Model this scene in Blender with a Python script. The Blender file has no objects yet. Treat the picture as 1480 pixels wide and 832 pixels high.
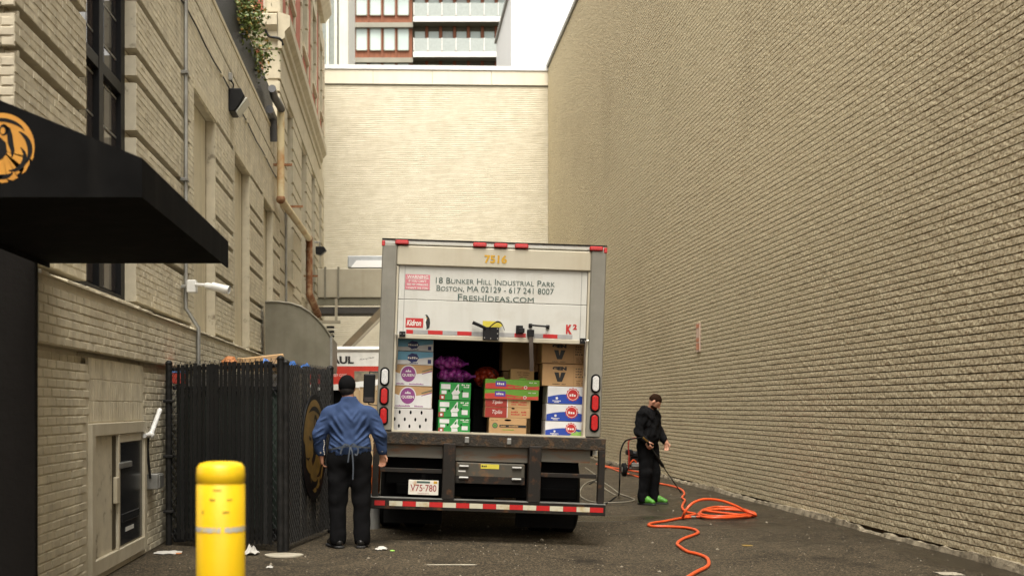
import bpy, bmesh, math, random
import numpy as np
from mathutils import Vector, Matrix

random.seed(7)
R = math.radians
scene = bpy.context.scene
C = scene.collection

# ------------------------------------------------------------------ camera
FOC = 1600.0            # focal length in photo pixels
VPX, VPY = 576.0, 588.0  # vanishing point of the alley in photo pixels
EYE = 1.5
cam_d = bpy.data.cameras.new('camera')
cam = bpy.data.objects.new('camera', cam_d)
C.objects.link(cam)
cam.location = (0, 0, EYE)
cam.rotation_euler = (R(90), 0, 0)
cam_d.sensor_width = 36.0
cam_d.lens = FOC / 1480 * 36
cam_d.shift_x = (740 - VPX) / 1480
cam_d.shift_y = (VPY - 416) / 1480
cam_d.clip_end = 2000
cam_d.dof.use_dof = True
cam_d.dof.focus_distance = 12.4
cam_d.dof.aperture_fstop = 2.4
scene.camera = cam

# ------------------------------------------------------------------ world and sun (overcast)
world = bpy.data.worlds.new('World')
scene.world = world
world.use_nodes = True
wn = world.node_tree.nodes
wl = world.node_tree.links
wn.clear()
sky = wn.new('ShaderNodeTexSky')
sky.sky_type = 'NISHITA'
sky.sun_disc = False
sky.sun_elevation = R(65)
sky.sun_rotation = R(187)
sky.air_density = 1.0
sky.dust_density = 4.0
sky.ozone_density = 1.0
hsv = wn.new('ShaderNodeHueSaturation')
hsv.inputs['Saturation'].default_value = 0.12
wl.new(sky.outputs[0], hsv.inputs['Color'])
tint = wn.new('ShaderNodeMix')
tint.data_type = 'RGBA'
tint.blend_type = 'MULTIPLY'
tint.inputs[0].default_value = 1.0
tint.inputs[7].default_value = (1.0, 0.96, 0.87, 1)
wl.new(hsv.outputs[0], tint.inputs[6])
bg = wn.new('ShaderNodeBackground')
bg.inputs['Strength'].default_value = 0.15
wl.new(tint.outputs[2], bg.inputs['Color'])
wo = wn.new('ShaderNodeOutputWorld')
wl.new(bg.outputs[0], wo.inputs['Surface'])

sun_d = bpy.data.lights.new('sun', 'SUN')
sun_d.energy = 1.9
sun_d.angle = R(40)
sun_d.color = (1.0, 0.95, 0.86)
sun = bpy.data.objects.new('sun', sun_d)
C.objects.link(sun)
sdir = Vector((0.06, 0.40, -0.91)).normalized()
sun.rotation_euler = sdir.to_track_quat('-Z', 'Y').to_euler()
sun.location = (0, -20, 30)

scene.view_settings.view_transform = 'Standard'
scene.view_settings.look = 'None'
scene.view_settings.gamma = 1
scene.view_settings.use_curve_mapping = False
scene.view_settings.exposure = 1.18


# ------------------------------------------------------------------ helpers
def px2w(px, py, Y):
    return Vector(((px - VPX) / FOC * Y, Y, EYE - (py - VPY) / FOC * Y))


def ground_z(x, y):
    return (0.035 * math.exp(-((x + 0.2) / 1.3) ** 2) - 0.03 * math.exp(-((x - 2.6) / 1.1) ** 2)) * (
        1 if y > 6 else max(0, y / 6))


def px2g(px, py, z=None):
    """photo pixel of a point that lies on the ground"""
    Y = FOC * EYE / (py - VPY)
    for _ in range(4):
        X = (px - VPX) / FOC * Y
        zz = ground_z(X, Y) if z is None else z
        Y = FOC * (EYE - zz) / (py - VPY)
    return Vector(((px - VPX) / FOC * Y, Y, zz))


MATS = {}


def M(name, col, rough=0.6, metal=0.0, col2=None, ns=6.0, detail=5.0, lo=0.35, hi=0.65, bump=0.0, bs=40.0,
      bdist=0.01, dirt=None, dscale=0.8, dlo=0.5, dhi=0.75, damt=0.7, stretch=(1, 1, 1), rough2=None, spec=0.5,
      emis=0.0, island=0.0, coat=0.0, trans=0.0, streak=None):
    m = bpy.data.materials.new(name)
    m.use_nodes = True
    nt = m.node_tree
    n, l = nt.nodes, nt.links
    b = n['Principled BSDF']
    b.inputs['Roughness'].default_value = rough
    b.inputs['Metallic'].default_value = metal
    b.inputs['Specular IOR Level'].default_value = spec
    b.inputs['Coat Weight'].default_value = coat
    b.inputs['Transmission Weight'].default_value = trans
    geo = n.new('ShaderNodeNewGeometry')
    mp = n.new('ShaderNodeMapping')
    mp.inputs['Scale'].default_value = stretch
    l.new(geo.outputs['Position'], mp.inputs['Vector'])
    V = mp.outputs[0]
    out = None

    def noise(scale, det=detail, vec=V, ro=0.6):
        t = n.new('ShaderNodeTexNoise')
        t.inputs['Scale'].default_value = scale
        t.inputs['Detail'].default_value = det
        t.inputs['Roughness'].default_value = ro
        l.new(vec, t.inputs['Vector'])
        return t.outputs['Fac']

    def ramp(fac, a, c):
        r = n.new('ShaderNodeMapRange')
        r.inputs['From Min'].default_value = a
        r.inputs['From Max'].default_value = c
        l.new(fac, r.inputs['Value'])
        return r.outputs[0]

    def mix(fac, a, c, mode='MIX'):
        x = n.new('ShaderNodeMix')
        x.data_type = 'RGBA'
        x.blend_type = mode
        if isinstance(fac, float):
            x.inputs[0].default_value = fac
        else:
            l.new(fac, x.inputs[0])
        for sock, v in ((x.inputs[6], a), (x.inputs[7], c)):
            if isinstance(v, tuple):
                sock.default_value = (*v[:3], 1)
            else:
                l.new(v, sock)
        return x.outputs[2]

    def mul(fac, v):
        x = n.new('ShaderNodeMath')
        x.operation = 'MULTIPLY'
        l.new(fac, x.inputs[0])
        x.inputs[1].default_value = v
        return x.outputs[0]

    if col2 is None:
        col2 = tuple(c * 0.86 for c in col)
    f = ramp(noise(ns), lo, hi)
    out = mix(f, tuple(col), tuple(col2))
    if rough2 is not None:
        rr = n.new('ShaderNodeMapRange')
        l.new(ramp(noise(ns * 0.37 + 0.3), 0.4, 0.62), rr.inputs['Value'])
        rr.inputs['To Min'].default_value = rough
        rr.inputs['To Max'].default_value = rough2
        l.new(rr.outputs[0], b.inputs['Roughness'])
    if dirt is not None:
        g = mul(ramp(noise(dscale, 8.0, geo.outputs['Position'], 0.65), dlo, dhi), damt)
        out = mix(g, out, tuple(dirt))
    if streak is not None:        # rain streaks: noise squeezed along z
        mp2 = n.new('ShaderNodeMapping')
        mp2.inputs['Scale'].default_value = (5, 5, 0.35)
        l.new(geo.outputs['Position'], mp2.inputs['Vector'])
        g = mul(ramp(noise(1.0, 6.0, mp2.outputs[0]), 0.5, 0.8), streak[3])
        out = mix(g, out, tuple(streak[:3]))
    if island:
        hs = n.new('ShaderNodeHueSaturation')
        r2 = n.new('ShaderNodeMapRange')
        r2.inputs['To Min'].default_value = 1 - island
        r2.inputs['To Max'].default_value = 1 + island
        oi = n.new('ShaderNodeObjectInfo')
        ad = n.new('ShaderNodeMath')
        ad.operation = 'ADD'
        l.new(geo.outputs['Random Per Island'], ad.inputs[0])
        l.new(oi.outputs['Random'], ad.inputs[1])
        fr = n.new('ShaderNodeMath')
        fr.operation = 'FRACT'
        l.new(ad.outputs[0], fr.inputs[0])
        l.new(fr.outputs[0], r2.inputs['Value'])
        l.new(r2.outputs[0], hs.inputs['Value'])
        l.new(out, hs.inputs['Color'])
        out = hs.outputs[0]
    l.new(out, b.inputs['Base Color'])
    if emis:
        l.new(out, b.inputs['Emission Color'])
        b.inputs['Emission Strength'].default_value = emis
    if bump:
        bp = n.new('ShaderNodeBump')
        bp.inputs['Strength'].default_value = bump
        bp.inputs['Distance'].default_value = bdist
        l.new(noise(bs, 6.0), bp.inputs['Height'])
        l.new(bp.outputs[0], b.inputs['Normal'])
    MATS[name] = m
    return m


def flat(name, col, rough=0.55, metal=0.0, spec=0.4):
    return M(name, col, rough, metal, col2=tuple(c * 0.9 for c in col), ns=9, spec=spec)


ROOT = {}


class MB:
    def __init__(s):
        s.v = []
        s.f = []

    def add(s, vs, fs):
        o = len(s.v)
        s.v += [tuple(v) for v in vs]
        s.f += [tuple(i + o for i in f) for f in fs]
        return s

    def box(s, x0, x1, y0, y1, z0, z1, mat=None):
        vs = [(x, y, z) for z in (z0, z1) for y in (y0, y1) for x in (x0, x1)]
        if mat is not None:
            vs = [mat @ Vector(v) for v in vs]
        return s.add(vs, [(0, 2, 3, 1), (4, 5, 7, 6), (0, 1, 5, 4), (2, 6, 7, 3), (0, 4, 6, 2), (1, 3, 7, 5)])

    def cbox(s, x0, x1, y0, y1, z0, z1, c=0.01, mat=None):
        """box with chamfered edges"""
        vs, fs, idx = [], [], {}
        X, Y, Z = (x0, x1), (y0, y1), (z0, z1)
        for i in (0, 1):
            for j in (0, 1):
                for k in (0, 1):
                    dx, dy, dz = (c if i == 0 else -c), (c if j == 0 else -c), (c if k == 0 else -c)
                    p = (X[i], Y[j], Z[k])
                    for a, v in enumerate(((p[0], p[1] + dy, p[2] + dz), (p[0] + dx, p[1], p[2] + dz),
                                           (p[0] + dx, p[1] + dy, p[2]))):
                        idx[(i, j, k, a)] = len(vs)
                        vs.append(v)
        g = lambda i, j, k, a: idx[(i, j, k, a)]
        for a in range(3):
            for e in (0, 1):
                q = []
                for (m, n_) in ((0, 0), (1, 0), (1, 1), (0, 1)):
                    t = [m, n_]
                    t.insert(a, e)
                    q.append(g(*t, a))
                fs.append(tuple(q) if (e == 1) == (a != 1) else tuple(reversed(q)))
        for a in range(3):
            for b in range(a + 1, 3):
                cax = 3 - a - b
                for e in (0, 1):
                    for f in (0, 1):
                        def ijk(t):
                            r = [0, 0, 0]
                            r[a], r[b], r[cax] = e, f, t
                            return r
                        fs.append((g(*ijk(0), a), g(*ijk(1), a), g(*ijk(1), b), g(*ijk(0), b)))
        for i in (0, 1):
            for j in (0, 1):
                for k in (0, 1):
                    fs.append((g(i, j, k, 0), g(i, j, k, 1), g(i, j, k, 2)))
        if mat is not None:
            vs = [mat @ Vector(v) for v in vs]
        return s.add(vs, fs)

    def prism(s, pts, d):
        """polygon (3d points) extruded by vector d"""
        n = len(pts)
        d = Vector(d)
        vs = [Vector(p) for p in pts] + [Vector(p) + d for p in pts]
        fs = [tuple(range(n))[::-1], tuple(range(n, 2 * n))]
        fs += [(i, (i + 1) % n, (i + 1) % n + n, i + n) for i in range(n)]
        return s.add(vs, fs)

    def tube(s, path, r, n=8, closed=False, caps=True):
        path = [Vector(p) for p in path]
        m = len(path)
        rs = r if isinstance(r, (list, tuple)) else [r] * m
        up = None
        rings = []
        for i, p in enumerate(path):
            if closed:
                t = path[(i + 1) % m] - path[i - 1]
            else:
                t = path[min(i + 1, m - 1)] - path[max(i - 1, 0)]
            t.normalize()
            if up is None:
                up = Vector((0, 0, 1)) if abs(t.z) < 0.9 else Vector((1, 0, 0))
            sd = t.cross(up)
            if sd.length < 1e-5:
                sd = t.orthogonal()
            sd.normalize()
            up = sd.cross(t).normalized()
            rings.append([p + (sd * math.cos(a) + up * math.sin(a)) * rs[i] for a in
                          [2 * math.pi * k / n for k in range(n)]])
        vs = [v for ring in rings for v in ring]
        fs = []
        for i in range(m if closed else m - 1):
            j = (i + 1) % m
            for k in range(n):
                k2 = (k + 1) % n
                fs.append((i * n + k, i * n + k2, j * n + k2, j * n + k))
        if caps and not closed:
            fs.append(tuple(range(n))[::-1])
            fs.append(tuple((m - 1) * n + k for k in range(n)))
        return s.add(vs, fs)

    def lathe(s, prof, c=(0, 0, 0), n=24, axis='Z'):
        vs, fs = [], []
        for (r, h) in prof:
            for k in range(n):
                a = 2 * math.pi * k / n
                if axis == 'Z':
                    v = (r * math.cos(a), r * math.sin(a), h)
                elif axis == 'X':
                    v = (h, r * math.cos(a), r * math.sin(a))
                else:
                    v = (r * math.cos(a), h, -r * math.sin(a))
                vs.append((v[0] + c[0], v[1] + c[1], v[2] + c[2]))
        for i in range(len(prof) - 1):
            for k in range(n):
                k2 = (k + 1) % n
                fs.append((i * n + k, i * n + k2, (i + 1) * n + k2, (i + 1) * n + k))
        fs.append(tuple(range(n))[::-1])
        fs.append(tuple((len(prof) - 1) * n + k for k in range(n)))
        return s.add(vs, fs)

    def ball(s, c, r, n=10, m=6):
        if not isinstance(r, (tuple, list)):
            r = (r, r, r)
        vs, fs = [(c[0], c[1], c[2] - r[2])], []
        for i in range(1, m):
            t = math.pi * i / m
            for k in range(n):
                a = 2 * math.pi * k / n
                vs.append((c[0] + r[0] * math.sin(t) * math.cos(a), c[1] + r[1] * math.sin(t) * math.sin(a),
                           c[2] - r[2] * math.cos(t)))
        vs.append((c[0], c[1], c[2] + r[2]))
        for k in range(n):
            fs.append((0, 1 + (k + 1) % n, 1 + k))
            fs.append((len(vs) - 1, 1 + (m - 2) * n + k, 1 + (m - 2) * n + (k + 1) % n))
        for i in range(m - 2):
            for k in range(n):
                k2 = (k + 1) % n
                fs.append((1 + i * n + k, 1 + i * n + k2, 1 + (i + 1) * n + k2, 1 + (i + 1) * n + k))
        return s.add(vs, fs)

    def mesh(s, name, mat, off=None, smooth=False):
        me = bpy.data.meshes.new(name)
        v = s.v if off is None else [(a[0] - off[0], a[1] - off[1], a[2] - off[2]) for a in s.v]
        me.from_pydata(v, [], s.f)
        me.materials.append(MATS[mat] if isinstance(mat, str) else mat)
        if smooth:
            me.shade_smooth()
        me.update()
        return me

    def build(s, name, mat, parent=None, smooth=False, bevel=0.0, local=False):
        """one mesh object; coordinates are world unless local"""
        off = None
        if parent is not None and not local:
            r = parent
            while r.parent is not None:
                r = r.parent
            off = ROOT.get(r.name)
        me = s.mesh(name, mat, off, False)
        o = bpy.data.objects.new(name, me)
        C.objects.link(o)
        o.parent = parent
        if smooth:
            if smooth is True:
                smooth = 40
            bm = bmesh.new()
            bm.from_mesh(me)
            bmesh.ops.recalc_face_normals(bm, faces=bm.faces)
            bm.to_mesh(me)
            bm.free()
            me.shade_smooth()
            me.set_sharp_from_angle(angle=R(smooth))
        if bevel:
            bv = o.modifiers.new('edge', 'BEVEL')
            bv.width = bevel
            bv.segments = 2
            bv.limit_method = 'ANGLE'
        return o


def meta(o, label=None, cat=None, group=None, kind=None):
    if label: o['label'] = label
    if cat: o['category'] = cat
    if group: o['group'] = group
    if kind: o['kind'] = kind
    return o


def thing(name, label, cat, loc=(0, 0, 0), rot=(0, 0, 0), group=None):
    o = bpy.data.objects.new(name, None)
    o.empty_display_size = 0.2
    C.objects.link(o)
    o.location = loc
    o.rotation_euler = rot
    ROOT[o.name] = tuple(loc)
    return meta(o, label, cat, group)


# text as flat polygons ------------------------------------------------------
TXT = {}


def text2d(s, small_caps=False, bold=0.0, spacing=1.0, italic=0.0):
    key = (s, small_caps, bold, spacing, italic)
    if key in TXT:
        return TXT[key]
    cu = bpy.data.curves.new('t', 'FONT')
    cu.body = s
    cu.size = 1.0
    cu.resolution_u = 3
    cu.offset = bold
    cu.shear = italic
    cu.space_character = spacing
    cu.fill_mode = 'FRONT'
    if small_caps:
        cu.small_caps_scale = 0.78
        for i, ch in enumerate(s):
            cu.body_format[i].use_small_caps = True
    ob = bpy.data.objects.new('t', cu)
    me = ob.to_mesh()
    vs = [(v.co.x, v.co.y) for v in me.vertices]
    fs = [tuple(p.vertices) for p in me.polygons]
    ob.to_mesh_clear()
    bpy.data.objects.remove(ob)
    bpy.data.curves.remove(cu)
    TXT[key] = (vs, fs)
    return vs, fs


class Print:
    """flat print on a face. map(u, v, layer) -> 3d point; u to the right, v up, metres"""

    def __init__(s, fn):
        s.fn = fn
        s.mb = {}

    def _m(s, mat, part):
        return s.mb.setdefault((mat, part), MB())

    def poly(s, mat, pts, layer=1, part='printed_panel'):
        s._m(mat, part).add([s.fn(u, v, layer) for u, v in pts], [tuple(range(len(pts)))])

    def rect(s, mat, u0, v0, u1, v1, layer=1, part='printed_panel'):
        s.poly(mat, [(u0, v0), (u1, v0), (u1, v1), (u0, v1)], layer, part)

    def disc(s, mat, cu, cv, r, layer=1, n=20, rv=None, scallop=0.0, k=12, part='printed_panel'):
        rv = rv or r
        s.poly(mat, [(cu + (r + scallop * math.cos(k * a)) * math.cos(a), cv + (rv + scallop * math.cos(k * a)) * math.sin(a))
                     for a in [2 * math.pi * i / n for i in range(n)]], layer, part)

    def text(s, mat, t, cu, cv, w=None, h=None, layer=2, align='C', part='lettering', rot=0.0, **kw):
        vs, fs = text2d(t, **kw)
        xs = [v[0] for v in vs]
        ys = [v[1] for v in vs]
        x0, x1, y0, y1 = min(xs), max(xs), min(ys), max(ys)
        sx = sy = None
        if w is not None: sx = w / (x1 - x0)
        if h is not None: sy = h / (y1 - y0)
        sx = sx or sy
        sy = sy or sx
        ox = {'C': (x0 + x1) / 2, 'L': x0, 'R': x1}[align]
        oy = (y0 + y1) / 2
        cr, sr = math.cos(rot), math.sin(rot)
        P = []
        for x, y in vs:
            a, b = (x - ox) * sx, (y - oy) * sy
            P.append(s.fn(cu + a * cr - b * sr, cv + a * sr + b * cr, layer))
        s.n = getattr(s, 'n', 0) + 1
        s._m(mat, part + '#%d' % s.n).add(P, fs)

    def greek(s, mat, cu, cv, w, h, layer=1, words=3, align='C'):
        """a line of print too small to read: word-sized marks"""
        rr = random.Random(int(abs(cu * 7919 + cv * 104729 + w * 31337) * 100))
        u = cu - (w / 2 if align == 'C' else 0)
        s.n = getattr(s, 'n', 0) + 1
        ws = [rr.uniform(0.6, 1.4) for _ in range(words)]
        k = w / (sum(ws) + 0.35 * (words - 1))
        for q in ws:
            n = max(2, int(q * k / (h * 0.8)))
            for i in range(n):
                a = u + q * k * i / n
                hh = h * rr.choice((0.7, 1.0, 0.8))
                s.rect(mat, a, cv - h / 2, a + q * k / n * 0.72, cv - h / 2 + hh, layer, 'lettering#%d' % s.n)
            u += (q + 0.35) * k

    def build(s, parent, local=True):
        out = []
        for (mat, part), mb in s.mb.items():
            out.append(mb.build(part.split('#')[0], mat, parent, local=local))
        return out


# surface nets --------------------------------------------------------------
def surface_nets(f, origin, h):
    nx, ny, nz = f.shape
    sgn = f < 0
    cs = (nx - 1, ny - 1, nz - 1)
    acc = np.zeros(cs + (3,))
    cnt = np.zeros(cs)
    corners = [(i, j, k) for i in (0, 1) for j in (0, 1) for k in (0, 1)]
    sl = lambda c: tuple(slice(c[a], c[a] + cs[a]) for a in range(3))
    for a in corners:
        for ax in range(3):
            if a[ax] == 0:
                b = list(a)
                b[ax] = 1
                fa, fb = f[sl(a)], f[sl(b)]
                cr = sgn[sl(a)] != sgn[sl(b)]
                t = np.where(cr, fa / np.where(cr, fa - fb, 1), 0)
                for d in range(3):
                    acc[..., d] += np.where(cr, a[d] + (t if d == ax else 0), 0)
                cnt += cr
    act = cnt > 0
    idx = -np.ones(cs, int)
    idx[act] = np.arange(act.sum())
    ijk = np.argwhere(act)
    vs = (ijk + acc[act] / cnt[act][:, None]) * h + np.array(origin)
    quads = []
    for ax in range(3):
        u, w = (ax + 1) % 3, (ax + 2) % 3
        s0 = [slice(None)] * 3
        s1 = [slice(None)] * 3
        s0[ax] = slice(0, f.shape[ax] - 1)
        s1[ax] = slice(1, f.shape[ax])
        cr = np.argwhere(sgn[tuple(s0)] != sgn[tuple(s1)])
        ok = (cr[:, u] > 0) & (cr[:, w] > 0) & (cr[:, u] < f.shape[u] - 1) & (cr[:, w] < f.shape[w] - 1)
        cr = cr[ok]
        def g(du, dw):
            c = cr.copy()
            c[:, u] -= du
            c[:, w] -= dw
            return idx[c[:, 0], c[:, 1], c[:, 2]]
        q = np.stack([g(1, 1), g(0, 1), g(0, 0), g(1, 0)], 1)
        neg = sgn[cr[:, 0], cr[:, 1], cr[:, 2]]
        q[~neg] = q[~neg][:, ::-1]
        quads.append(q)
    return vs, np.concatenate(quads)


class SDF:
    def __init__(s, lo, hi, h):
        s.lo, s.h = np.array(lo, float), h
        ax = [np.arange(lo[i], hi[i] + h, h) for i in range(3)]
        s.X, s.Y, s.Z = [a.astype(np.float32) for a in np.meshgrid(*ax, indexing='ij')]
        s.f = np.full(s.X.shape, 10.0, np.float32)

    def cone(s, a, b, ra, rb, k=0.02, flat=None):
        a, b = np.array(a, np.float32), np.array(b, np.float32)
        d = b - a
        L = float(d @ d) + 1e-9
        t = np.clip(((s.X - a[0]) * d[0] + (s.Y - a[1]) * d[1] + (s.Z - a[2]) * d[2]) / L, 0, 1)
        q = np.sqrt((s.X - a[0] - t * d[0]) ** 2 + (s.Y - a[1] - t * d[1]) ** 2 + (s.Z - a[2] - t * d[2]) ** 2)
        s.union(q - (ra + (rb - ra) * t), k)

    def ell(s, c, r, k=0.02, rot=None):
        x, y, z = s.X - c[0], s.Y - c[1], s.Z - c[2]
        if rot is not None:
            x, y, z = (rot[0][0] * x + rot[1][0] * y + rot[2][0] * z, rot[0][1] * x + rot[1][1] * y + rot[2][1] * z,
                       rot[0][2] * x + rot[1][2] * y + rot[2][2] * z)
        q = np.sqrt((x / r[0]) ** 2 + (y / r[1]) ** 2 + (z / r[2]) ** 2)
        q2 = np.sqrt((x / r[0] ** 2) ** 2 + (y / r[1] ** 2) ** 2 + (z / r[2] ** 2) ** 2) + 1e-6
        s.union(q * (q - 1) / q2, k)

    def union(s, d, k):
        if k <= 0:
            s.f = np.minimum(s.f, d)
        else:
            hh = np.clip(0.5 + 0.5 * (s.f - d) / k, 0, 1)
            s.f = s.f * (1 - hh) + d * hh - k * hh * (1 - hh)

    def cut(s, d):
        """keep where d < 0"""
        s.f = np.maximum(s.f, d)

    def build(s, name, mat, parent):
        s.f[0], s.f[-1] = 1, 1
        s.f[:, 0], s.f[:, -1] = 1, 1
        s.f[:, :, 0], s.f[:, :, -1] = 1, 1
        v, q = surface_nets(s.f, s.lo, s.h)
        me = bpy.data.meshes.new(name)
        me.from_pydata(v.tolist(), [], q.tolist())
        me.materials.append(MATS[mat])
        me.shade_smooth()
        o = bpy.data.objects.new(name, me)
        C.objects.link(o)
        o.parent = parent
        return o


def smooth_path(pts, n=6, closed=False):
    """Catmull-Rom"""
    P = [Vector(p) for p in pts]
    out = []
    m = len(P)
    rng = range(m) if closed else range(m - 1)
    for i in rng:
        p0 = P[i - 1] if (i > 0 or closed) else P[0]
        p1, p2 = P[i], P[(i + 1) % m]
        p3 = P[(i + 2) % m] if (i + 2 < m or closed) else P[-1]
        for k in range(n):
            t = k / n
            out.append(0.5 * ((2 * p1) + (p2 - p0) * t + (2 * p0 - 5 * p1 + 4 * p2 - p3) * t * t + (
                        3 * p1 - p0 - 3 * p2 + p3) * t ** 3))
    if not closed:
        out.append(P[-1])
    return out

# ------------------------------------------------------------------ materials
M('wall_split', (0.70, 0.63, 0.44), 0.95, col2=(0.27, 0.205, 0.12), ns=32, lo=0.42, hi=0.66, bump=0.52, bs=45, bdist=0.010, spec=0.2,
  dirt=(0.26, 0.20, 0.115), dscale=0.30, dlo=0.52, dhi=0.82, damt=0.35, stretch=(1, 0.8, 1.25), detail=7)
M('mortar_dark', (0.07, 0.05, 0.03), 0.95, bump=0.4, bs=60)
M('back_brick', (0.74, 0.69, 0.56), 0.85, col2=(0.66, 0.61, 0.48), ns=3.0, bump=0.5, bs=18, dirt=(0.50, 0.45, 0.33), dscale=0.25, damt=0.4)
M('back_joint', (0.50, 0.45, 0.33), 0.9)
M('parapet', (0.80, 0.74, 0.60), 0.5, ns=0.6, streak=(0.5, 0.44, 0.33, 0.25))
M('flashing', (0.75, 0.76, 0.76), 0.45, ns=2)
M('paint_brick', (0.67, 0.61, 0.465), 0.8, spec=0.25, col2=(0.54, 0.49, 0.38), ns=5, bump=0.5, bs=70, bdist=0.004, island=0.05,
  dirt=(0.22, 0.185, 0.13), dscale=1.6, dlo=0.52, dhi=0.80, damt=0.55, streak=(0.22, 0.19, 0.14, 0.45))
M('paint_mortar', (0.56, 0.505, 0.385), 0.85, bump=0.6, bs=90, bdist=0.004, dirt=(0.14, 0.11, 0.075), dscale=6, dlo=0.60, dhi=0.70, damt=0.7)
M('groove', (0.34, 0.29, 0.20), 0.9, bump=0.4)
M('stucco', (0.60, 0.535, 0.39), 0.85, col2=(0.53, 0.47, 0.335), ns=3, bump=0.3, bs=60, bdist=0.004, streak=(0.27, 0.225, 0.15, 0.6))
M('lime_brick', (0.54, 0.485, 0.36), 0.85, col2=(0.46, 0.41, 0.30), ns=4, bump=0.4, bs=30, streak=(0.28, 0.23, 0.15, 0.45), island=0.05)
M('red_brick', (0.36, 0.105, 0.06), 0.85, col2=(0.24, 0.065, 0.04), ns=9, bump=0.4, bs=40, island=0.15)
M('pink_brick', (0.42, 0.14, 0.09), 0.85, col2=(0.33, 0.10, 0.06), ns=3, bump=0.4, bs=30)
M('red_mortar', (0.52, 0.46, 0.38), 0.9)
M('dark_wall', (0.009, 0.008, 0.007), 0.8, spec=0.15, bump=0.4, bs=20, island=0.2)  # dark entrance paint, deepened further for the canopy's shade
M('black_frame', (0.008, 0.008, 0.009), 0.5, spec=0.2)
M('glass_dark', (0.02, 0.022, 0.026), 0.06, spec=0.8, col2=(0.06, 0.045, 0.04), ns=1.2)
M('glass_pale', (0.62, 0.72, 0.69), 0.15, col2=(0.50, 0.60, 0.58), ns=0.3)
M('canopy_fabric', (0.006, 0.006, 0.006), 0.9, spec=0.06, streak=(0.022, 0.021, 0.019, 0.7), bump=0.25, bs=300, bdist=0.002, col2=(0.009, 0.009, 0.009))
M('gold', (0.62, 0.29, 0.035), 0.55, col2=(0.52, 0.23, 0.03))
M('steel_grey', (0.36, 0.36, 0.34), 0.42, 0.6, col2=(0.24, 0.235, 0.22), ns=4)
M('hood_metal', (0.20, 0.185, 0.14), 0.5, 0.2, col2=(0.15, 0.138, 0.10), ns=2.2, streak=(0.12, 0.10, 0.07, 0.5))
M('duct_metal', (0.36, 0.325, 0.245), 0.5, 0.15, col2=(0.30, 0.27, 0.20), ns=1.5, streak=(0.2, 0.16, 0.1, 0.4))
M('rust', (0.20, 0.075, 0.028), 0.85, col2=(0.36, 0.24, 0.13), ns=5, lo=0.45, hi=0.65, bump=0.4, bs=40)
M('pipe_cream', (0.60, 0.50, 0.30), 0.6, col2=(0.42, 0.22, 0.08), ns=3, lo=0.5, hi=0.75)
M('pipe_dark', (0.07, 0.07, 0.075), 0.4)
M('white_plastic', (0.80, 0.80, 0.78), 0.35)
M('black_plastic', (0.010, 0.010, 0.011), 0.45, spec=0.25)
M('door_beige', (0.56, 0.51, 0.40), 0.55, col2=(0.46, 0.41, 0.30), ns=3, streak=(0.2, 0.16, 0.1, 0.3), dirt=(0.22, 0.17, 0.10), dscale=5, dlo=0.64, dhi=0.8, damt=0.4)
M('screen_back', (0.115, 0.097, 0.066), 0.8, spec=0.1, col2=(0.06, 0.05, 0.034), ns=1.1, stretch=(1, 2.5, 0.6), lo=0.3, hi=0.7, detail=2)
M('black_panel', (0.012, 0.013, 0.016), 0.22, col2=(0.03, 0.03, 0.033), ns=3)
M('wire', (0.46, 0.41, 0.30), 0.6)
M('fence_black', (0.008, 0.008, 0.008), 0.5, spec=0.2, col2=(0.02, 0.019, 0.018), ns=14)
M('slat_black', (0.012, 0.012, 0.012), 0.5, spec=0.3, island=0.35)
M('fence_wire', (0.008, 0.008, 0.008), 0.5, spec=0.25)
M('bollard_yellow', (0.86, 0.58, 0.008), 0.42, col2=(0.78, 0.49, 0.006), ns=4, dirt=(0.42, 0.30, 0.05), dscale=9, dlo=0.64, dhi=0.72, damt=0.5, bump=0.06, bs=60)
M('tape_grey', (0.50, 0.49, 0.43), 0.5, col2=(0.74, 0.56, 0.10), ns=40, lo=0.52, hi=0.6)
M('scuff', (0.42, 0.29, 0.03), 0.7)
M('concrete', (0.42, 0.38, 0.30), 0.9, bump=0.5, bs=60, col2=(0.30, 0.27, 0.21), ns=8)
M('curb_crumble', (0.36, 0.31, 0.22), 0.95, bump=0.8, bs=30, bdist=0.02, col2=(0.12, 0.10, 0.065), ns=7, lo=0.42, hi=0.62)
M('leaf', (0.060, 0.105, 0.018), 0.5, col2=(0.13, 0.155, 0.03), ns=30, island=0.45)
M('leaf_autumn', (0.24, 0.14, 0.025), 0.5, col2=(0.30, 0.20, 0.04), ns=30, island=0.4)
M('bark', (0.06, 0.045, 0.03), 0.9)
M('wood_red', (0.30, 0.105, 0.05), 0.7, col2=(0.22, 0.075, 0.035), ns=3, stretch=(2, 2, 0.2))
M('band_concrete', (0.34, 0.32, 0.26), 0.85, ns=1)
M('balcony_white', (0.80, 0.79, 0.75), 0.7, ns=0.5)
M('white_panel', (0.82, 0.83, 0.84), 0.5, ns=0.15, col2=(0.79, 0.80, 0.81))
M('pale_fin', (0.74, 0.72, 0.64), 0.7)
M('pale_glass', (0.42, 0.46, 0.44), 0.2)
M('soffit', (0.18, 0.17, 0.12), 0.8)

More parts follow.
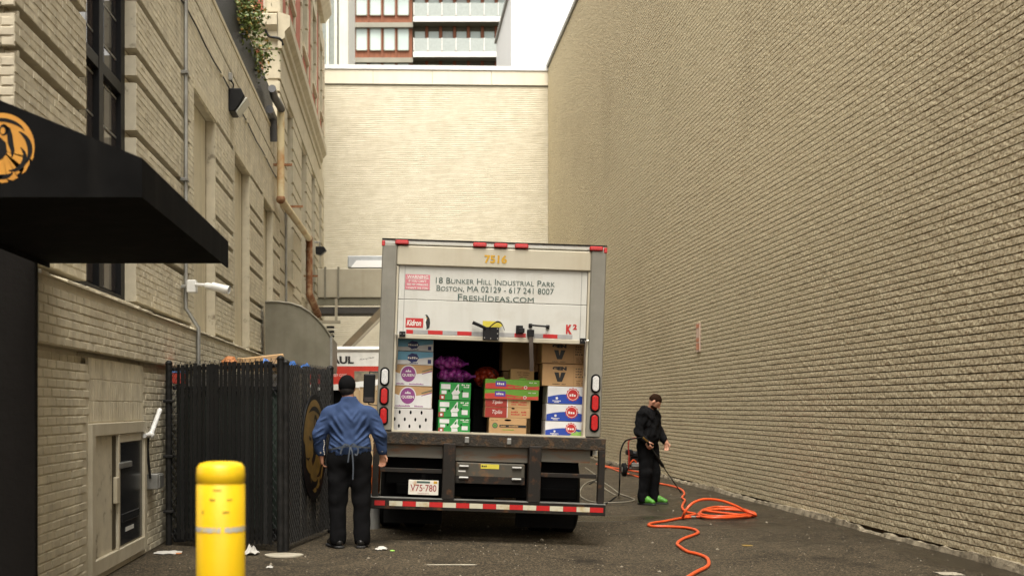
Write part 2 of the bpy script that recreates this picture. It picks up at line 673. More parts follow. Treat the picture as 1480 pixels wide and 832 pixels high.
# asphalt: its own node tree (speckled, worn, patches wetted by the washer)
def make_asphalt():
    m = M('asphalt', (0.020, 0.0165, 0.012), 0.9, spec=0.15, col2=(0.050, 0.041, 0.028), ns=0.9, lo=0.35, hi=0.7, detail=8, bump=0.55, bs=170, bdist=0.006)
    nt = m.node_tree
    n, l = nt.nodes, nt.links
    b = n['Principled BSDF']
    geo = [x for x in n if x.type == 'NEW_GEOMETRY'][0]
    base = b.inputs['Base Color'].links[0].from_socket
    vo = n.new('ShaderNodeTexVoronoi')
    vo.inputs['Scale'].default_value = 75
    l.new(geo.outputs['Position'], vo.inputs['Vector'])
    sep = n.new('ShaderNodeSeparateColor')
    l.new(vo.outputs['Color'], sep.inputs[0])
    mr = n.new('ShaderNodeMapRange')
    mr.inputs['From Min'].default_value = 0.55
    mr.inputs['From Max'].default_value = 1.0
    mr.inputs['To Max'].default_value = 0.8
    l.new(sep.outputs[0], mr.inputs['Value'])
    mx = n.new('ShaderNodeMix')
    mx.data_type = 'RGBA'
    l.new(mr.outputs[0], mx.inputs[0])
    l.new(base, mx.inputs[6])
    mx.inputs[7].default_value = (0.17, 0.132, 0.083, 1)
    # cracks and oil stains
    nzc = n.new('ShaderNodeTexNoise')
    nzc.inputs['Scale'].default_value = 1.6
    nzc.inputs['Detail'].default_value = 5
    l.new(geo.outputs['Position'], nzc.inputs['Vector'])
    wob = n.new('ShaderNodeVectorMath')
    wob.operation = 'MULTIPLY_ADD'
    l.new(nzc.outputs['Color'], wob.inputs[0])
    wob.inputs[1].default_value = (0.5, 0.5, 0)
    l.new(geo.outputs['Position'], wob.inputs[2])
    vc = n.new('ShaderNodeTexVoronoi')
    vc.feature = 'DISTANCE_TO_EDGE'
    vc.inputs['Scale'].default_value = 0.42
    l.new(wob.outputs[0], vc.inputs['Vector'])
    ck = n.new('ShaderNodeMapRange')
    ck.inputs['From Min'].default_value = 0.010
    ck.inputs['From Max'].default_value = 0.003
    l.new(vc.outputs['Distance'], ck.inputs['Value'])
    st_ = n.new('ShaderNodeMapRange')
    st_.inputs['From Min'].default_value = 0.60
    st_.inputs['From Max'].default_value = 0.72
    st_.inputs['To Max'].default_value = 0.75
    nzo = n.new('ShaderNodeTexNoise')
    nzo.inputs['Scale'].default_value = 1.3
    nzo.inputs['Detail'].default_value = 3
    l.new(geo.outputs['Position'], nzo.inputs['Vector'])
    l.new(nzo.outputs['Fac'], st_.inputs['Value'])
    mxx = n.new('ShaderNodeMath')
    mxx.operation = 'MAXIMUM'
    ckm = n.new('ShaderNodeMath')
    ckm.operation = 'MULTIPLY'
    l.new(ck.outputs[0], ckm.inputs[0])
    ckm.inputs[1].default_value = 0.35
    l.new(ckm.outputs[0], mxx.inputs[0])
    l.new(st_.outputs[0], mxx.inputs[1])
    mc = n.new('ShaderNodeMix')
    mc.data_type = 'RGBA'
    l.new(mxx.outputs[0], mc.inputs[0])
    l.new(mx.outputs[2], mc.inputs[6])
    mc.inputs[7].default_value = (0.010, 0.009, 0.007, 1)
    mx = mc
    # wet patches: near the washing man and along the foot of the long wall
    sx = n.new('ShaderNodeSeparateXYZ')
    l.new(geo.outputs['Position'], sx.inputs[0])
    nz = n.new('ShaderNodeTexNoise')
    nz.inputs['Scale'].default_value = 0.7
    nz.inputs['Detail'].default_value = 6
    l.new(geo.outputs['Position'], nz.inputs['Vector'])
    def math_(op, a, c):
        x = n.new('ShaderNodeMath')
        x.operation = op
        for s, v in zip(x.inputs, (a, c)):
            if isinstance(v, (int, float)): s.default_value = v
            else: l.new(v, s)
        return x.outputs[0]
    dx = math_('SUBTRACT', sx.outputs[0], 4.6)
    dy = math_('MULTIPLY', math_('SUBTRACT', sx.outputs[1], 17.0), 0.30)
    d = math_('SQRT', math_('ADD', math_('MULTIPLY', dx, dx), math_('MULTIPLY', dy, dy)), 0)
    w1 = n.new('ShaderNodeMapRange')
    w1.inputs['From Min'].default_value = 1.5
    w1.inputs['From Max'].default_value = 0.3
    l.new(math_('ADD', d, math_('MULTIPLY', math_('SUBTRACT', nz.outputs['Fac'], 0.5), 3.2)), w1.inputs['Value'])
    w2 = n.new('ShaderNodeMapRange')
    w2.inputs['From Min'].default_value = 5.15
    w2.inputs['From Max'].default_value = 5.5
    l.new(math_('ADD', sx.outputs[0], math_('MULTIPLY', math_('SUBTRACT', nz.outputs['Fac'], 0.5), 2.0)), w2.inputs['Value'])
    ex = math_('MULTIPLY', math_('SUBTRACT', sx.outputs[0], 2.7), 0.8)
    ey = math_('MULTIPLY', math_('SUBTRACT', sx.outputs[1], 15.2), 2.2)
    e = math_('SQRT', math_('ADD', math_('MULTIPLY', ex, ex), math_('MULTIPLY', ey, ey)), 0)
    w3 = n.new('ShaderNodeMapRange')
    w3.inputs['From Min'].default_value = 1.1
    w3.inputs['From Max'].default_value = 0.7
    l.new(math_('ADD', e, math_('MULTIPLY', math_('SUBTRACT', nz.outputs['Fac'], 0.5), 1.2)), w3.inputs['Value'])
    wet = math_('MAXIMUM', math_('MAXIMUM', w1.outputs[0], w3.outputs[0]), math_('MULTIPLY', w2.outputs[0], 0.8))
    mw = n.new('ShaderNodeMix')
    mw.data_type = 'RGBA'
    l.new(math_('MULTIPLY', wet, 0.62), mw.inputs[0])
    l.new(mx.outputs[2], mw.inputs[6])
    mw.inputs[7].default_value = (0.016, 0.014, 0.011, 1)
    l.new(mw.outputs[2], b.inputs['Base Color'])
    rr = n.new('ShaderNodeMapRange')
    rr.inputs['To Min'].default_value = 0.8
    rr.inputs['To Max'].default_value = 0.25
    l.new(wet, rr.inputs['Value'])
    l.new(rr.outputs[0], b.inputs['Roughness'])
make_asphalt()

# ------------------------------------------------------------------ ground
mb = MB()
xs = [-400, -60, -20] + [-8 + 0.4 * i for i in range(41)] + [20, 60, 400]
ys = [-60, -10] + [0 + 0.8 * i for i in range(61)] + [80, 200, 900]
for y in ys:
    for x in xs:
        mb.v.append((x, y, ground_z(x, y)))
nxs = len(xs)
for j in range(len(ys) - 1):
    for i in range(nxs - 1):
        mb.f.append((j * nxs + i, j * nxs + i + 1, (j + 1) * nxs + i + 1, (j + 1) * nxs + i))
g = mb.build('ground', 'asphalt', smooth=60)
meta(g, kind='structure')

# ------------------------------------------------------------------ right wall: courses of split-faced brick
XR = 5.66
COURSE = 0.0769
TOPZ = 14.3
rw = thing('brick_wall', 'tall tan split-faced brick wall rising beside the man with the spray wand', 'wall', (XR, 14, 0))
MB().box(XR + 0.039, XR + 0.6, -4, 42.4, -0.3, TOPZ + 0.02).build('wall_core', 'mortar_dark', rw)
variants = []
for k in range(12):
    rnd = random.Random(100 + k)
    vm = MB()
    step = 0.055
    ns_ = int(46 / step)
    brick_off = 0
    drift = 0.0
    for i in range(ns_ + 1):
        y = -18 + i * step
        if i % 4 == 0:
            brick_off = rnd.uniform(-0.0018, 0.0018)
        j = [rnd.uniform(-0.0022, 0.0022) + brick_off for _ in range(3)]
        ez = rnd.uniform(-0.0014, 0.0014)
        ez2 = rnd.uniform(-0.0014, 0.0014)
        vm.v += [(0.040, y, 0.0075), (0.000 + j[0], y, 0.0095 + ez), (-0.001 + j[1] * 1.3, y, 0.040 + ez), (0.000 + j[2], y, 0.0730 + ez2), (0.040, y, 0.0745)]
    for i in range(ns_):
        for q in range(4):
            a = i * 5 + q
            vm.f.append((a, a + 5, a + 6, a + 1))
    me = vm.mesh('brick_course', 'wall_split')
    variants.append(me)
ncourse = int(TOPZ / COURSE)
for c in range(ncourse):
    o = bpy.data.objects.new('brick_course', variants[(c * 5 + c // 12) % 12])
    C.objects.link(o)
    o.parent = rw
    o.location = (0, random.uniform(-0.15, 0.15), c * COURSE + 0.06)
MB().box(XR - 0.06, XR + 0.7, -4, 42.4, TOPZ + 0.03, TOPZ + 0.16).build('coping', 'steel_grey', rw)
# crumbling footing at the foot of the wall
fm = MB()
rnd = random.Random(5)
N = 260
for i in range(N + 1):
    y = 5 + i * 35 / N
    w = 0.035 + 0.03 * rnd.random() + 0.02 * math.sin(y * 2.1)
    h = 0.045 + 0.03 * rnd.random() + 0.02 * math.sin(y * 1.3 + 1)
    if 12.9 < y < 13.6:
        h *= 0.4
    fm.v += [(XR + 0.02, y, h), (XR - w * 0.6, y, h * 0.95), (XR - w, y, -0.02)]
for i in range(N):
    a = i * 3
    fm.f += [(a, a + 1, a + 4, a + 3), (a + 1, a + 2, a + 5, a + 4)]
fm.build('footing', 'curb_crumble', rw, smooth=50)

# small banded sign on the long wall
sg = thing('wall_sign', 'narrow upright salmon and white sign fixed to the tan brick wall', 'sign', (XR - 0.03, 20.9, 2.54))
MB().box(XR - 0.028, XR - 0.008, 20.72, 20.96, 2.54, 3.08).build('backing_plate', M('sign_pale', (0.66, 0.50, 0.40), 0.6), sg)
sm = M('sign_salmon', (0.62, 0.26, 0.15), 0.6)
for z0, z1 in ((2.58, 2.70), (2.73, 2.80), (2.99, 3.06)):
    MB().box(XR - 0.0315, XR - 0.029, 20.74, 20.94, z0, z1).build('printed_band', sm, sg)

# ------------------------------------------------------------------ back wall
bw = thing('brick_wall', 'cream painted brick wall closing the end of the alley behind the truck', 'wall', (0, 41.75, 0), (0, 0, R(1.9)))
bmb = MB()
x0, x1 = -3.2, 5.75
rows = int((13.62) / COURSE)
prof = []
for c in range(rows):
    z = c * COURSE
    prof += [(0.012, z), (0.012, z + 0.010), (0.0, z + 0.014), (-0.002, z + 0.045), (0.0, z + 0.073)]
NX = 30
for i in range(NX + 1):
    x = x0 + (x1 - x0) * i / NX
    for (d, z) in prof:
        bmb.v.append((x, d + random.uniform(-0.002, 0.002), z))
m_ = len(prof)
for i in range(NX):
    for k in range(m_ - 1):
        a = i * m_ + k
        bmb.f.append((a, a + m_, a + m_ + 1, a + 1))
o = bmb.build('brick_courses', 'back_brick', bw, local=True)
meta(o, kind='stuff')
MB().box(x0, x1, 0.02, 0.5, -0.3, 14.2).build('wall_core', 'back_joint', bw, local=True)
for i in range(4):
    a = x0 + (x1 - x0) * i / 4
    b = x0 + (x1 - x0) * (i + 1) / 4
    MB().box(a + 0.006, b - 0.006, -0.05, 0.018, 13.66, 14.18).build('parapet_panel', 'parapet', bw, local=True)
MB().box(x0, x1, -0.09, 0.6, 14.20, 14.36).build('flashing', 'flashing', bw, local=True)
MB().box(x0, x1, -0.03, 0.015, 13.615, 13.65).build('painted_shadow_strip', 'soffit', bw, local=True)  # solid dark strip standing in for the shaded gap under the panels

# ------------------------------------------------------------------ left building (painted brick)
XU = -2.74      # upper wall face
XL = -2.60      # lower wall face
YF = 7.9        # corner
YE = 25.6       # where the taller building starts
CR = 0.0715
BL = 0.205
lb = thing('brick_building', 'cream painted brick building with grooved piers beside the fenced enclosure', 'building', (XU, YF, 0))
PARTOP = 7.5
# openings in the upper wall: (y0, y1, z0, z1, recess)
WIN = (9.72, 11.57, 2.47, 6.35)
BLIND = [(14.85, 16.55, 2.47, 5.77), (18.55, 20.35, 2.47, 5.77), (22.5, 24.1, 2.47, 5.77)]
GROOVES = [2.56, 3.17, 3.46, 4.03, 4.32, 4.91, 5.20, 5.78]
def in_pier(y):
    for a, b in ((7.9, 9.72), (11.57, 14.62), (16.6, 18.4), (20.4, 22.4), (24.2, 25.6)):
        if a <= y <= b:
            return True
    return False
BRICKV = []
def brick_mesh(L, H, D, rnd, ch=0.006):
    """brick facing +X, centred on y,z; back open"""
    j = lambda a: rnd.uniform(-a, a)
    a, b = L / 2, H / 2
    vs = [(-D, -a, -b), (-D, a, -b), (-D, a, b), (-D, -a, b)]
    vs += [(-ch + j(.001), -a, -b), (-ch + j(.001), a, -b), (-ch + j(.001), a, b), (-ch + j(.001), -a, b)]
    vs += [(j(.0015), -a + ch + j(.002), -b + ch + j(.002)), (j(.0015), a - ch + j(.002), -b + ch + j(.002)),
           (j(.0015), a - ch + j(.002), b - ch + j(.002)), (j(.0015), -a + ch + j(.002), b - ch + j(.002))]
    fs = [(0, 1, 5, 4), (1, 2, 6, 5), (2, 3, 7, 6), (3, 0, 4, 7), (4, 5, 9, 8), (5, 6, 10, 9), (6, 7, 11, 10), (7, 4, 8, 11), (8, 9, 10, 11)]
    return vs, fs
brnd = random.Random(11)
full_var = []
for k in range(10):
    v, f = brick_mesh(BL - 0.009, CR - 0.009, 0.03, brnd)
    full_var.append(MB().add(v, f).mesh('brick', 'paint_brick'))
stuff = MB()
indiv = 0
def put(x, yc, zc, L, H, single=False):
    global indiv
    dep = brnd.uniform(-0.003, 0.002)
    if single and indiv < 290 and abs(L - (BL - 0.009)) < 1e-4:
        o = bpy.data.objects.new('brick', full_var[brnd.randrange(10)])
        C.objects.link(o)
        o.parent = lb
        o.location = (x + dep - XU, yc - YF, zc)
        indiv += 1
    else:
        v, f = brick_mesh(L, H, 0.03, brnd)
        stuff.add([(a + x + dep, b + yc, c + zc) for a, b, c in v], f)
def field(x, y0, y1, z0, z1, skip, single=False, depth=None):
    r = 0
    z = z0
    while z + CR <= z1 + 1e-6:
        y = y0
        first = BL if r % 2 == 0 else BL * 0.5
        L = first
        while y < y1 - 0.02:
            e = min(y + L, y1)
            yc, zc = (y + e) / 2, z + CR / 2
            if e - y > 0.03 and not skip(yc, zc, y, e):
                d = depth(yc, zc) if depth else 0
                put(x - d, yc, zc, e - y - 0.009, CR - 0.009, single)
            y = e
            L = BL
        z += CR
        r += 1
# lower wall, nearest bricks one by one
DOOR = (9.3, 11.32, 0.06, 1.36)
NLOW = int(1.96 / CR)
def skip_low(yc, zc, a, b):
    if DOOR[0] - 0.1 < yc < DOOR[1] + 0.1 and zc < DOOR[3] + 0.02: return True
    if DOOR[0] - 0.02 < yc < DOOR[1] + 0.0 and zc < (NLOW - 1) * CR: return True
    return False
NLOW = int(1.96 / CR)
low_dep = lambda yc, zc: 0.07 if zc > (NLOW - 1) * CR else 0
field(XL, YF, 12.6, 0.0, NLOW * CR, skip_low, True, low_dep)
field(XL, 12.6, YE, 0.0, NLOW * CR, lambda *a: False, False, low_dep)
# soldier lintel over the cellar door
yy = DOOR[0]
while yy < DOOR[1] - 0.03:
    for zz in (1.42, 1.605, 1.79):
        v, f = brick_mesh(0.070, 0.178, 0.03, brnd, 0.003)
        dp = brnd.uniform(-0.006, -0.003)
        stuff.add([(a + XL + dp, b + yy + 0.037, c + zz + 0.040) for a, b, c in v], f)
    yy += 0.0745
# band between string course and ledge (stands 35 mm proud)
field(XL + 0.035, YF, YE, 1.965, 2.465, lambda *a: False)
MB().box(XU - 0.6, XL - 0.008, YF + 0.012, YE, -0.3, (NLOW - 1) * CR).build('mortar_backing', 'paint_mortar', lb)
MB().box(XU - 0.6, XL - 0.078, YF + 0.012, YE, (NLOW - 1) * CR + 0.001, 1.96).build('mortar_backing', 'paint_mortar', lb)
MB().box(XU - 0.6, XL + 0.027, YF + 0.012, YE, 1.962, 2.462).build('mortar_backing', 'paint_mortar', lb)
# rowlock ledge: sloping sill bricks
led = MB()
y = YF
while y < YE:
    w = 0.155 + brnd.uniform(-0.02, 0.02)
    q = brnd.uniform(-0.008, 0.008)
    led.prism([(XU - 0.05, y + 0.004, 2.55 + q), (XU - 0.05, y + 0.004, 2.455), (XL + 0.055, y + 0.004, 2.455), (XL + 0.055, y + 0.004, 2.475 + q)], (0, w - 0.008, 0))
    y += w
meta(led.build('ledge_bricks', 'paint_brick', lb, bevel=0.004), kind='stuff')
# upper wall
def in_open(yc, zc, m=0.0):
    for (a, b, c, d) in [WIN] + BLIND:
        if a - m < yc < b + m and c - m < zc < d + m: return True
    return False
def skip_up(yc, zc, a, b):
    return in_open(yc, zc)
def dep_up(yc, zc):
    if in_pier(yc):
        for gz in GROOVES:
            if gz <= zc < gz + CR: return 0.13
    if 6.93 < zc < 7.01: return 0.07
    return 0
for (a, b) in ((YF, WIN[0]), (WIN[0], WIN[1]), (WIN[1], 14.85), (14.85, 16.55), (16.55, 18.55), (18.55, 20.35), (20.35, 22.5), (22.5, 24.1), (24.1, YE)):
    field(XU, a, b, 2.53, PARTOP - 0.03, skip_up, False, dep_up)
core = MB()
def core_seg(y0, y1, z0, z1):
    core.box(XU - 0.6, XU - 0.133, y0, y1, z0, z1)
core_seg(YF + 0.01, WIN[0], 2.463, PARTOP)
core_seg(WIN[0], WIN[1], WIN[3], PARTOP)
yprev = WIN[1]
for (a, b, c, d) in BLIND:
    core_seg(yprev, a, 2.463, PARTOP)
    core_seg(a, b, d, PARTOP)
    yprev = b
core_seg(yprev, YE, 2.463, PARTOP)
core.build('mortar_backing', 'groove', lb)
# mortar skin between the bricks (flush field), cut where the openings and grooves are
skin = MB()
def zspans(y0, y1):
    cuts = []
    for (a, b, c, d) in [WIN] + BLIND:
        if a < (y0 + y1) / 2 < b: cuts.append((c, d))
    if in_pier((y0 + y1) / 2):
        for gz in GROOVES:
            k = math.ceil((gz - 2.53) / CR - 0.5)
            cuts.append((2.53 + k * CR - 0.004, 2.53 + (k + 1) * CR + 0.004))
    cuts.append((6.93, 7.01))
    cuts.sort()
    z = 2.463
    out = []
    for c, d in cuts:
        if c > z: out.append((z, c))
        z = max(z, d)
    if z < PARTOP - 0.02: out.append((z, PARTOP - 0.02))
    return out
for (a, b) in ((YF + 0.012, 9.72), (9.72, 11.57), (11.57, 14.62), (14.62, 14.85), (14.85, 16.55), (16.55, 16.6), (16.6, 18.4), (18.4, 18.55), (18.55, 20.35), (20.35, 20.4), (20.4, 22.4), (22.4, 22.5), (22.5, 24.1), (24.1, 24.2), (24.2, YE)):
    for z0, z1 in zspans(a, b):
        skin.box(XU - 0.132, XU - 0.0042, a, b, z0, z1)
skin.build('mortar_backing', 'paint_mortar', lb)
# blind stucco panels and lintels
for (a, b, c, d) in BLIND:
    MB().box(XU - 0.4, XU - 0.15, a + 0.002, b - 0.002, c, d - 0.002).build('stucco_panel', 'stucco', lb)
    MB().box(XU - 0.04, XU + 0.012, a - 0.03, b + 0.12, d - 0.005, d + 0.11).build('lintel', 'stucco', lb, bevel=0.006)
# end wall that faces the street, brick field facing -Y
efs = MB()
z = 0.0
r_ = 0
while z < PARTOP - 0.03:
    x = (XL if z < 2.46 else XU)
    first = True
    gro = z > 2.5 and any(gz <= z + CR / 2 < gz + CR for gz in GROOVES)
    dark = z < 2.9
    while x > -5.0:
        L = (BL if (r_ % 2 == 0 or not first) else BL / 2)
        first = False
        v, f = brick_mesh(L - 0.009, CR - 0.009, 0.03, brnd)
        yo = YF + (0.085 if gro else 0.0) + brnd.uniform(-.002, .002)
        if not (z < 2.55 and x - L / 2 < -2.75):
            efs.add([(x - L / 2 + b, yo - a, c + z + CR / 2) for a, b, c in v], f)
        x -= L
    z += CR
    r_ += 1
meta(efs.build('street_side_brickwork', 'paint_brick', lb), kind='stuff')
MB().box(-6.0, XU - 0.10, YF + 0.06, YF + 0.5, 2.56, PARTOP).build('street_side_wall', 'groove', lb)
# dark painted entrance, canopy shade also put into its near-black
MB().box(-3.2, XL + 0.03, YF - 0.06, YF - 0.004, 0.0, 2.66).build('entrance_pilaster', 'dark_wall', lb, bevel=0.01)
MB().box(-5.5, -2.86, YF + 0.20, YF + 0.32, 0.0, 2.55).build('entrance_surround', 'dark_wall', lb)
dr = MB().box(-4.0, -3.05, YF + 0.12, YF + 0.195, 0.04, 2.2).build('door', 'black_panel', lb, bevel=0.01)
MB().tube([(-3.15, YF + 0.06, 0.95), (-3.15, YF + 0.06, 1.25)], 0.012).build('handle', 'steel_grey', dr)
o = stuff.build('brickwork', 'paint_brick', lb)
meta(o, kind='stuff')
# parapet
MB().box(XU - 0.6, XU + 0.015, YF, YE, PARTOP - 0.035, PARTOP + 0.05).build('parapet_cap', 'stucco', lb, bevel=0.01)
# tall dark window
w = MB()
xw = XU - 0.19
MB().box(xw - 0.05, xw, WIN[0] + 0.002, WIN[1] - 0.002, WIN[2] + 0.06, WIN[3]).build('window_back', 'black_frame', lb)
win = MB()
win.box(xw + 0.001, xw + 0.07, WIN[0], WIN[0] + 0.12, WIN[2] + 0.06, WIN[3])
win.box(xw + 0.001, xw + 0.07, WIN[1] - 0.16, WIN[1], WIN[2] + 0.06, WIN[3])
for z in (WIN[2] + 0.06, 4.72, WIN[3] - 0.12):
    win.box(xw + 0.002, xw + 0.072, WIN[0] + 0.12, WIN[1] - 0.16, z, z + 0.12)
win.box(xw + 0.002, xw + 0.078, 10.55, 10.70, WIN[2] + 0.18, WIN[3] - 0.12)
wo_ = win.build('window', 'black_frame', lb, bevel=0.006)
for (ya, yb) in ((WIN[0] + 0.12, 10.55), (10.70, WIN[1] - 0.16)):
    n = 3
    for i in range(n):
        for k in range(9):
            z0 = WIN[2] + 0.20 + k * 0.40
            if z0 + 0.38 > WIN[3] - 0.1: continue
            a = ya + (yb - ya) * i / n
            b = ya + (yb - ya) * (i + 1) / n
            m2 = Matrix.Rotation(random.uniform(-0.03, 0.03), 4, 'Z')
            if k:
                MB().box(xw + 0.012, xw + 0.024, a + 0.013, b - 0.013, z0 - 0.010, z0 + 0.010).build('muntin', 'steel_grey', wo_)
            MB().box(xw + 0.012, xw + 0.018, a + 0.012, b - 0.012, z0 + 0.012, z0 + 0.388).build('pane', 'glass_dark', wo_)
MB().box(XU - 0.20, XU + 0.03, WIN[0] - 0.05, WIN[1] + 0.05, WIN[2] + 0.02, WIN[2] + 0.085).build('sill', 'paint_brick', lb, bevel=0.006)
# cellar door set in the lower wall
cd = thing('cellar_door', 'beige framed steel cellar door with mesh screen and glossy black leaf', 'door', (XL, DOOR[0], 0.0))
y0, y1, z0, z1 = DOOR
fr = MB()
fr.box(XL - 0.08, XL + 0.03, y0, y0 + 0.10, z0, z1)
fr.box(XL - 0.08, XL + 0.03, y1 - 0.10, y1, z0, z1)
fr.box(XL - 0.08, XL + 0.028, y0 + 0.10, y1 - 0.10, z1 - 0.11, z1)
fr.box(XL - 0.08, XL + 0.028, y0 + 0.10, y1 - 0.10, z0, z0 + 0.13)
ym = 10.22
fr.box(XL - 0.06, XL + 0.025, ym - 0.03, ym + 0.03, z0 + 0.13, z1 - 0.11)
fr.build('frame', 'door_beige', cd, bevel=0.006)
MB().box(XL - 0.10, XL - 0.085, y0 + 0.1, ym - 0.03, z0 + 0.13, z1 - 0.11).build('leaf', 'screen_back', cd)
mesh = MB()
p = 0.055
za, zb, ya, yb = z0 + 0.13, z1 - 0.11, y0 + 0.1, ym - 0.15
k = -40
while k < 60:
    for s in (1, -1):
        pts = []
        # line y = ya + k*p + s*(z-za)*0.6 clipped to the panel
        for t in np.linspace(za, zb, 30):
            y = ya + k * p + s * (t - za) * 0.6
            if ya <= y <= yb: pts.append((XL - 0.03, y, t))
        if len(pts) > 1: mesh.tube([pts[0], pts[-1]], 0.0048, 4, caps=False)
    k += 1
mesh.build('mesh_screen', 'wire', cd)
MB().cbox(XL - 0.05, XL + 0.0, ym - 0.15, ym - 0.032, z0 + 0.14, z1 - 0.12, 0.008).build('stile', 'screen_back', cd)
MB().cbox(XL - 0.02, XL + 0.035, ym - 0.13, ym - 0.035, 0.62, 0.86, 0.006).build('latch_plate', 'door_beige', cd)
leaf = MB().cbox(XL - 0.06, XL + 0.005, ym + 0.032, y1 - 0.105, z0 + 0.14, z1 - 0.19, 0.008).build('leaf', 'black_panel', cd)
MB().box(XL - 0.065, XL + 0.012, ym + 0.03, y1 - 0.19, z1 - 0.188, z1 - 0.112).build('head_panel', 'door_beige', cd)
MB().cbox(XL + 0.006, XL + 0.035, ym - 0.02, ym + 0.45, 0.93, 0.985, 0.006).build('hasp', 'steel_grey', leaf)
MB().box(XL + 0.0055, XL + 0.008, ym + 0.30, ym + 0.62, 0.32, 0.36).build('label_sticker', 'white_plastic', leaf)
MB().cbox(XL + 0.0055, XL + 0.02, ym + 0.12, ym + 0.80, 0.42, 0.50, 0.005).build('lower_rail', 'black_panel', leaf)

# ------------------------------------------------------------------ lion emblem (gold crescents), used on canopy and gate
def lion(pr, cu, cv, r, mat='gold', layer=1, mirror=1):
    """maned head in profile: gold shape with dark slits between the locks"""
    P = lambda pts: [(cu + mirror * x * r, cv + y * r) for x, y in pts]
    def fan(pts, c, m, L):
        # star-shaped outline drawn as thin wedges round c
        for i in range(len(pts)):
            pr.poly(m, P([c, pts[i], pts[(i + 1) % len(pts)]]), L, 'emblem')
    out = []
    for i in range(25):
        a = math.radians(172 - i * 7.6)
        out.append((math.cos(a), math.sin(a)))
    # flame tips down the right and along the bottom
    out += [(0.97, -0.28), (0.93, -0.40), (0.86, -0.30), (0.84, -0.52), (0.74, -0.72), (0.62, -0.80), (0.70, -0.62), (0.60, -0.72), (0.46, -0.84), (0.52, -0.90), (0.36, -0.98), (0.18, -0.95), (0.22, -1.03), (0.04, -1.06), (-0.18, -0.98), (-0.30, -0.86), (-0.34, -0.62), (-0.52, -0.58), (-0.72, -0.46), (-0.74, -0.30), (-0.80, -0.16), (-0.86, 0.02)]
    fan(out, (0.05, -0.1), mat, layer)
    def slit(pts, w):
        n = len(pts)
        A, B_ = [], []
        for i, (x, y) in enumerate(pts):
            x0, y0 = pts[max(i - 1, 0)]
            x1, y1 = pts[min(i + 1, n - 1)]
            L_ = math.hypot(x1 - x0, y1 - y0)
            nx_, ny_ = -(y1 - y0) / L_, (x1 - x0) / L_
            t = i / (n - 1)
            ww = w * math.sin(math.pi * min(max(t, 0.03), 0.97)) ** 0.7
            A.append((x + nx_ * ww, y + ny_ * ww)); B_.append((x - nx_ * ww, y - ny_ * ww))
        for i in range(n - 1):
            pr.poly('black_frame', P([A[i], A[i + 1], B_[i + 1], B_[i]]), layer + 1, 'emblem')
    def arc(cx, cy, rx, ry, a0, a1, n=12):
        return [(cx + rx * math.cos(math.radians(a0 + (a1 - a0) * i / n)), cy + ry * math.sin(math.radians(a0 + (a1 - a0) * i / n))) for i in range(n + 1)]
    slit(arc(-0.05, 0.30, 0.80, 0.50, 125, 20), 0.055)
    slit(arc(0.25, -0.10, 0.62, 0.62, 62, -38), 0.075)
    slit(arc(0.28, -0.30, 0.44, 0.40, 45, -95), 0.07)
    slit(arc(0.05, -0.62, 0.36, 0.26, 200, 330), 0.07)
    slit(arc(-0.12, -0.70, 0.26, 0.22, 190, 320), 0.06)
    slit([(0.10, 0.66), (0.24, 0.52), (0.28, 0.30), (0.30, 0.10), (0.36, -0.10), (0.34, -0.30)], 0.085)
    # ear, eye, muzzle shadow
    fan(arc(0.10, 0.50, 0.14, 0.17, 0, 330, 11), (0.10, 0.50), 'black_frame', layer + 1)
    fan(arc(0.07, 0.47, 0.07, 0.10, 0, 330, 11), (0.07, 0.47), mat, layer + 2)
    fan([(-0.02, 0.30), (0.16, 0.12), (0.20, -0.16), (0.06, -0.34), (-0.16, -0.46), (-0.26, -0.34), (-0.10, -0.20), (-0.14, 0.02)], (0.02, -0.08), 'black_frame', layer + 1)
    fan([(-0.50, 0.22), (-0.30, 0.16), (-0.30, 0.10), (-0.46, 0.12)], (-0.38, 0.14), 'black_frame', layer + 1)
    slit([(-0.76, -0.26), (-0.56, -0.30), (-0.40, -0.26)], 0.03)

# ------------------------------------------------------------------ entrance canopy
XA, Y0, Y1 = -1.244, 5.37, 8.09
ZB, ZT = 2.517, 2.707
XC = -1.945
PEAK = ZT + 0.285
XB = -2.56
cn = thing('entrance_canopy', 'black fabric entrance canopy with a gold lion emblem on its front', 'canopy', (XC, Y1, ZB))
def sheet(mb, pts, t):
    n = (Vector(pts[1]) - Vector(pts[0])).cross(Vector(pts[2]) - Vector(pts[0])).normalized() * t
    mb.prism(pts, n)
f = MB()
fpoly = [(XA, ZB), (XA, ZT), (XC, PEAK), (XB, ZT), (XB, ZB)]
f.prism([(x, Y0, z) for x, z in fpoly], (0, 0.012, 0))
f.build('front_panel', 'canopy_fabric', cn)
f = MB()
f.box(XA - 0.012, XA, Y0 + 0.0125, Y1, ZB, ZT)
f.build('valance', 'canopy_fabric', cn)
f = MB()
f.box(XB, XB + 0.012, Y0 + 0.0125, Y1, ZB, ZT)
f.build('valance', 'canopy_fabric', cn)
for s, xe in ((1, XA), (-1, XB)):
    f = MB()
    f.prism([(xe, Y0 + 0.0125, ZT + 0.001), (XC, Y0 + 0.0125, PEAK), (XC, Y1, PEAK), (xe, Y1, ZT + 0.001)], (0, 0, -0.010))
    f.build('roof_panel', 'canopy_fabric', cn)
f = MB()
f.box(XB + 0.02, XA - 0.02, Y0 + 0.02, Y1 - 0.01, ZB + 0.03, ZB + 0.04)
f.build('soffit', 'canopy_fabric', cn)
f = MB()
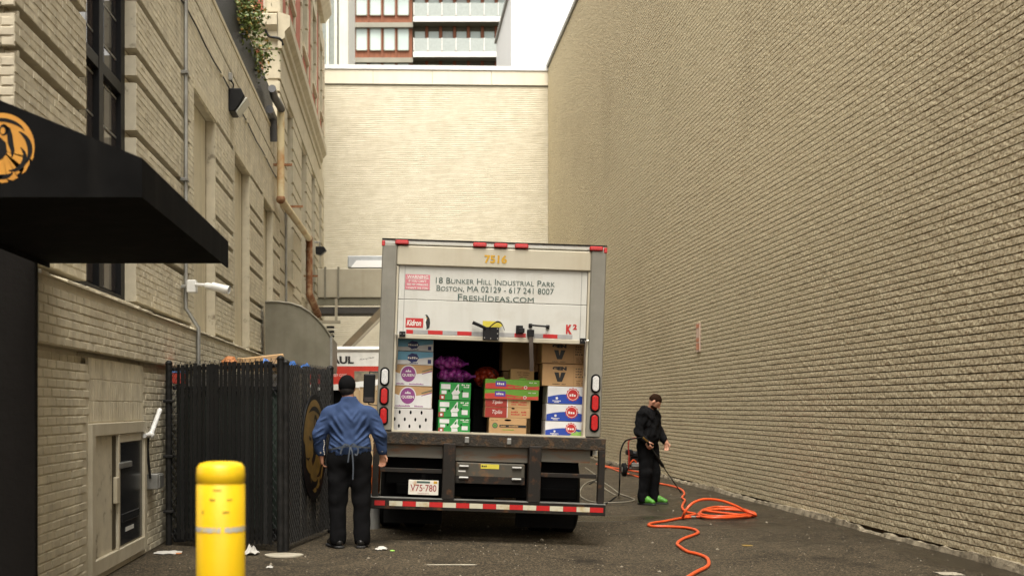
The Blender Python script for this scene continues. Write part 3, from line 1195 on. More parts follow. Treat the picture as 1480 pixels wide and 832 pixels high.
for y in (Y0 + 0.05, (Y0 + Y1) / 2, Y1 - 0.05):
    f.tube([(XB + 0.03, y, ZB + 0.06), (XB + 0.03, y, ZT - 0.02), (XC, y, PEAK - 0.04), (XA - 0.03, y, ZT - 0.02), (XA - 0.03, y, ZB + 0.06)], 0.014, 6)
f.build('frame_tubes', 'steel_grey', cn)
pr = Print(lambda u, v, L: (XC + u, Y0 - 0.0015 * L, ZB + v))
lion(pr, 0.015, (285 - 214) / 298.0 + 0.005, 0.165)
pr.build(cn, local=False)

# ------------------------------------------------------------------ conduit, camera, lamps, cables on the left wall
YC = -XU * FOC / (576 - 265) - 0.1
cx = XU + 0.05
cdt = thing('conduit_pipe', 'grey vertical conduit pipe clamped to the painted brick wall', 'pipe', (cx, YC, 1.9))
MB().tube([(cx + 0.16, YC, 1.9), (cx + 0.16, YC, 2.5), (cx, YC, 2.75), (cx, YC, 7.52)], 0.028, 10).build('pipe_run', 'steel_grey', cdt, smooth=True)
for z in (3.0, 4.35, 5.7, 7.0):
    MB().box(XU - 0.01, cx + 0.035, YC - 0.06, YC + 0.06, z, z + 0.04).build('clamp', 'steel_grey', cdt, bevel=0.004)
sc = thing('security_camera', 'white bullet security camera on a box on the grey conduit', 'camera', (cx + 0.09, YC - 0.06, 2.9))
zc = 1.5 + (588 - 416) / FOC * YC
MB().cbox(cx + 0.03, cx + 0.15, YC - 0.12, YC + 0.02, zc - 0.07, zc + 0.09, 0.012).build('junction_box', 'white_plastic', sc)
MB().tube([(cx + 0.14, YC - 0.10, zc + 0.03), (cx + 0.26, YC - 0.16, zc + 0.02), (cx + 0.30, YC - 0.16, zc + 0.01)], 0.022, 8).build('arm', 'white_plastic', sc, smooth=True)
body = MB()
d = Vector((0.28, -0.06, -0.07))
p0 = Vector((cx + 0.27, YC - 0.17, zc + 0.015))
body.tube([p0, p0 + d * 0.1, p0 + d], [0.03, 0.045, 0.045], 14)
bo = body.build('camera_body', 'white_plastic', sc, smooth=True)
hood = MB()
hood.tube([p0 + d * 0.35 + Vector((0, 0, 0.012)), p0 + d * 1.12 + Vector((0, 0, 0.012))], 0.050, 14, caps=False)
hood.build('sun_shield', 'white_plastic', bo, smooth=True)
MB().tube([p0 + d * 0.99, p0 + d * 1.01], 0.030, 12).build('lens', 'black_plastic', bo)

# wall-pack lamp
YW = -XU * FOC / (576 - 333)
zw = 1.5 + (588 - 148) / FOC * YW
wp = thing('wall_lamp', 'dark wall-pack lamp with glass front hung high on the painted brick', 'lamp', (XU, YW, zw))
MB().prism([(XU, YW - 0.22, zw + 0.17), (XU + 0.20, YW - 0.22, zw + 0.17), (XU + 0.26, YW - 0.22, zw + 0.05), (XU + 0.10, YW - 0.22, zw - 0.20), (XU, YW - 0.22, zw - 0.20)], (0, 0.44, 0)).build('housing', 'black_plastic', wp, bevel=0.015)
MB().prism([(XU + 0.268, YW - 0.19, zw + 0.03), (XU + 0.112, YW - 0.19, zw - 0.20), (XU + 0.125, YW - 0.19, zw - 0.215), (XU + 0.30, YW - 0.19, zw + 0.02)], (0, 0.38, 0)).build('glass_front', M('lamp_glass', (0.55, 0.55, 0.50), 0.15), wp, bevel=0.006)
MB().cbox(XU, XU + 0.06, YW - 0.22, YW - 0.12, zw + 0.30, zw + 0.42, 0.006).build('junction_box', 'steel_grey', wp)
MB().tube(smooth_path([(XU + 0.03, YW - 0.17, zw + 0.30), (XU + 0.07, YW - 0.14, zw + 0.25), (XU + 0.05, YW - 0.1, zw + 0.17)], 5), 0.012, 6).build('cable', 'black_plastic', wp)
cb = thing('wall_cable', 'thin dark cable run along the painted wall under the parapet', 'cable', (XU + 0.02, YF, 6.6))
pts = [(XU + 0.022, YF + 3.5 + i * 0.7, 6.60 + 0.02 * math.sin(i * 1.7)) for i in range(21)]
MB().tube(pts, 0.011, 5).build('cable_run', 'black_plastic', cb)
for i in (3, 8, 12, 16, 19):
    MB().cbox(XU, XU + 0.045, pts[i][1] - 0.05, pts[i][1] + 0.05, pts[i][2] - 0.04, pts[i][2] + 0.04, 0.006).build('cable_clip', 'stucco', cb)

# ------------------------------------------------------------------ roof terrace: black screen and shrubs
rs = thing('railing', 'black slatted roof terrace screen above the painted brick parapet', 'railing', (XU - 0.12, 16, PARTOP + 0.05))
y = 12.0
xx = XU - 0.10
while y < 25.0:
    MB().box(xx - 0.02, xx, y + 0.004, y + 0.096, PARTOP + 0.08, PARTOP + 0.98).build('slat', 'slat_black', rs)
    y += 0.10
MB().box(xx - 0.06, xx + 0.0, 12.0, 25.0, PARTOP + 0.985, PARTOP + 1.03).build('top_rail', 'fence_black', rs)
MB().box(xx - 0.055, xx + 0.004, 12.0, 25.0, PARTOP + 0.05, PARTOP + 0.078).build('bottom_rail', 'fence_black', rs)
def shrub(c, r, n, label, seed, name='terrace_shrub'):
    rr = random.Random(seed)
    t = thing(name, label, 'shrub', c)
    # planter, stems, leaves
    MB().cbox(c[0] - 0.25, c[0] + 0.2, c[1] - 0.6, c[1] + 0.6, c[2], c[2] + 0.35, 0.02).build('planter', 'black_plastic', t)
    st = MB()
    tips = []
    for k in range(16):
        a = rr.uniform(0, 6.28)
        q = rr.uniform(0.3, 1)
        tip = (c[0] + math.cos(a) * r[0] * q, c[1] + math.sin(a) * r[1] * q, c[2] + 0.35 + r[2] * rr.uniform(0.4, 1.1))
        st.tube(smooth_path([(c[0] + rr.uniform(-.1, .1), c[1] + rr.uniform(-.4, .4), c[2] + 0.3), (c[0] + (tip[0] - c[0]) * 0.3, c[1] + (tip[1] - c[1]) * 0.4, c[2] + 0.3 + (tip[2] - c[2]) * 0.5), tip], 4), 0.008, 4)
        tips.append(tip)
    st.build('stems', 'bark', t)
    for nm, mt, cnt in (('foliage', 'leaf', n), ('foliage', 'leaf_autumn', n // 6)):
        lf = MB()
        for k in range(cnt):
            tp = rr.choice(tips)
            p = Vector((rr.gauss(tp[0], 0.13), rr.gauss(tp[1], 0.18), rr.gauss(tp[2], 0.14)))
            L, W = rr.uniform(0.05, 0.10), rr.uniform(0.02, 0.04)
            d = Vector((rr.gauss(0, 1), rr.gauss(0, 1), rr.gauss(-0.2, 0.7))).normalized()
            s = d.cross(Vector((rr.gauss(0, 1), rr.gauss(0, 1), rr.gauss(0, 1)))).normalized()
            u = d.cross(s) * 0.012
            lf.add([p, p + d * L * 0.5 + s * W + u, p + d * L, p + d * L * 0.5 - s * W + u], [(0, 1, 2), (0, 2, 3)])
        lf.build(nm, mt, t)
    return t
shrub((-3.16, 16.0, 8.05), (0.45, 0.9, 0.8), 2200, 'leafy shrub topping the terrace screen above the wall lamp', 1)
shrub((-3.16, 18.0, 7.95), (0.5, 0.9, 0.75), 2400, 'dense green and yellow shrub midway along the black terrace screen', 2)
shrub((-3.14, 20.0, 7.75), (0.5, 0.9, 0.65), 2400, 'low yellow-green shrub spilling over the black terrace screen', 3)
shrub((-3.10, 21.8, 7.6), (0.5, 0.8, 0.55), 2200, 'green shrub beside the red brick corner and dark downspout elbow', 4)
MB().box(-8, XU - 0.6, YF + 0.5, YE, 7.0, 7.55).build('terrace_roof', 'soffit', lb)

# ------------------------------------------------------------------ taller building behind (limestone-coloured base, red brick above)
tb = thing('brick_building', 'tall red brick building with cream stone base, quoins and heavy cornices', 'building', (XU, YE, 0))
YT = 40.6
CZ = 10.35       # cornice
BAYS = [(27.3, 28.8), (31.3, 33.0), (34.9, 36.4), (38.2, 39.4)]
# window openings on two levels below the cornice
LV = [(4.7, 9.0)]
body = MB()
edges = [YE] + [v for b in BAYS for v in b] + [YT]
for i in range(0, len(edges) - 1):
    a, b = edges[i], edges[i + 1]
    op = i % 2 == 1
    if not op:
        body.box(-9, XU - 0.05, a, b, 0, 15.5)
    else:
        body.box(-9, XU - 0.05, a, b, 0, LV[0][0])
        body.box(-9, XU - 0.05, a, b, LV[0][1], 11.8)
        body.box(-9, XU - 0.05, a, b, 14.2, 15.5)
        body.box(-9, XU - 0.42, a, b, LV[0][0], LV[0][1])
        body.box(-9, XU - 0.42, a, b, 11.8, 14.2)
body.build('wall_core', 'lime_brick', tb)
# grooved blocks of the base
GR2 = [0.0, 0.9, 1.77, 2.64, 2.93, 3.5, 3.8, 4.38, 4.67, 5.25, 5.54, 6.12, 6.41, 6.99, 7.28, 7.86, 8.15, 8.73, 9.02]
for i in range(0, len(edges) - 1, 2):
    a, b = edges[i], edges[i + 1]
    for k in range(len(GR2) - 1):
        MB().box(XU - 0.049, XU, a + 0.001, b, GR2[k] + 0.065, GR2[k + 1]).build('stone_block', 'lime_brick', tb)
for i in range(1, len(edges) - 1, 2):
    a, b = edges[i], edges[i + 1]
    MB().box(XU - 0.048, XU - 0.003, a, b, 0.05, LV[0][0] - 0.1).build('spandrel', 'lime_brick', tb)
    MB().box(XU - 0.10, XU + 0.06, a - 0.1, b + 0.1, LV[0][0] - 0.1, LV[0][0]).build('sill', 'lime_brick', tb)
    for (z0, z1) in (LV[0], (11.8, 14.2)):
        wo_ = MB()
        wo_.box(XU - 0.415, XU - 0.36, a, a + 0.08, z0, z1)
        wo_.box(XU - 0.415, XU - 0.36, b - 0.08, b, z0, z1)
        wo_.box(XU - 0.415, XU - 0.36, a + 0.08, b - 0.08, z1 - 0.08, z1)
        wo_.box(XU - 0.415, XU - 0.36, a + 0.08, b - 0.08, (z0 + z1) / 2, (z0 + z1) / 2 + 0.07)
        ww = wo_.build('window', 'black_frame', tb)
        MB().box(XU - 0.412, XU - 0.39, a + 0.08, b - 0.08, z0, z1 - 0.08).build('pane', 'glass_dark', ww)
MB().box(XU - 0.049, XU + 0.01, YE + 0.001, YT, 9.09, 9.75).build('frieze', 'lime_brick', tb)
co = MB()
co.prism([(XU - 0.04, YE - 0.12, 9.76), (XU + 0.05, YE - 0.12, 9.76), (XU + 0.05, YE - 0.12, 9.95), (XU + 0.12, YE - 0.12, 10.0), (XU + 0.12, YE - 0.12, 10.14), (XU + 0.24, YE - 0.12, 10.26), (XU + 0.24, YE - 0.12, 10.5), (XU - 0.04, YE - 0.12, 10.6)], (0, 38.6 - YE, 0))
co.build('cornice', 'lime_brick', tb)
for i in range(0, len(edges) - 1, 2):
    a, b = edges[i], edges[i + 1]
    MB().box(XU - 0.049, XU - 0.01, a + 0.30, b - 0.30, 10.6, 14.9).build('brick_facing', 'pink_brick', tb)
    for k in range(6):
        z = 10.62 + k * 0.72
        w = 0.42 if k % 2 else 0.30
        MB().box(XU - 0.049, XU + 0.03, a + 0.002, a + w, z, z + 0.66).build('quoin', 'lime_brick', tb)
        MB().box(XU - 0.049, XU + 0.03, b - w, b - 0.002, z, z + 0.66).build('quoin', 'lime_brick', tb)
for i in range(1, len(edges) - 1, 2):
    a, b = edges[i], edges[i + 1]
    MB().box(XU - 0.049, XU - 0.01, a, b, 10.6, 11.65).build('brick_facing', 'pink_brick', tb)
    MB().box(XU - 0.10, XU + 0.08, a - 0.1, b + 0.1, 11.66, 11.79).build('sill', 'lime_brick', tb)
    MB().box(XU - 0.049, XU + 0.04, a - 0.1, b + 0.1, 14.21, 14.6).build('lintel', 'lime_brick', tb)
ev = MB()
ev.prism([(XU - 0.1, YE - 0.4, 15.0), (XU + 0.15, YE - 0.4, 15.0), (XU + 0.38, YE - 0.4, 15.3), (XU + 0.38, YE - 0.4, 15.6), (XU - 0.1, YE - 0.4, 15.9)], (0, 39.4 - YE, 0))
ev.build('eaves', 'lime_brick', tb)
# street-facing side: quoins and red bricks seen over the terrace
fq = MB()
for k in range(len(GR2) - 1):
    if GR2[k] > 6.9:
        MB().box(-3.03 - (0.06 if k % 2 else 0), XU - 0.0015, YE - 0.05, YE - 0.002, GR2[k] + 0.065, GR2[k + 1]).build('quoin', 'lime_brick', tb)
MB().box(-3.02, XU - 0.0015, YE - 0.03, YE - 0.002, 9.09, 9.75).build('quoin', 'lime_brick', tb)
for k in range(7):
    z = 10.62 + k * 0.72
    MB().box(-3.03 - (0.06 if k % 2 else 0), XU - 0.0015, YE - 0.05, YE - 0.002, z, z + 0.66).build('quoin', 'lime_brick', tb)
rb = MB()
rnd = random.Random(3)
z = 7.4
row = 0
while z < 13:
    x = -3.12
    L0 = 0.21 if row % 2 == 0 else 0.105
    while x > -5.2:
        x2 = x - L0
        rb.box(x2 + 0.006, x - 0.006, YE - 0.03 + rnd.uniform(-.003, .003), YE - 0.001, z + 0.006, z + 0.070)
        x = x2
        L0 = 0.21
    z += 0.075
    row += 1
meta(rb.build('red_brickwork', 'red_brick', tb), kind='stuff')
MB().box(-6.5, -3.09, YE - 0.02, YE + 0.05, 7.0, 15.4).build('mortar_backing', 'red_mortar', tb)
co = MB()
co.prism([(-6, YE, 9.76), (-6, YE - 0.05, 9.76), (-6, YE - 0.05, 9.95), (-6, YE - 0.12, 10.0), (-6, YE - 0.12, 10.14), (-6, YE - 0.24, 10.26), (-6, YE - 0.24, 10.5), (-6, YE, 10.6)][::-1], (6 + XU - 0.05, 0, 0))
co.build('cornice', 'lime_brick', tb)
# gooseneck cable pipe on the corner
gl = thing('gooseneck_pipe', 'thin black gooseneck pipe bent round the red brick corner', 'pipe', (-3.3, YE - 0.1, 9.3))
MB().tube(smooth_path([px2w(352, 26, YE - 0.12), px2w(375, 25, YE - 0.14), px2w(381, 36, YE - 0.14), px2w(388, 52, YE - 0.12), px2w(404, 56, YE - 0.12), px2w(409, 66, YE - 0.06)], 5), 0.03, 8).build('pipe_run', 'black_plastic', gl, smooth=True)

# downspout
ds = thing('downspout', 'cream and rust stained downspout with dark elbow running down the stone base', 'pipe', (XU + 0.1, 24.6, 2.4))
e = [px2w(380, 128, 23.2), px2w(392, 140, 23.6), px2w(407, 158, 24.2)]
for p in e: p.x = max(p.x, XU + 0.09)
MB().tube(e, 0.085, 10).build('elbow', 'pipe_dark', ds, smooth=True)
YD = 24.25
xd = XU + 0.16
def wz(py, Y): return EYE - (py - VPY) / FOC * Y
MB().tube([(xd, YD, wz(156, YD)), (xd, YD, wz(288, YD))], 0.085, 10).build('pipe_run', 'pipe_cream', ds, smooth=True)
pa = Vector((xd, YD, wz(288, YD)))
Y2 = -xd * FOC / (576 - 447)
pb = Vector((xd, Y2, wz(345, Y2)))
pc = Vector((xd, Y2, wz(425, Y2)))
Y3 = -xd * FOC / (576 - 474)
pd = Vector((xd + 0.1, Y2 + 2.2, wz(455, Y2 + 2.2)))
MB().tube([pa, pa + (pb - pa) * 0.03, pb], 0.085, 10).build('pipe_run', 'pipe_cream', ds, smooth=True)
MB().tube([pb, pc], 0.10, 10).build('pipe_run', 'rust', ds, smooth=True)
MB().tube([pc, pd], 0.11, 10).build('pipe_run', 'rust', ds, smooth=True)
for p in (pa, pb, pc):
    MB().ball(p, 0.105, 10, 6).build('joint', 'rust', ds, smooth=True)
for (pz, yy) in ((wz(240, YD), YD), (wz(400, Y2), Y2), (wz(300, 27), 27.0)):
    MB().box(XU, xd + 0.25, yy - 0.03, yy + 0.03, pz, pz + 0.05).build('bracket', 'rust', ds)
dd = thing('downspout', 'short black downspout offset below the terrace screen', 'pipe', (XU + 0.05, 23.9, 5.5))
e = [px2w(383, 158, 23.0), px2w(398, 170, 23.6), px2w(401, 205, 23.7)]
for p in e: p.x = XU + 0.06
MB().tube(e, 0.09, 8).build('pipe_run', 'pipe_dark', dd, smooth=True)
gp = thing('vertical_pipe', 'slim blue-grey vertical pipe beside the curved metal hood', 'pipe', (XU + 0.05, 26.9, 2.6))
yv = -(XU + 0.05) * FOC / (576 - 413.5)
MB().tube([(XU + 0.05, yv, wz(300, yv)), (XU + 0.05, yv, wz(440, yv))], 0.03, 8).build('pipe_run', 'steel_grey', gp, smooth=True)
fl = thing('flood_lamp', 'small dark flood lamp on a stem high on the stone base', 'lamp', (XU, 36, 6.0))
yv = 36.0
MB().tube([(XU, yv, wz(350, yv)), (XU + 0.18, yv, wz(350, yv)), (XU + 0.18, yv, wz(358, yv))], 0.025, 6).build('stem', 'steel_grey', fl)
MB().prism([(XU + 0.05, yv - 0.15, wz(357, yv)), (XU + 0.32, yv - 0.15, wz(357, yv)), (XU + 0.40, yv - 0.15, wz(362, yv)), (XU + 0.22, yv - 0.15, wz(369, yv)), (XU + 0.05, yv - 0.15, wz(367, yv))], (0, 0.3, 0)).build('housing', 'black_plastic', fl, bevel=0.01)

# ------------------------------------------------------------------ curved metal hood
YH = 22.0
hd = thing('metal_hood', 'large grey sheet-metal hood with curved top jutting from the painted wall', 'hood', (XU, YH, 2.2))
pts = []
for (px, py) in ((383, 437), (402, 437), (420, 439), (435, 444), (448, 452), (460, 463), (470, 475), (478, 487), (478, 532), (383, 532)):
    p = px2w(px, py, YH)
    pts.append((max(p.x, XU + 0.012), YH, p.z))
front = MB().prism(pts, (0, 0.02, 0)).build('front_sheet', 'hood_metal', hd)
n = len(pts)
skin_ = MB()
for i in range(0, n - 3):
    a, b = Vector(pts[i]), Vector(pts[i + 1])
    skin_.prism([a + Vector((0, 0.021, 0)), b + Vector((0, 0.021, 0)), b + Vector((0, 2.2, 0)), a + Vector((0, 2.2, 0))], (0, 0, -0.02))
skin_.build('curved_top', 'hood_metal', hd)
a, b = Vector(pts[7]), Vector(pts[8])
MB().box(a.x - 0.02, a.x + 0.005, YH + 0.021, YH + 2.2, b.z, a.z).build('side_sheet', 'hood_metal', hd)
MB().box(a.x - 0.012, a.x + 0.03, YH - 0.012, YH + 0.05, b.z, a.z + 0.02).build('edge_trim', 'steel_grey', hd)
rim = [Vector(p) + Vector((0, -0.01, 0.015)) for p in pts[:8]]
MB().tube(rim, 0.018, 6).build('rolled_edge', 'hood_metal', hd)
MB().box(XU + 0.05, a.x, YH + 0.03, YH + 2.1, b.z - 0.05, b.z - 0.002).build('bottom_rail', 'hood_metal', hd)

# ------------------------------------------------------------------ duct bridge across the alley end
YB = 35.0
db = thing('duct_bridge', 'beige sheet-metal duct bridge carried across the alley on steel brackets', 'duct', (0, YB, 5.0))
z0, z1 = wz(430, YB), wz(388, YB)
xa, xb_, xc_ = px2w(458, 0, YB).x, px2w(489, 0, YB).x, 5.6
for (a, b) in ((xa, px2w(470, 0, YB).x), (px2w(470, 0, YB).x, xb_), (xb_, 1.5), (1.5, 3.6), (3.6, xc_)):
    MB().cbox(a + 0.008, b - 0.008, YB, YB + 1.4, z0, z1, 0.02).build('duct_section', 'duct_metal', db)
for x in (px2w(470, 0, YB).x, xb_, 1.5, 3.6):
    MB().box(x - 0.03, x + 0.03, YB - 0.03, YB + 1.43, z0 - 0.03, z1 + 0.05).build('flange', 'hood_metal', db)
MB().box(xa, xc_, YB + 0.05, YB + 0.25, wz(440, YB), z0 - 0.032).build('beam', 'soffit', db)
MB().box(xa, xc_, YB + 0.1, YB + 1.3, wz(452, YB), wz(443, YB)).build('beam', M('beam_dark', (0.05, 0.045, 0.04), 0.7), db)
MB().box(px2w(484, 0, YB).x, px2w(488, 0, YB).x, YB - 0.06, YB + 0.0, wz(466, YB), z0 - 0.03).build('hanger', 'duct_metal', db)
MB().box(px2w(462, 0, YB).x, px2w(492, 0, YB).x, YB - 0.07, YB + 0.1, wz(467, YB), wz(463, YB)).build('bracket', 'duct_metal', db)
pa, pb = px2w(480, 522, 34.5), px2w(556, 446, 34.5)
dv = (pb - pa).normalized()
nv = Vector((-dv.z, 0, dv.x)) * 0.12
MB().prism([pa - nv, pb - nv, pb + nv, pa + nv], (0, 0.16, 0)).build('strut', M('strut_iron', (0.13, 0.105, 0.065), 0.6, 0.2, col2=(0.20, 0.15, 0.09), ns=3), db)
MB().prism([pa - nv * 1.3 + Vector((0, -.02, 0)), pb - nv * 1.3 + Vector((0, -.02, 0)), pb - nv * 0.7 + Vector((0, -.02, 0)), pa - nv * 0.7 + Vector((0, -.02, 0))], (0, 0.2, 0)).build('strut_flange', 'duct_metal', db)
MB().box(pa.x - 0.2, pa.x + 0.1, 34.5, 34.7, 0.0, pa.z + 0.2).build('column', 'strut_iron', db)
sk = thing('roof_unit', 'grey framed white box standing on the duct bridge', 'unit', (0, YB + 0.3, z1))
xs0, xs1 = px2w(502, 0, YB).x, 1.2
MB().cbox(xs0, xs1, YB + 0.2, YB + 1.2, z1 + 0.055, wz(368, YB), 0.03).build('housing', M('unit_grey', (0.42, 0.44, 0.46), 0.5), sk)
MB().prism([(xs0 + 0.1, YB + 0.19, z1 + 0.06), (xs1 - 0.05, YB + 0.19, z1 + 0.06), (xs1 - 0.05, YB + 0.19, wz(375, YB)), (xs0 + 0.28, YB + 0.19, wz(375, YB))], (0, -0.02, 0)).build('front_panel', 'white_panel', sk)
# louvre behind the strut
lv = thing('wall_louvre', 'small dark slatted louvre on the far cream wall behind the strut', 'louvre', (-2.2, 41.6, 2.5))
for k in range(8):
    z = wz(520, 41.5) + k * 0.17
    MB().box(px2w(472, 0, 41.5).x, px2w(483, 0, 41.5).x, 41.5, 41.56, z, z + 0.08).build('slat', 'black_frame', lv)

# ------------------------------------------------------------------ far buildings over the end wall
def Xf(px, Y): return (px - VPX) / FOC * Y
YR = 95.0
hr = thing('apartment_tower', 'apartment tower with rust-coloured window bays and white balconies above the end wall', 'building', (1.5, YR, 0))
xl, xm, xr = Xf(503, YR), Xf(596, YR), Xf(760, YR)
FL = 3.01
zb0 = EYE + (588 - 91) / FOC * YR - FL * 2      # floor band bottoms
MB().box(xl - 0.2, xr, YR + 0.9, YR + 14, 0, zb0 + FL * 5).build('tower_core', 'soffit', hr)
MB().box(xl, xm, YR + 0.25, YR + 0.89, 0, zb0 + FL * 5 - 0.01).build('bay_wall', 'wood_red', hr)
for k in range(5):
    z = zb0 + FL * k
    MB().box(xl - 0.05, xm + 0.05, YR - 0.15, YR + 0.24, z, z + 0.40).build('floor_band', 'band_concrete', hr)
    for i in range(4):
        a = xl + 0.72 + i * (xm - xl - 0.75) / 4
        w_ = 0.88
        fo = MB()
        fo.box(a - 0.06, a, YR + 0.1, YR + 0.249, z + 1.15, z + FL - 0.02)
        fo.box(a + w_, a + w_ + 0.06, YR + 0.1, YR + 0.249, z + 1.15, z + FL - 0.02)
        fo.box(a, a + w_, YR + 0.1, YR + 0.249, z + 1.09, z + 1.15)
        wd = fo.build('window', 'band_concrete', hr)
        MB().box(a, a + w_, YR + 0.17, YR + 0.245, z + 1.15, z + FL - 0.02).build('pane', 'glass_pale', wd)
        MB().box(a - 0.25, a - 0.17, YR + 0.08, YR + 0.249, z + 0.41, z + FL - 0.01).build('pilaster', 'wood_red', hr)
    # balcony
    zs = z + 0.35
    MB().box(xm + 0.06, xr, YR - 0.4, YR + 0.85, zs, zs + 0.12).build('balcony_floor', 'soffit', hr)
    MB().box(xm + 0.06, xr, YR - 0.5, YR - 0.405, zs, zs + 0.45).build('balcony_edge', 'balcony_white', hr)
    n = 8
    for i in range(n):
        a = xm + 0.12 + i * (xr - xm - 0.12) / n
        b = a + (xr - xm - 0.12) / n
        MB().box(a + 0.05, b - 0.05, YR - 0.46, YR - 0.44, zs + 0.47, zs + 1.60).build('balustrade_pane', 'pale_glass', hr)
        MB().box(a - 0.04, a + 0.04, YR - 0.48, YR - 0.42, zs + 0.56, zs + 1.64).build('balustrade_post', 'balcony_white', hr)
        MB().box(a + 0.1, b - 0.22, YR + 0.8, YR + 0.88, zs + 0.14, zs + 2.6).build('window', 'glass_pale' if (i * 7 + k * 3) % 5 else 'pale_glass', hr)
        MB().box(b - 0.2, b + 0.05, YR + 0.6, YR + 0.87, zs + 0.13, zs + FL - 0.02).build('pillar', 'wood_red', hr)
wb = thing('white_building', 'plain white metal-panelled building rising behind the end wall', 'building', (9, 60, 0))
MB().box(6.12, 15, 60.05, 69.2, 0, 24.2).build('wall_core', 'white_panel', wb)
xw_ = 6.1
for i in range(4):
    MB().box(xw_ + 0.012, xw_ + 2.2 - 0.012, 60, 60.045, 0, 24.2).build('wall_panel', 'white_panel', wb)
    xw_ += 2.2
MB().box(6.0, 15.1, 59.9, 69.3, 24.21, 24.4).build('roof_edge', 'steel_grey', wb)
pf = thing('pale_building', 'pale building with close vertical fins beside the red brick eaves', 'building', (-5, 62, 0))
MB().box(-16, Xf(503, 62), 62.4, 72, 0, 34).build('wall_core', 'pale_fin', pf)
MB().box(Xf(490, 62), Xf(503, 62), 62.0, 62.39, 0, 34).build('corner_pier', 'parapet', pf)
x = -9.0
while x < Xf(488, 62):
    MB().box(x, x + 0.16, 61.9, 62.39, 0, 34).build('fin', 'pale_fin', pf)
    MB().box(x + 0.17, x + 0.42, 62.3, 62.385, 0, 34).build('glazing_strip', 'pale_glass', pf)
    x += 0.45

# ------------------------------------------------------------------ fenced enclosure
fnl = px2g(236, 787); fnr = px2g(404, 799)
fnl = Vector((XL + 0.10, 12.05, 0.0)); fnr = Vector((-1.21, 11.35, 0.02))
gr_ = Vector((-0.80, 13.0, 0.02))
def fence(name, label, cat, A, B, H, slat_pitch, skip_first=0, lean=0.0, wire_mat='fence_wire', woff=0.013):
    t = thing(name, label, cat, tuple(A))
    d = (B - A)
    L = d.length
    d = d.normalized()
    nrm = Vector((d.y, -d.x, 0))      # towards the outside
    up = Vector((0, 0, 1)) + nrm * 0
    P = lambda s, z, o=0.0: A + d * s + up * z + nrm * o
    # posts and rails
    for s in (0, L):
        MB().tube([P(s, 0.0), P(s, H + 0.0)], 0.036, 12).build('post', 'fence_black', t, smooth=True)
        MB().ball(P(s, H + 0.005), (0.042, 0.042, 0.035), 10, 6).build('post_cap', 'fence_black', t, smooth=True)
    for z in (0.12, H - 0.06):
        MB().tube([P(0.03, z, -0.028), P(L - 0.03, z, -0.028)], 0.020, 8).build('rail', 'fence_black', t, smooth=True)
    k = 0
    s = 0.08
    rr = random.Random(len(label))
    while s < L - 0.07:
        if k >= skip_first:
            w = slat_pitch * 0.40
            q = rr.uniform(-0.003, 0.003)
            m = MB()
            e1, e2 = rr.uniform(-.006, .006), rr.uniform(-.006, .006)
            a, b = P(s - w + q, 0.07 + rr.uniform(-.01, .01), 0.002 + e1), P(s + w + q, 0.07, 0.002 - e1)
            zt = H - 0.015 + rr.uniform(-0.012, 0.012)
            a2, b2 = P(s - w + rr.uniform(-0.003, 0.003), zt, 0.002 + e2), P(s + w, zt, 0.002 - e2)
            m.prism([a, b, b2, a2], nrm * 0.006)
            m.build('slat', 'slat_black', t)
        s += slat_pitch
        k += 1
    wires = MB()
    p = 0.066
    zmax = H + 0.02
    for sg in (1, -1):
        k = -int(zmax / p) - 2
        while k * p < L + zmax:
            s0 = k * p
            pts = []
            # s = s0 + z*0.75 (sg=1) or s = s0 - ... clipped
            z_lo, z_hi = 0.05, zmax
            f0 = lambda z: s0 + sg * z * 0.72 + (0 if sg == 1 else 0)
            zz = np.linspace(z_lo, z_hi, 60)
            ok = [z for z in zz if 0.02 < f0(z) < L - 0.02]
            if len(ok) > 1:
                wires.tube([P(f0(ok[0]), ok[0], woff + 0.004 * sg), P(f0(ok[-1]), ok[-1], woff + 0.004 * sg)], 0.0026, 4, caps=False)
            k += 1
    meta(wires.build('chain_link', wire_mat, t), kind='stuff')
    return t, P, L, nrm, d
H1 = 1.97
ft, P1, L1, n1, d1 = fence('slatted_fence', 'black chain-link fence with upright privacy slats behind the yellow bollard', 'fence', fnl, fnr, H1, 0.0575, 1, woff=0.002)
gt, P2, L2, n2, d2 = fence('slatted_gate', 'open black chain-link gate carrying a gold lion sign beside the man in blue', 'gate', fnr + Vector((0.05, 0.02, 0)), gr_, 1.93, 0.05, 0, 0, M('gate_wire', (0.075, 0.073, 0.070), 0.4, 0.2, spec=0.6))
# tie bands and rust where the posts meet the rails
for z in (0.35, 0.95, 1.55):
    MB().cbox(-0.055, 0.055, -0.05, 0.05, z, z + 0.03, 0.006).build('tie_band', 'fence_black', ft, local=True)
# lion sign on gate
sgn = thing('lion_sign', 'round black sign with gold lion emblem hung on the black gate', 'sign', tuple(P2(L2 * 0.52, 0.5, 0.03)))
ctr = P2(L2 * 0.52, 1.04, 0.034)
m = MB()
ring = [ctr + d2 * (0.44 * math.cos(a)) + Vector((0, 0, 0.58 * math.sin(a))) for a in [2 * math.pi * i / 40 for i in range(40)]]
m.prism(ring, n2 * 0.015)
m.build('disc', 'black_frame', sgn)
pr = Print(lambda u, v, L: ctr + d2 * u + Vector((0, 0, v * 1.25)) + n2 * (0.016 + 0.0012 * L))
lion(pr, -0.02, 0.02, 0.40, mat=M('gold_worn', (0.26, 0.15, 0.025), 0.5, col2=(0.12, 0.075, 0.02), ns=5))
pr.build(sgn, local=False)
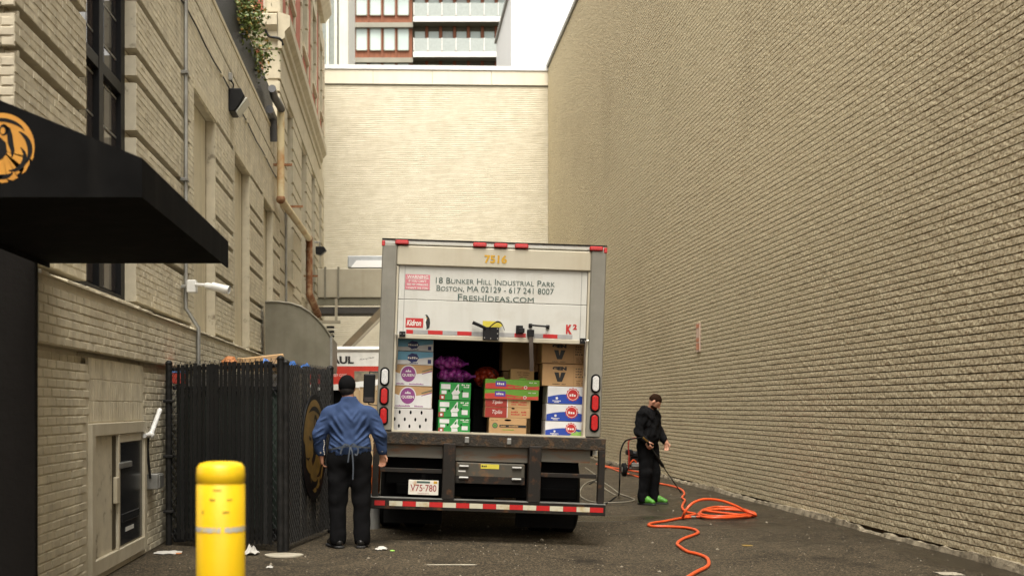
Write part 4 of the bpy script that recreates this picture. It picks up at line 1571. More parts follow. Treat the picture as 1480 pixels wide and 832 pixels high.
# dumpster inside the enclosure with rubbish on the lid
dm = thing('dumpster', 'dark dumpster standing inside the slatted black enclosure', 'dumpster', (-1.9, 13.0, 0))
MB().prism([(-2.45, 12.35, 0.15), (-2.45, 12.2, 1.68), (-2.45, 13.7, 1.85), (-2.45, 13.7, 0.15)], (1.15, 0, 0)).build('bin_body', M('dumpster_green', (0.03, 0.045, 0.035), 0.5), dm)
MB().prism([(-2.48, 12.15, 1.69), (-2.48, 13.75, 1.87), (-2.48, 13.75, 1.91), (-2.48, 12.15, 1.73)], (1.21, 0, 0)).build('lid', 'black_plastic', dm)
MB().box(-2.5, -2.38, 12.3, 12.45, 0, 0.15).build('foot', 'black_plastic', dm)
MB().box(-1.4, -1.28, 12.3, 12.45, 0, 0.15).build('foot', 'black_plastic', dm)
MB().box(-2.5, -2.38, 13.5, 13.65, 0, 0.15).build('foot', 'black_plastic', dm)
MB().box(-1.4, -1.28, 13.5, 13.65, 0, 0.15).build('foot', 'black_plastic', dm)
M('cardboard', (0.46, 0.29, 0.14), 0.85, col2=(0.38, 0.235, 0.11), ns=6, bump=0.1, bs=90)
M('blue_film', (0.04, 0.16, 0.50), 0.3, bump=0.6, bs=25)
cbx = thing('flattened_carton', 'torn brown cardboard lying on top of the dumpster lid', 'cardboard', (-1.75, 12.9, 1.8))
m4 = Matrix.Translation((-1.60, 13.0, 2.03)) @ Matrix.Rotation(R(-7), 4, 'Y') @ Matrix.Rotation(R(12), 4, 'Z')
MB().cbox(-0.24, 0.24, -0.2, 0.2, -0.06, 0.06, 0.012, m4).build('box_body', 'cardboard', cbx)
m4 = Matrix.Translation((-1.72, 12.86, 2.00)) @ Matrix.Rotation(R(10), 4, 'X')
MB().box(-0.15, 0.3, -0.02, 0.02, -0.08, 0.07, m4).build('loose_flap', 'cardboard', cbx)
cb2 = thing('paper_bag', 'small crumpled orange-brown bag on the dumpster beside the conduit', 'bag', (-2.0, 13, 1.8))
bm_ = MB()
bm_.ball((-1.98, 13.0, 2.01), (0.10, 0.09, 0.09), 10, 7)
bm_.v = [(x + random.uniform(-.012, .012), y + random.uniform(-.012, .012), z + random.uniform(-.012, .012)) for x, y, z in bm_.v]
bm_.build('bag_body', M('bag_orange', (0.42, 0.16, 0.05), 0.7), cb2)
bf = thing('plastic_sheet', 'crumpled blue plastic sheet showing above the gate corner', 'plastic', (-1.4, 12.9, 1.75))
rr = random.Random(8)
fm = MB()
for i in range(12):
    for j in range(5):
        fm.v.append((-1.56 + i * 0.05, 12.75 + j * 0.06, 2.02 + 0.035 * math.sin(i * 1.9 + j) + rr.uniform(-.025, .025) - 0.006 * i))
for i in range(11):
    for j in range(4):
        a = i * 5 + j
        fm.f.append((a, a + 5, a + 6, a + 1))
fm.build('sheet', 'blue_film', bf)
rbx = thing('bottle_crate', 'small red and blue printed carton behind the fence post at the wall', 'carton', (-2.55, 12.4, 1.7))
MB().cbox(-2.55, -2.40, 12.25, 12.6, 1.76, 1.93, 0.006).build('box_body', M('crate_red', (0.45, 0.05, 0.03), 0.5), rbx)
MB().box(-2.552, -2.398, 12.245, 12.6, 1.88, 1.915).build('printed_band', M('crate_blue', (0.10, 0.22, 0.5), 0.5), rbx)

# pipes and box by the cellar door
pv = thing('plastic_pipe', 'white plastic pipe elbow sticking out beside the cellar door', 'pipe', (XL, 11.4, 1.2))
p1, p2, p3 = px2w(202, 629, 11.2), px2w(218, 628, 11.35), px2w(231, 592, 11.75)
p1.x = XL + 0.03
MB().tube([p1, p2], 0.024, 10).build('pipe_run', 'white_plastic', pv, smooth=True)
MB().tube([p2, p3], 0.026, 10).build('pipe_run', 'white_plastic', pv, smooth=True)
MB().ball(p2, 0.04, 10, 7).build('elbow', 'white_plastic', pv, smooth=True)
MB().tube(smooth_path([p2 + Vector((-.02, 0, -.02)), p2 + Vector((-0.04, 0.03, -0.15)), p2 + Vector((-0.02, 0.06, -0.45))], 5), 0.014, 6).build('cable', 'black_plastic', pv)
eb = thing('electrical_box', 'grey electrical box on the brick between cellar door and fence post', 'box', (XL, 11.6, 0.7))
MB().cbox(XL, XL + 0.12, 11.42, 11.66, wz(706, 11.5), wz(684, 11.5), 0.008).build('housing', 'steel_grey', eb)
MB().cbox(XL + 0.12, XL + 0.135, 11.44, 11.64, wz(704, 11.5), wz(686, 11.5), 0.004).build('cover', 'steel_grey', eb)

# ------------------------------------------------------------------ bollard
YBo = 4.1
xbo = (319 - VPX) / FOC * YBo
bo = thing('bollard', 'yellow steel bollard with worn grey reflective band', 'bollard', (xbo, YBo, 0))
r = 0.0897
MB().lathe([(r + 0.0, -0.05), (r, 0.86), (r, 1.214), (r - 0.003, 1.217), (r - 0.003, 1.222), (r, 1.225), (r, 1.255), (r * 0.97, 1.278), (r * 0.86, 1.292), (r * 0.6, 1.298), (r * 0.2, 1.300)], (xbo, YBo, 0), 48).build('post_sleeve', 'bollard_yellow', bo, smooth=50)
zt = wz(762, YBo)
nb = 48
for (a0, a1) in ((0.60, 0.985), (1.03, 1.42), (1.5, 1.95), (0.1, 0.55)):
    m = MB()
    for i in range(13):
        a = -math.pi + (a0 + (a1 - a0) * i / 12) * math.pi - 0.0
        m.v += [(xbo + (r + 0.0015) * math.cos(a), YBo + (r + 0.0015) * math.sin(a), zt - 0.009 + 0.002 * math.sin(i * 2.1)), (xbo + (r + 0.0015) * math.cos(a), YBo + (r + 0.0015) * math.sin(a), zt + 0.009)]
    m.f = [(2 * i, 2 * i + 2, 2 * i + 3, 2 * i + 1) for i in range(12)]
    m.build('reflective_band', 'tape_grey', bo)
for (ang, z, w, h) in ((-1.75, 1.165, 0.02, 0.004), (-1.2, 1.12, 0.025, 0.004), (-2.2, 1.12, 0.01, 0.006), (-1.05, 1.165, 0.02, 0.003), (-1.55, 1.20, 0.03, 0.003)):
    m = MB()
    for i in range(5):
        a = ang + (i - 2) * w / r / 4
        m.v += [(xbo + (r + 0.0012) * math.cos(a), YBo + (r + 0.0012) * math.sin(a), z - h), (xbo + (r + 0.0012) * math.cos(a), YBo + (r + 0.0012) * math.sin(a), z + h * random.uniform(0.3, 1))]
    m.f = [(2 * i, 2 * i + 2, 2 * i + 3, 2 * i + 1) for i in range(4)]
    m.build('scuff_mark', 'scuff', bo)

# ------------------------------------------------------------------ unseen building added to shade the mouth of the alley
def shade_block(name, label, x0, x1, y0, y1, h, face):
    t = thing(name, label, 'building', ((x0 + x1) / 2, (y0 + y1) / 2, 0))
    MB().box(x0, x1, y0, y1, 0, h).build('walls', 'red_brick', t)
    MB().box(x0 - 0.3, x1 + 0.3, y0 - 0.3, y1 + 0.3, h + 0.002, h + 0.6).build('cornice', 'lime_brick', t)
    z = 1.2
    while z < h - 2.5:
        s = (y0 if face == 'x' else x0) + 1.2
        e = (y1 if face == 'x' else x1) - 2.0
        while s < e:
            if face == 'x':
                wn_ = MB().box(x1 + 0.002, x1 + 0.08, s, s + 1.2, z, z + 1.9).build('window', 'lime_brick', t)
                MB().box(x1 + 0.081, x1 + 0.09, s + 0.1, s + 1.1, z + 0.1, z + 1.8).build('pane', 'glass_dark', wn_)
            else:
                wn_ = MB().box(s, s + 1.2, y1 + 0.002, y1 + 0.08, z, z + 1.9).build('window', 'lime_brick', t)
                MB().box(s + 0.1, s + 1.1, y1 + 0.081, y1 + 0.09, z + 0.1, z + 1.8).build('pane', 'glass_dark', wn_)
            s += 3.4
        z += 3.6
    return t
shade_block('added_shade_building', 'unseen red brick block added to shade the near end of the alley', -30, -8.5, -24, 3.5, 30, 'x')

# ------------------------------------------------------------------ delivery truck
M('truck_grey', (0.25, 0.24, 0.205), 0.5, 0.15, col2=(0.20, 0.19, 0.16), ns=3, streak=(0.11, 0.11, 0.07, 0.5))
M('truck_header', (0.52, 0.48, 0.38), 0.5, col2=(0.46, 0.42, 0.32), ns=2, streak=(0.34, 0.27, 0.17, 0.35))
M('truck_white', (0.60, 0.60, 0.56), 0.42, col2=(0.55, 0.55, 0.51), ns=2, dirt=(0.36, 0.31, 0.22), dscale=1.7, dlo=0.52, dhi=0.8, damt=0.5, streak=(0.36, 0.32, 0.25, 0.35), bump=0.08, bs=3, bdist=0.03)
M('truck_inside_shade', (0.12, 0.115, 0.10), 0.8)  # whitish liner coloured dark in place of the unlit interior
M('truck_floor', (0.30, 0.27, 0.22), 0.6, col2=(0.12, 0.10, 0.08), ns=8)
M('iron_dark', (0.022, 0.019, 0.016), 0.6, 0.2, spec=0.25, col2=(0.13, 0.055, 0.022), ns=9, lo=0.55, hi=0.78, bump=0.3, bs=60)
M('tread_plate', (0.035, 0.030, 0.024), 0.55, 0.2, spec=0.3, col2=(0.15, 0.08, 0.035), ns=16, lo=0.5, hi=0.8, bump=1.0, bs=55, bdist=0.012)
M('rusty_grey', (0.20, 0.187, 0.155), 0.6, 0.2, col2=(0.26, 0.10, 0.03), ns=4, lo=0.52, hi=0.72, stretch=(0.6, 1, 3))
M('rubber', (0.009, 0.009, 0.009), 0.85, spec=0.15)
M('under_black', (0.005, 0.005, 0.005), 0.9, spec=0.05)
M('lamp_red', (0.52, 0.012, 0.012), 0.18, col2=(0.40, 0.008, 0.008), ns=60, coat=0.4)
M('lamp_white', (0.72, 0.72, 0.70), 0.15, col2=(0.50, 0.50, 0.50), ns=80, coat=0.4)
M('chrome', (0.42, 0.40, 0.36), 0.3, 0.85)
M('tape_red', (0.50, 0.015, 0.015), 0.35, ns=30)
M('tape_silver', (0.36, 0.36, 0.36), 0.35, ns=20)
M('tape_pale', (0.55, 0.52, 0.40), 0.5, col2=(0.42, 0.30, 0.12), ns=9, lo=0.5, hi=0.7)
M('ink_green', (0.055, 0.10, 0.085), 0.5)
M('ink_amber', (0.60, 0.34, 0.02), 0.5)
M('ink_black', (0.012, 0.012, 0.012), 0.5)
M('ink_white', (0.78, 0.76, 0.72), 0.5)
M('ink_red', (0.50, 0.02, 0.02), 0.5)
M('sticker_pink', (0.62, 0.20, 0.24), 0.5)
M('sticker_yellow', (0.66, 0.56, 0.06), 0.5, ns=20)
M('plate_white', (0.68, 0.65, 0.58), 0.5, col2=(0.48, 0.28, 0.10), ns=10, lo=0.55, hi=0.72)
M('plate_red', (0.30, 0.03, 0.03), 0.5)

ROLL = R(1.9)
YT0 = 12.3
U0 = 700.7
TX0 = (U0 - VPX) / FOC * YT0
TZ0 = EYE - (783 - VPY) / FOC * YT0
TM = Matrix.Translation((TX0, YT0, TZ0)) @ Matrix.Rotation(ROLL, 4, 'Y')
TI = TM.inverted()
def TL(px, py, d=0.0):
    return TI @ px2w(px, py, YT0 + d)

tr = thing('box_truck', 'white delivery box truck with its roll-up door half open, loaded with cartons', 'truck', (TX0, YT0, TZ0), (0, ROLL, 0))
HW = 1.247
HT = 3.325
BED = 1.20
DL = 5.6
B = lambda *a: MB().box(*a)
def T(mb, name, mat, parent=None, **k):
    return mb.build(name, mat, parent or tr, local=True, **k)
# cargo box
T(B(-HW + 0.004, -HW + 0.05, 0.16, DL, 1.0, HT - 0.02), 'side_wall', 'truck_white')
T(B(HW - 0.05, HW - 0.004, 0.16, DL, 1.0, HT - 0.02), 'side_wall', 'truck_white')
T(B(-HW + 0.051, HW - 0.051, 0.16, DL, HT - 0.06, HT - 0.03), 'roof', 'truck_white')
T(B(-HW + 0.051, HW - 0.051, DL - 0.06, DL, 1.0, HT - 0.061), 'front_wall', 'truck_inside_shade')
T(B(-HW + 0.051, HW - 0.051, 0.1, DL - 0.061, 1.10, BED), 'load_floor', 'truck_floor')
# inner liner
T(B(-HW + 0.051, -HW + 0.075, 0.17, DL - 0.07, BED + 0.001, HT - 0.07), 'liner', 'truck_inside_shade')
T(B(HW - 0.075, HW - 0.051, 0.17, DL - 0.07, BED + 0.001, HT - 0.07), 'liner', 'truck_inside_shade')
# rear frame
for s in (-1, 1):
    a, b = sorted((s * HW, s * 1.078))
    T(MB().cbox(a, b, 0.0, 0.15, BED + 0.001, 3.275, 0.012), 'corner_post', 'truck_grey')
T(MB().cbox(-1.077, 1.077, 0.005, 0.15, 3.045, 3.262, 0.01), 'header', 'truck_header')
T(MB().cbox(-HW, HW, 0.02, 0.16, 3.276, HT, 0.008), 'top_rail', 'truck_white')
T(B(-HW - 0.004, HW + 0.004, 0.012, 0.17, HT + 0.001, HT + 0.012), 'roof_trim', 'black_frame')
for cx_ in (-1.03, -0.165, 0.068, 0.30, 1.13):
    lamp = T(MB().cbox(cx_ - 0.075, cx_ + 0.075, -0.018, 0.018, 3.272, 3.320, 0.010), 'marker_lamp', 'lamp_red')
T(MB().cbox(-HW - 0.006, -HW + 0.03, -0.006, 0.05, 3.25, 3.31, 0.006), 'marker_lamp', 'lamp_red')
T(MB().cbox(HW - 0.03, HW + 0.006, -0.006, 0.05, 3.25, 3.31, 0.006), 'marker_lamp', 'lamp_red')
# door tracks, cables
for s in (-1, 1):
    x = s * 1.055
    T(MB().box(min(x, x + s * 0.022), max(x, x + s * 0.022), 0.02, 0.15, BED + 0.002, 3.04), 'door_track', 'truck_header')
    T(MB().tube([(x - s * 0.005, 0.005, 1.88), (x - s * 0.012, 0.0, 2.10), (x - s * 0.005, 0.0, 2.27), (x + s * 0.02, 0.0, 2.275)], 0.010, 8), 'grab_rod', 'chrome', smooth=True)
# roll-up door
DX = 1.05
DB = 2.245
JN = 2.668
d1_ = T(MB().cbox(-DX, DX, 0.035, 0.075, JN + 0.003, 3.044, 0.004), 'door_panel', 'truck_white')
d2_ = T(MB().cbox(-DX, DX, 0.033, 0.075, DB, JN - 0.003, 0.004), 'door_panel', 'truck_white')
T(B(-DX, DX, 0.055, 0.08, JN - 0.01, JN + 0.01), 'door_joint', 'black_frame')
for k in range(4):           # panels rolled up under the roof
    T(B(-DX, DX, 0.25 + k * 0.5, 0.72 + k * 0.5, 3.10, 3.14), 'door_panel', 'truck_white')
T(MB().cbox(-DX, DX, 0.026, 0.09, DB - 0.012, DB + 0.035, 0.004), 'bottom_seal', 'truck_header')
for s in (-1, 1):
    T(B(s * 0.985 - 0.003, s * 0.985 + 0.003, 0.0315, 0.0345, DB + 0.02, 3.04), 'rivet_strip', 'steel_grey')
pr = Print(lambda u, v, L: (u, 0.0325 - 0.0012 * L, v))
def TP(px, py):
    p = TL(px, py)
    return p.x, p.z
# reflective strip on the door
edges_ = [(587, 597), (597, 618.5), (618.5, 640), (640, 661), (661, 682), (682, 699), (722, 744), (744, 760.5), (772, 785.5), (785.5, 806.5), (806.5, 828)]
cols = ['tape_red', 'tape_silver', 'tape_red', 'tape_silver', 'tape_red', 'tape_silver', 'tape_silver', 'tape_red', 'tape_silver', 'tape_red', 'tape_silver']
for (a, b), cc in zip(edges_, cols):
    u0, _ = TP(a, 480); u1, _ = TP(b, 480)
    T(MB().box(u0, u1, 0.0295, 0.0325, 2.288, 2.332), 'reflective_tape', cc, d2_)
# lettering
def ttext(mat, s, pxa, pxb, pyc, h, **k):
    ua, va = TP(pxa, pyc); ub, vb = TP(pxb, pyc)
    pr.text(mat, s, (ua + ub) / 2, (va + vb) / 2, w=ub - ua, h=h, layer=2, **k)
u, v = TP(716.5, 409)
ttext('ink_green', '18 Bunker Hill Industrial Park', 630, 803, 407.0, 0.066, small_caps=True)
ttext('ink_green', 'Boston, MA 02129 - 617 241 8007', 631, 801, 418.8, 0.074, small_caps=True)
ttext('ink_green', 'FreshIdeas.com', 662, 772, 430.6, 0.074, small_caps=True)
pr.build(d1_)
pr = Print(lambda u, v, L: (u, 0.0035 - 0.0012 * L, v))
u, v = TP(716.5, 374.5)
pr.text('ink_amber', '7516', u, v, w=0.25, h=0.092, layer=2, bold=0.035)
pr.build(tr)
pr = Print(lambda u, v, L: (u, 0.0325 - 0.0012 * L, v))
u0, v1 = TP(586, 397); u1, v0 = TP(621, 420)
pr.rect('sticker_pink', u0, v0 + 0.012, u1, v1 + 0.012, 1, 'warning_sticker')
for i, (t, hh) in enumerate((('WARNING', 0.034), ("IF YOU CAN'T", 0.024), ('SEE MY MIRRORS', 0.022), ("I CAN'T SEE YOU", 0.022))):
    vv = v1 - 0.015 - [0.012, 0.058, 0.097, 0.135][i]
    pr.text('ink_white', t, (u0 + u1) / 2, vv + 0.012, w=(u1 - u0) * (0.86 if i != 1 else 0.72), h=hh, layer=2, bold=0.02)
pr.rect('ink_white', u0 + 0.01, v1 - 0.038, u1 - 0.01, v1 - 0.034, 2, 'warning_sticker')
# maker's plate with bird mark
u0, v0 = TP(586, 472.5); u1, v1 = TP(612, 459.5)
pr.rect('ink_red', u0, v0, u1, v1, 1, 'maker_plate')
pr.text('ink_white', 'Kidron', (u0 + u1) / 2 - 0.005, (v0 + v1) / 2, w=(u1 - u0) * 0.82, h=(v1 - v0) * 0.62, layer=2, bold=0.03, italic=0.25)
bird = [(0, 0), (0.018, 0.004), (0.036, 0.02), (0.042, 0.07), (0.036, 0.12), (0.02, 0.145), (0.004, 0.165), (-0.006, 0.163), (-0.022, 0.16), (-0.006, 0.152), (-0.004, 0.135), (0.002, 0.11), (-0.008, 0.08), (0.0, 0.045), (0.004, 0.02)]
ub, vb = TP(616, 475.5)
pr.poly('ink_black', [(ub + a, vb + b) for a, b in bird], 2, 'bird_mark')
pr.poly('ink_white', [(ub - 0.012 + a, vb + b) for a, b in [(0, 0.03), (0.014, 0.02), (0.012, 0.05), (0.004, 0.08), (0.012, 0.11), (0.004, 0.125), (-0.008, 0.10), (-0.012, 0.06)]], 1, 'bird_mark')
pr.poly('ink_amber', [(ub + a, vb + b) for a, b in [(-0.004, 0.135), (0.006, 0.132), (0.008, 0.118), (0.0, 0.122)]], 3, 'bird_mark')
uk, vk = TP(823, 475.5)
pr.text('ink_red', 'K', uk, vk, w=0.068, h=0.105, layer=2, bold=0.06)
uk, vk = TP(831, 472)
pr.text('ink_red', '2', uk + 0.005, vk, w=0.045, h=0.06, layer=2, bold=0.05)
pr.poly('sticker_yellow', [TP(698, 463), TP(724, 464), TP(727, 470), TP(716, 478), TP(698, 473)], 1, 'yellow_sticker')
pr.build(d2_)
# latch and handles
def tb_(px0, py0, px1, py1, y0, y1, c=0.004):
    a = TL((px0 + px1) / 2, (py0 + py1) / 2)
    w_, h_ = (px1 - px0) / 130, (py1 - py0) / 130
    return MB().cbox(a.x - w_ / 2, a.x + w_ / 2, y0, y1, a.z - h_ / 2, a.z + h_ / 2, c)
lt = T(tb_(698, 472.5, 721, 491, -0.012, 0.03), 'latch', 'black_plastic')
for (px, py) in ((700, 488), (709, 489), (719, 489), (719, 475), (719, 482)):
    p = TL(px, py)
    T(MB().lathe([(0.007, -0.018), (0.007, -0.012)], (p.x, 0, p.z), 8, 'Y'), 'rivet', 'chrome', lt)
a, b = TL(698, 474), TL(683, 466)
T(MB().tube([(a.x + 0.03, -0.012, a.z), (b.x, -0.03, b.z)], [0.017, 0.020], 8), 'lever', 'black_plastic', lt, smooth=True)
pts = [TL(706, 474), TL(713, 468), TL(719, 465), TL(725, 468), TL(729, 477)]
sm_ = smooth_path([(p.x, -0.014, p.z) for p in pts], 5)
st = MB()
for i in range(len(sm_) - 1):
    st.prism([sm_[i] + Vector((0, -.012, 0.008)), sm_[i + 1] + Vector((0, -.012, 0.008)), sm_[i + 1] + Vector((0, -.012, -0.008)), sm_[i] + Vector((0, -.012, -0.008))], (0, 0.022, 0))
T(st, 'pull_strap', 'black_plastic', lt)
a, b = TL(767, 470), TL(792, 472)
T(MB().tube([(a.x, 0.03, a.z), (a.x + 0.005, -0.03, a.z), (b.x - 0.005, -0.03, b.z), (b.x, 0.03, b.z)], 0.011, 8), 'handle', 'black_plastic', d2_, smooth=True)
for p in (a, b):
    T(MB().cbox(p.x - 0.02, p.x + 0.02, 0.015, 0.032, p.z - 0.022, p.z + 0.022, 0.004), 'handle_foot', 'black_plastic', d2_)
T(tb_(746, 470, 756, 482, 0.0, 0.03), 'bracket', 'black_plastic', d2_)
T(tb_(749, 474, 758, 481, -0.02, 0.0), 'bracket', 'black_plastic', d2_)
T(tb_(762, 476, 772, 486, -0.005, 0.03), 'strap_anchor', 'black_plastic', d2_)
a = TL(767.5, 486)
stp = MB()
pth = smooth_path([(a.x, 0.0, a.z), (a.x + 0.005, -0.01, a.z - 0.12), (a.x + 0.018, 0.0, a.z - 0.30), (a.x + 0.02, 0.01, a.z - 0.385)], 5)
for i in range(len(pth) - 1):
    p, q = pth[i], pth[i + 1]
    stp.prism([p + Vector((-.022, 0, 0)), p + Vector((.022, 0, 0)), q + Vector((.022, 0, 0)), q + Vector((-.022, 0, 0))], (0, 0.004, 0))
T(stp, 'pull_strap', M('strap_brown', (0.06, 0.045, 0.035), 0.8), d2_)
for (px, py) in ((581.5, 482), (843, 492)):
    hh = T(tb_(px - 4.5, py - 3.5, px + 4.5, py + 4, 0.0, 0.03), 'roller_bracket', 'black_plastic', d2_)
    p = TL(px, py)
    for dx in (-0.018, 0.018):
        T(MB().lathe([(0.005, -0.004), (0.005, 0.001)], (p.x + dx, 0, p.z), 8, 'Y'), 'bolt', 'chrome', hh)
# tail lamps
def oval(c, rx, rz, y0, y1, n=20):
    pts = []
    for i in range(n):
        a = 2 * math.pi * i / n
        dz = (rz - rx) if math.sin(a) > 1e-6 else -(rz - rx)
        pts.append((c[0] + rx * math.cos(a), y0, c[1] + dz + rx * math.sin(a)))
    return MB().prism(pts[::-1], (0, y1 - y0, 0))
for s in (-1, 1):
    x = s * 1.172
    for z, mt in ((1.80, 'lamp_white'), (1.585, 'lamp_red'), (1.365, 'lamp_red')):
        gmt = T(oval((x, z), 0.054, 0.105, -0.008, -0.001), 'lamp_grommet', 'rubber')
        T(oval((x, z), 0.036, 0.085, -0.022, -0.0085), 'tail_lamp', mt, gmt, bevel=0.006)
# sill + liftgate frame
T(B(-1.075, 1.075, -0.03, 0.099, BED - 0.02, BED + 0.012), 'sill', 'truck_header')
T(MB().cbox(-1.27, 1.27, -0.20, -0.005, 1.065, 1.195, 0.006), 'step_bumper', 'tread_plate')
for px in (673, 733):
    p = TL(px, 640)
    T(MB().cbox(p.x - 0.025, p.x + 0.025, -0.215, -0.201, 1.10, 1.165, 0.006), 'bumper_stop', 'steel_grey')
T(B(-1.12, -0.5, -0.10, -0.06, 0.92, 1.064), 'apron', 'rusty_grey')
T(B(-0.37, 0.43, -0.10, -0.06, 0.90, 1.064), 'apron', 'rusty_grey')
T(B(0.57, 1.12, -0.10, -0.06, 0.92, 1.064), 'apron', 'rusty_grey')
for x in (-0.435, 0.50):
    T(MB().cbox(x - 0.068, x + 0.068, -0.235, -0.09, 0.46, 1.09, 0.006), 'upright', 'iron_dark')
T(MB().cbox(-1.285, 1.285, -0.23, -0.12, 0.355, 0.475, 0.006), 'rear_bar', 'iron_dark')
T(B(-1.285, 1.285, -0.235, -0.115, 0.4755, 0.483), 'bar_edge', 'steel_grey')
for s in (-1, 1):
    T(MB().cbox(s * 1.235 - 0.035, s * 1.235 + 0.035, -0.20, -0.12, 0.484, 1.064, 0.004), 'side_upright', 'iron_dark')
T(MB().cbox(-1.19, -0.505, -0.16, -0.10, 0.755, 0.80, 0.004), 'cross_bar', 'iron_dark')
T(MB().cbox(0.57, 1.19, -0.16, -0.10, 0.755, 0.80, 0.004), 'cross_bar', 'iron_dark')
un = T(MB().cbox(-0.36, 0.40, -0.16, -0.02, 0.66, 0.885, 0.01), 'hitch_unit', M('unit_iron', (0.075, 0.068, 0.052), 0.6, 0.2, col2=(0.20, 0.10, 0.04), ns=6, lo=0.55, hi=0.75))
T(B(-0.36, 0.40, -0.163, -0.161, 0.66, 0.74), 'lower_plate', 'iron_dark', un)
for x in (-0.27, 0.31):
    for z in (0.845, 0.72):
        T(MB().tube([(x - 0.05, -0.175, z), (x + 0.05, -0.175, z)], 0.014, 8), 'hinge_pin', 'steel_grey', un, smooth=True)
pr = Print(lambda u, v, L: (u, -0.1605 - 0.0012 * L, v))
pr.rect('sticker_yellow', -0.085, 0.825, 0.115, 0.875, 2, 'label_plate')
pr.greek('ink_black', -0.045, 0.852, w=0.06, h=0.02, layer=3, words=1)
pr.rect('ink_white', -0.33, 0.782, -0.25, 0.798, 2, 'label_plate')
pr.build(un)
# tape on bar
pr = Print(lambda u, v, L: (u, -0.2305 - 0.0012 * L, v))
x = -1.235
i = 0
while x < 1.16:
    w_ = 0.115 if i == 0 else 0.146
    T(MB().box(x, x + w_ - 0.002, -0.232, -0.2303, 0.392, 0.445), 'reflective_tape', 'tape_red' if i % 2 == 0 else 'tape_pale')
    x += w_ + (0.045 if i == 0 else 0)
    i += 1
pr.build(tr)
# number plate
pc_ = TL(611.5, 702.5)
plt = T(MB().cbox(pc_.x - 0.165, pc_.x + 0.165, -0.16, -0.153, pc_.z - 0.08, pc_.z + 0.08, 0.003), 'number_plate', 'plate_white')
pr = Print(lambda u, v, L: (u, -0.1605 - 0.001 * L, v))
pr.text('plate_red', 'V75·780', pc_.x, pc_.z - 0.005, w=0.285, h=0.075, layer=1, bold=0.01)
pr.rect('ink_green', pc_.x - 0.075, pc_.z + 0.048, pc_.x + 0.07, pc_.z + 0.070, 1, 'plate_heading')
pr.rect('ink_amber', pc_.x + 0.11, pc_.z + 0.045, pc_.x + 0.15, pc_.z + 0.074, 1, 'plate_sticker')
pr.text('plate_red', 'MASSACHUSETTS', pc_.x, pc_.z - 0.064, w=0.12, h=0.013, layer=1)
pr.build(plt)
T(B(pc_.x - 0.12, pc_.x + 0.12, -0.151, -0.10, pc_.z + 0.03, pc_.z + 0.045), 'plate_bracket', 'under_black')
T(B(pc_.x - 0.02, pc_.x + 0.02, -0.15, -0.10, pc_.z + 0.046, 0.755), 'plate_bracket', 'under_black')
# stowed lift platform, chassis, flaps, axle and wheels
T(MB().cbox(-1.0, 1.0, 0.02, 1.3, 0.50, 0.62, 0.01), 'lift_platform', 'under_black')
T(B(-1.12, 1.02, 0.05, 0.10, 0.62, 0.93), 'back_plate', 'under_black')
for x in (-0.45, 0.45):
    T(B(x - 0.04, x + 0.04, 0.15, 7.4, 0.72, 0.98), 'chassis_rail', 'under_black')
T(B(-1.2, 1.2, 0.2, DL, 0.985, 1.09), 'under_frame', 'under_black')
for s in (-1, 1):
    c_ = -0.80 if s < 0 else 0.735
    T(B(c_ - 0.34, c_ + 0.34, 0.60, 0.615, 0.12, 0.75), 'mud_flap', 'rubber')
T(MB().tube([(-0.9, 1.35, 0.48), (0.9, 1.35, 0.48)], 0.08, 10), 'axle', 'under_black')
T(MB().ball((0, 1.35, 0.46), 0.22, 12, 8), 'differential', 'under_black', smooth=True)
def wheel(x, y, w, r=0.48):
    wl_ = T(MB().lathe([(r * 0.55, -w / 2), (r * 0.93, -w / 2), (r, -w / 2 + 0.03), (r, w / 2 - 0.03), (r * 0.93, w / 2), (r * 0.55, w / 2)], (x, y, r), 28, 'X'), 'wheel', 'rubber', smooth=40)
    T(MB().lathe([(0.06, -w * 0.3), (r * 0.54, -w * 0.42), (r * 0.54, w * 0.42), (0.06, w * 0.3)], (x, y, r), 20, 'X'), 'rim', 'steel_grey', wl_, smooth=40)
for s in (-1, 1):
    wheel(s * 1.06, 1.35, 0.26); wheel(s * 0.76, 1.35, 0.26); wheel(s * 1.0, 6.7, 0.27)
# cab with mirrors
cabp = [(5.75, 0.85), (5.75, 2.55), (6.3, 2.62), (6.85, 2.5), (7.25, 1.75), (7.75, 1.55), (7.85, 0.55), (7.2, 0.5), (7.15, 0.9), (6.2, 0.9)]
T(MB().prism([(-1.1, y, z) for y, z in cabp], (2.2, 0, 0)), 'cab', 'truck_white', bevel=0.03)
T(MB().prism([(-0.98, 6.87, 2.47), (-0.98, 7.27, 1.78), (0.98, 7.27, 1.78), (0.98, 6.87, 2.47)], (0, 0.02, 0.01)), 'windscreen', 'glass_dark')
for s in (-1, 1):
    T(B(min(s * 1.101, s * 1.112), max(s * 1.101, s * 1.112), 6.1, 6.75, 1.75, 2.35), 'side_window', 'glass_dark')
    x = s * 1.52
    mr_ = T(MB().cbox(x - 0.10, x + 0.10, 6.62, 6.70, 1.52, 2.02, 0.02), 'mirror', 'black_plastic')
    T(MB().tube([(s * 1.08, 6.6, 2.05), (x, 6.66, 2.06), (x, 6.66, 1.5), (s * 1.08, 6.6, 1.45)], 0.014, 6), 'mirror_arm', 'black_plastic', mr_)
    T(B(x - 0.085, x + 0.085, 6.614, 6.6195, 1.54, 1.62), 'convex_glass', 'glass_dark', mr_)
    T(MB().cbox(s * 0.75 - 0.16, s * 0.75 + 0.16, 7.84, 7.87, 0.95, 1.2, 0.01), 'headlight', 'lamp_white')
T(B(-0.5, 0.5, 7.82, 7.86, 0.9, 1.3), 'grille', 'black_frame')
T(MB().cbox(-1.15, 1.15, 7.8, 7.95, 0.45, 0.7, 0.03), 'front_bumper', 'chrome')

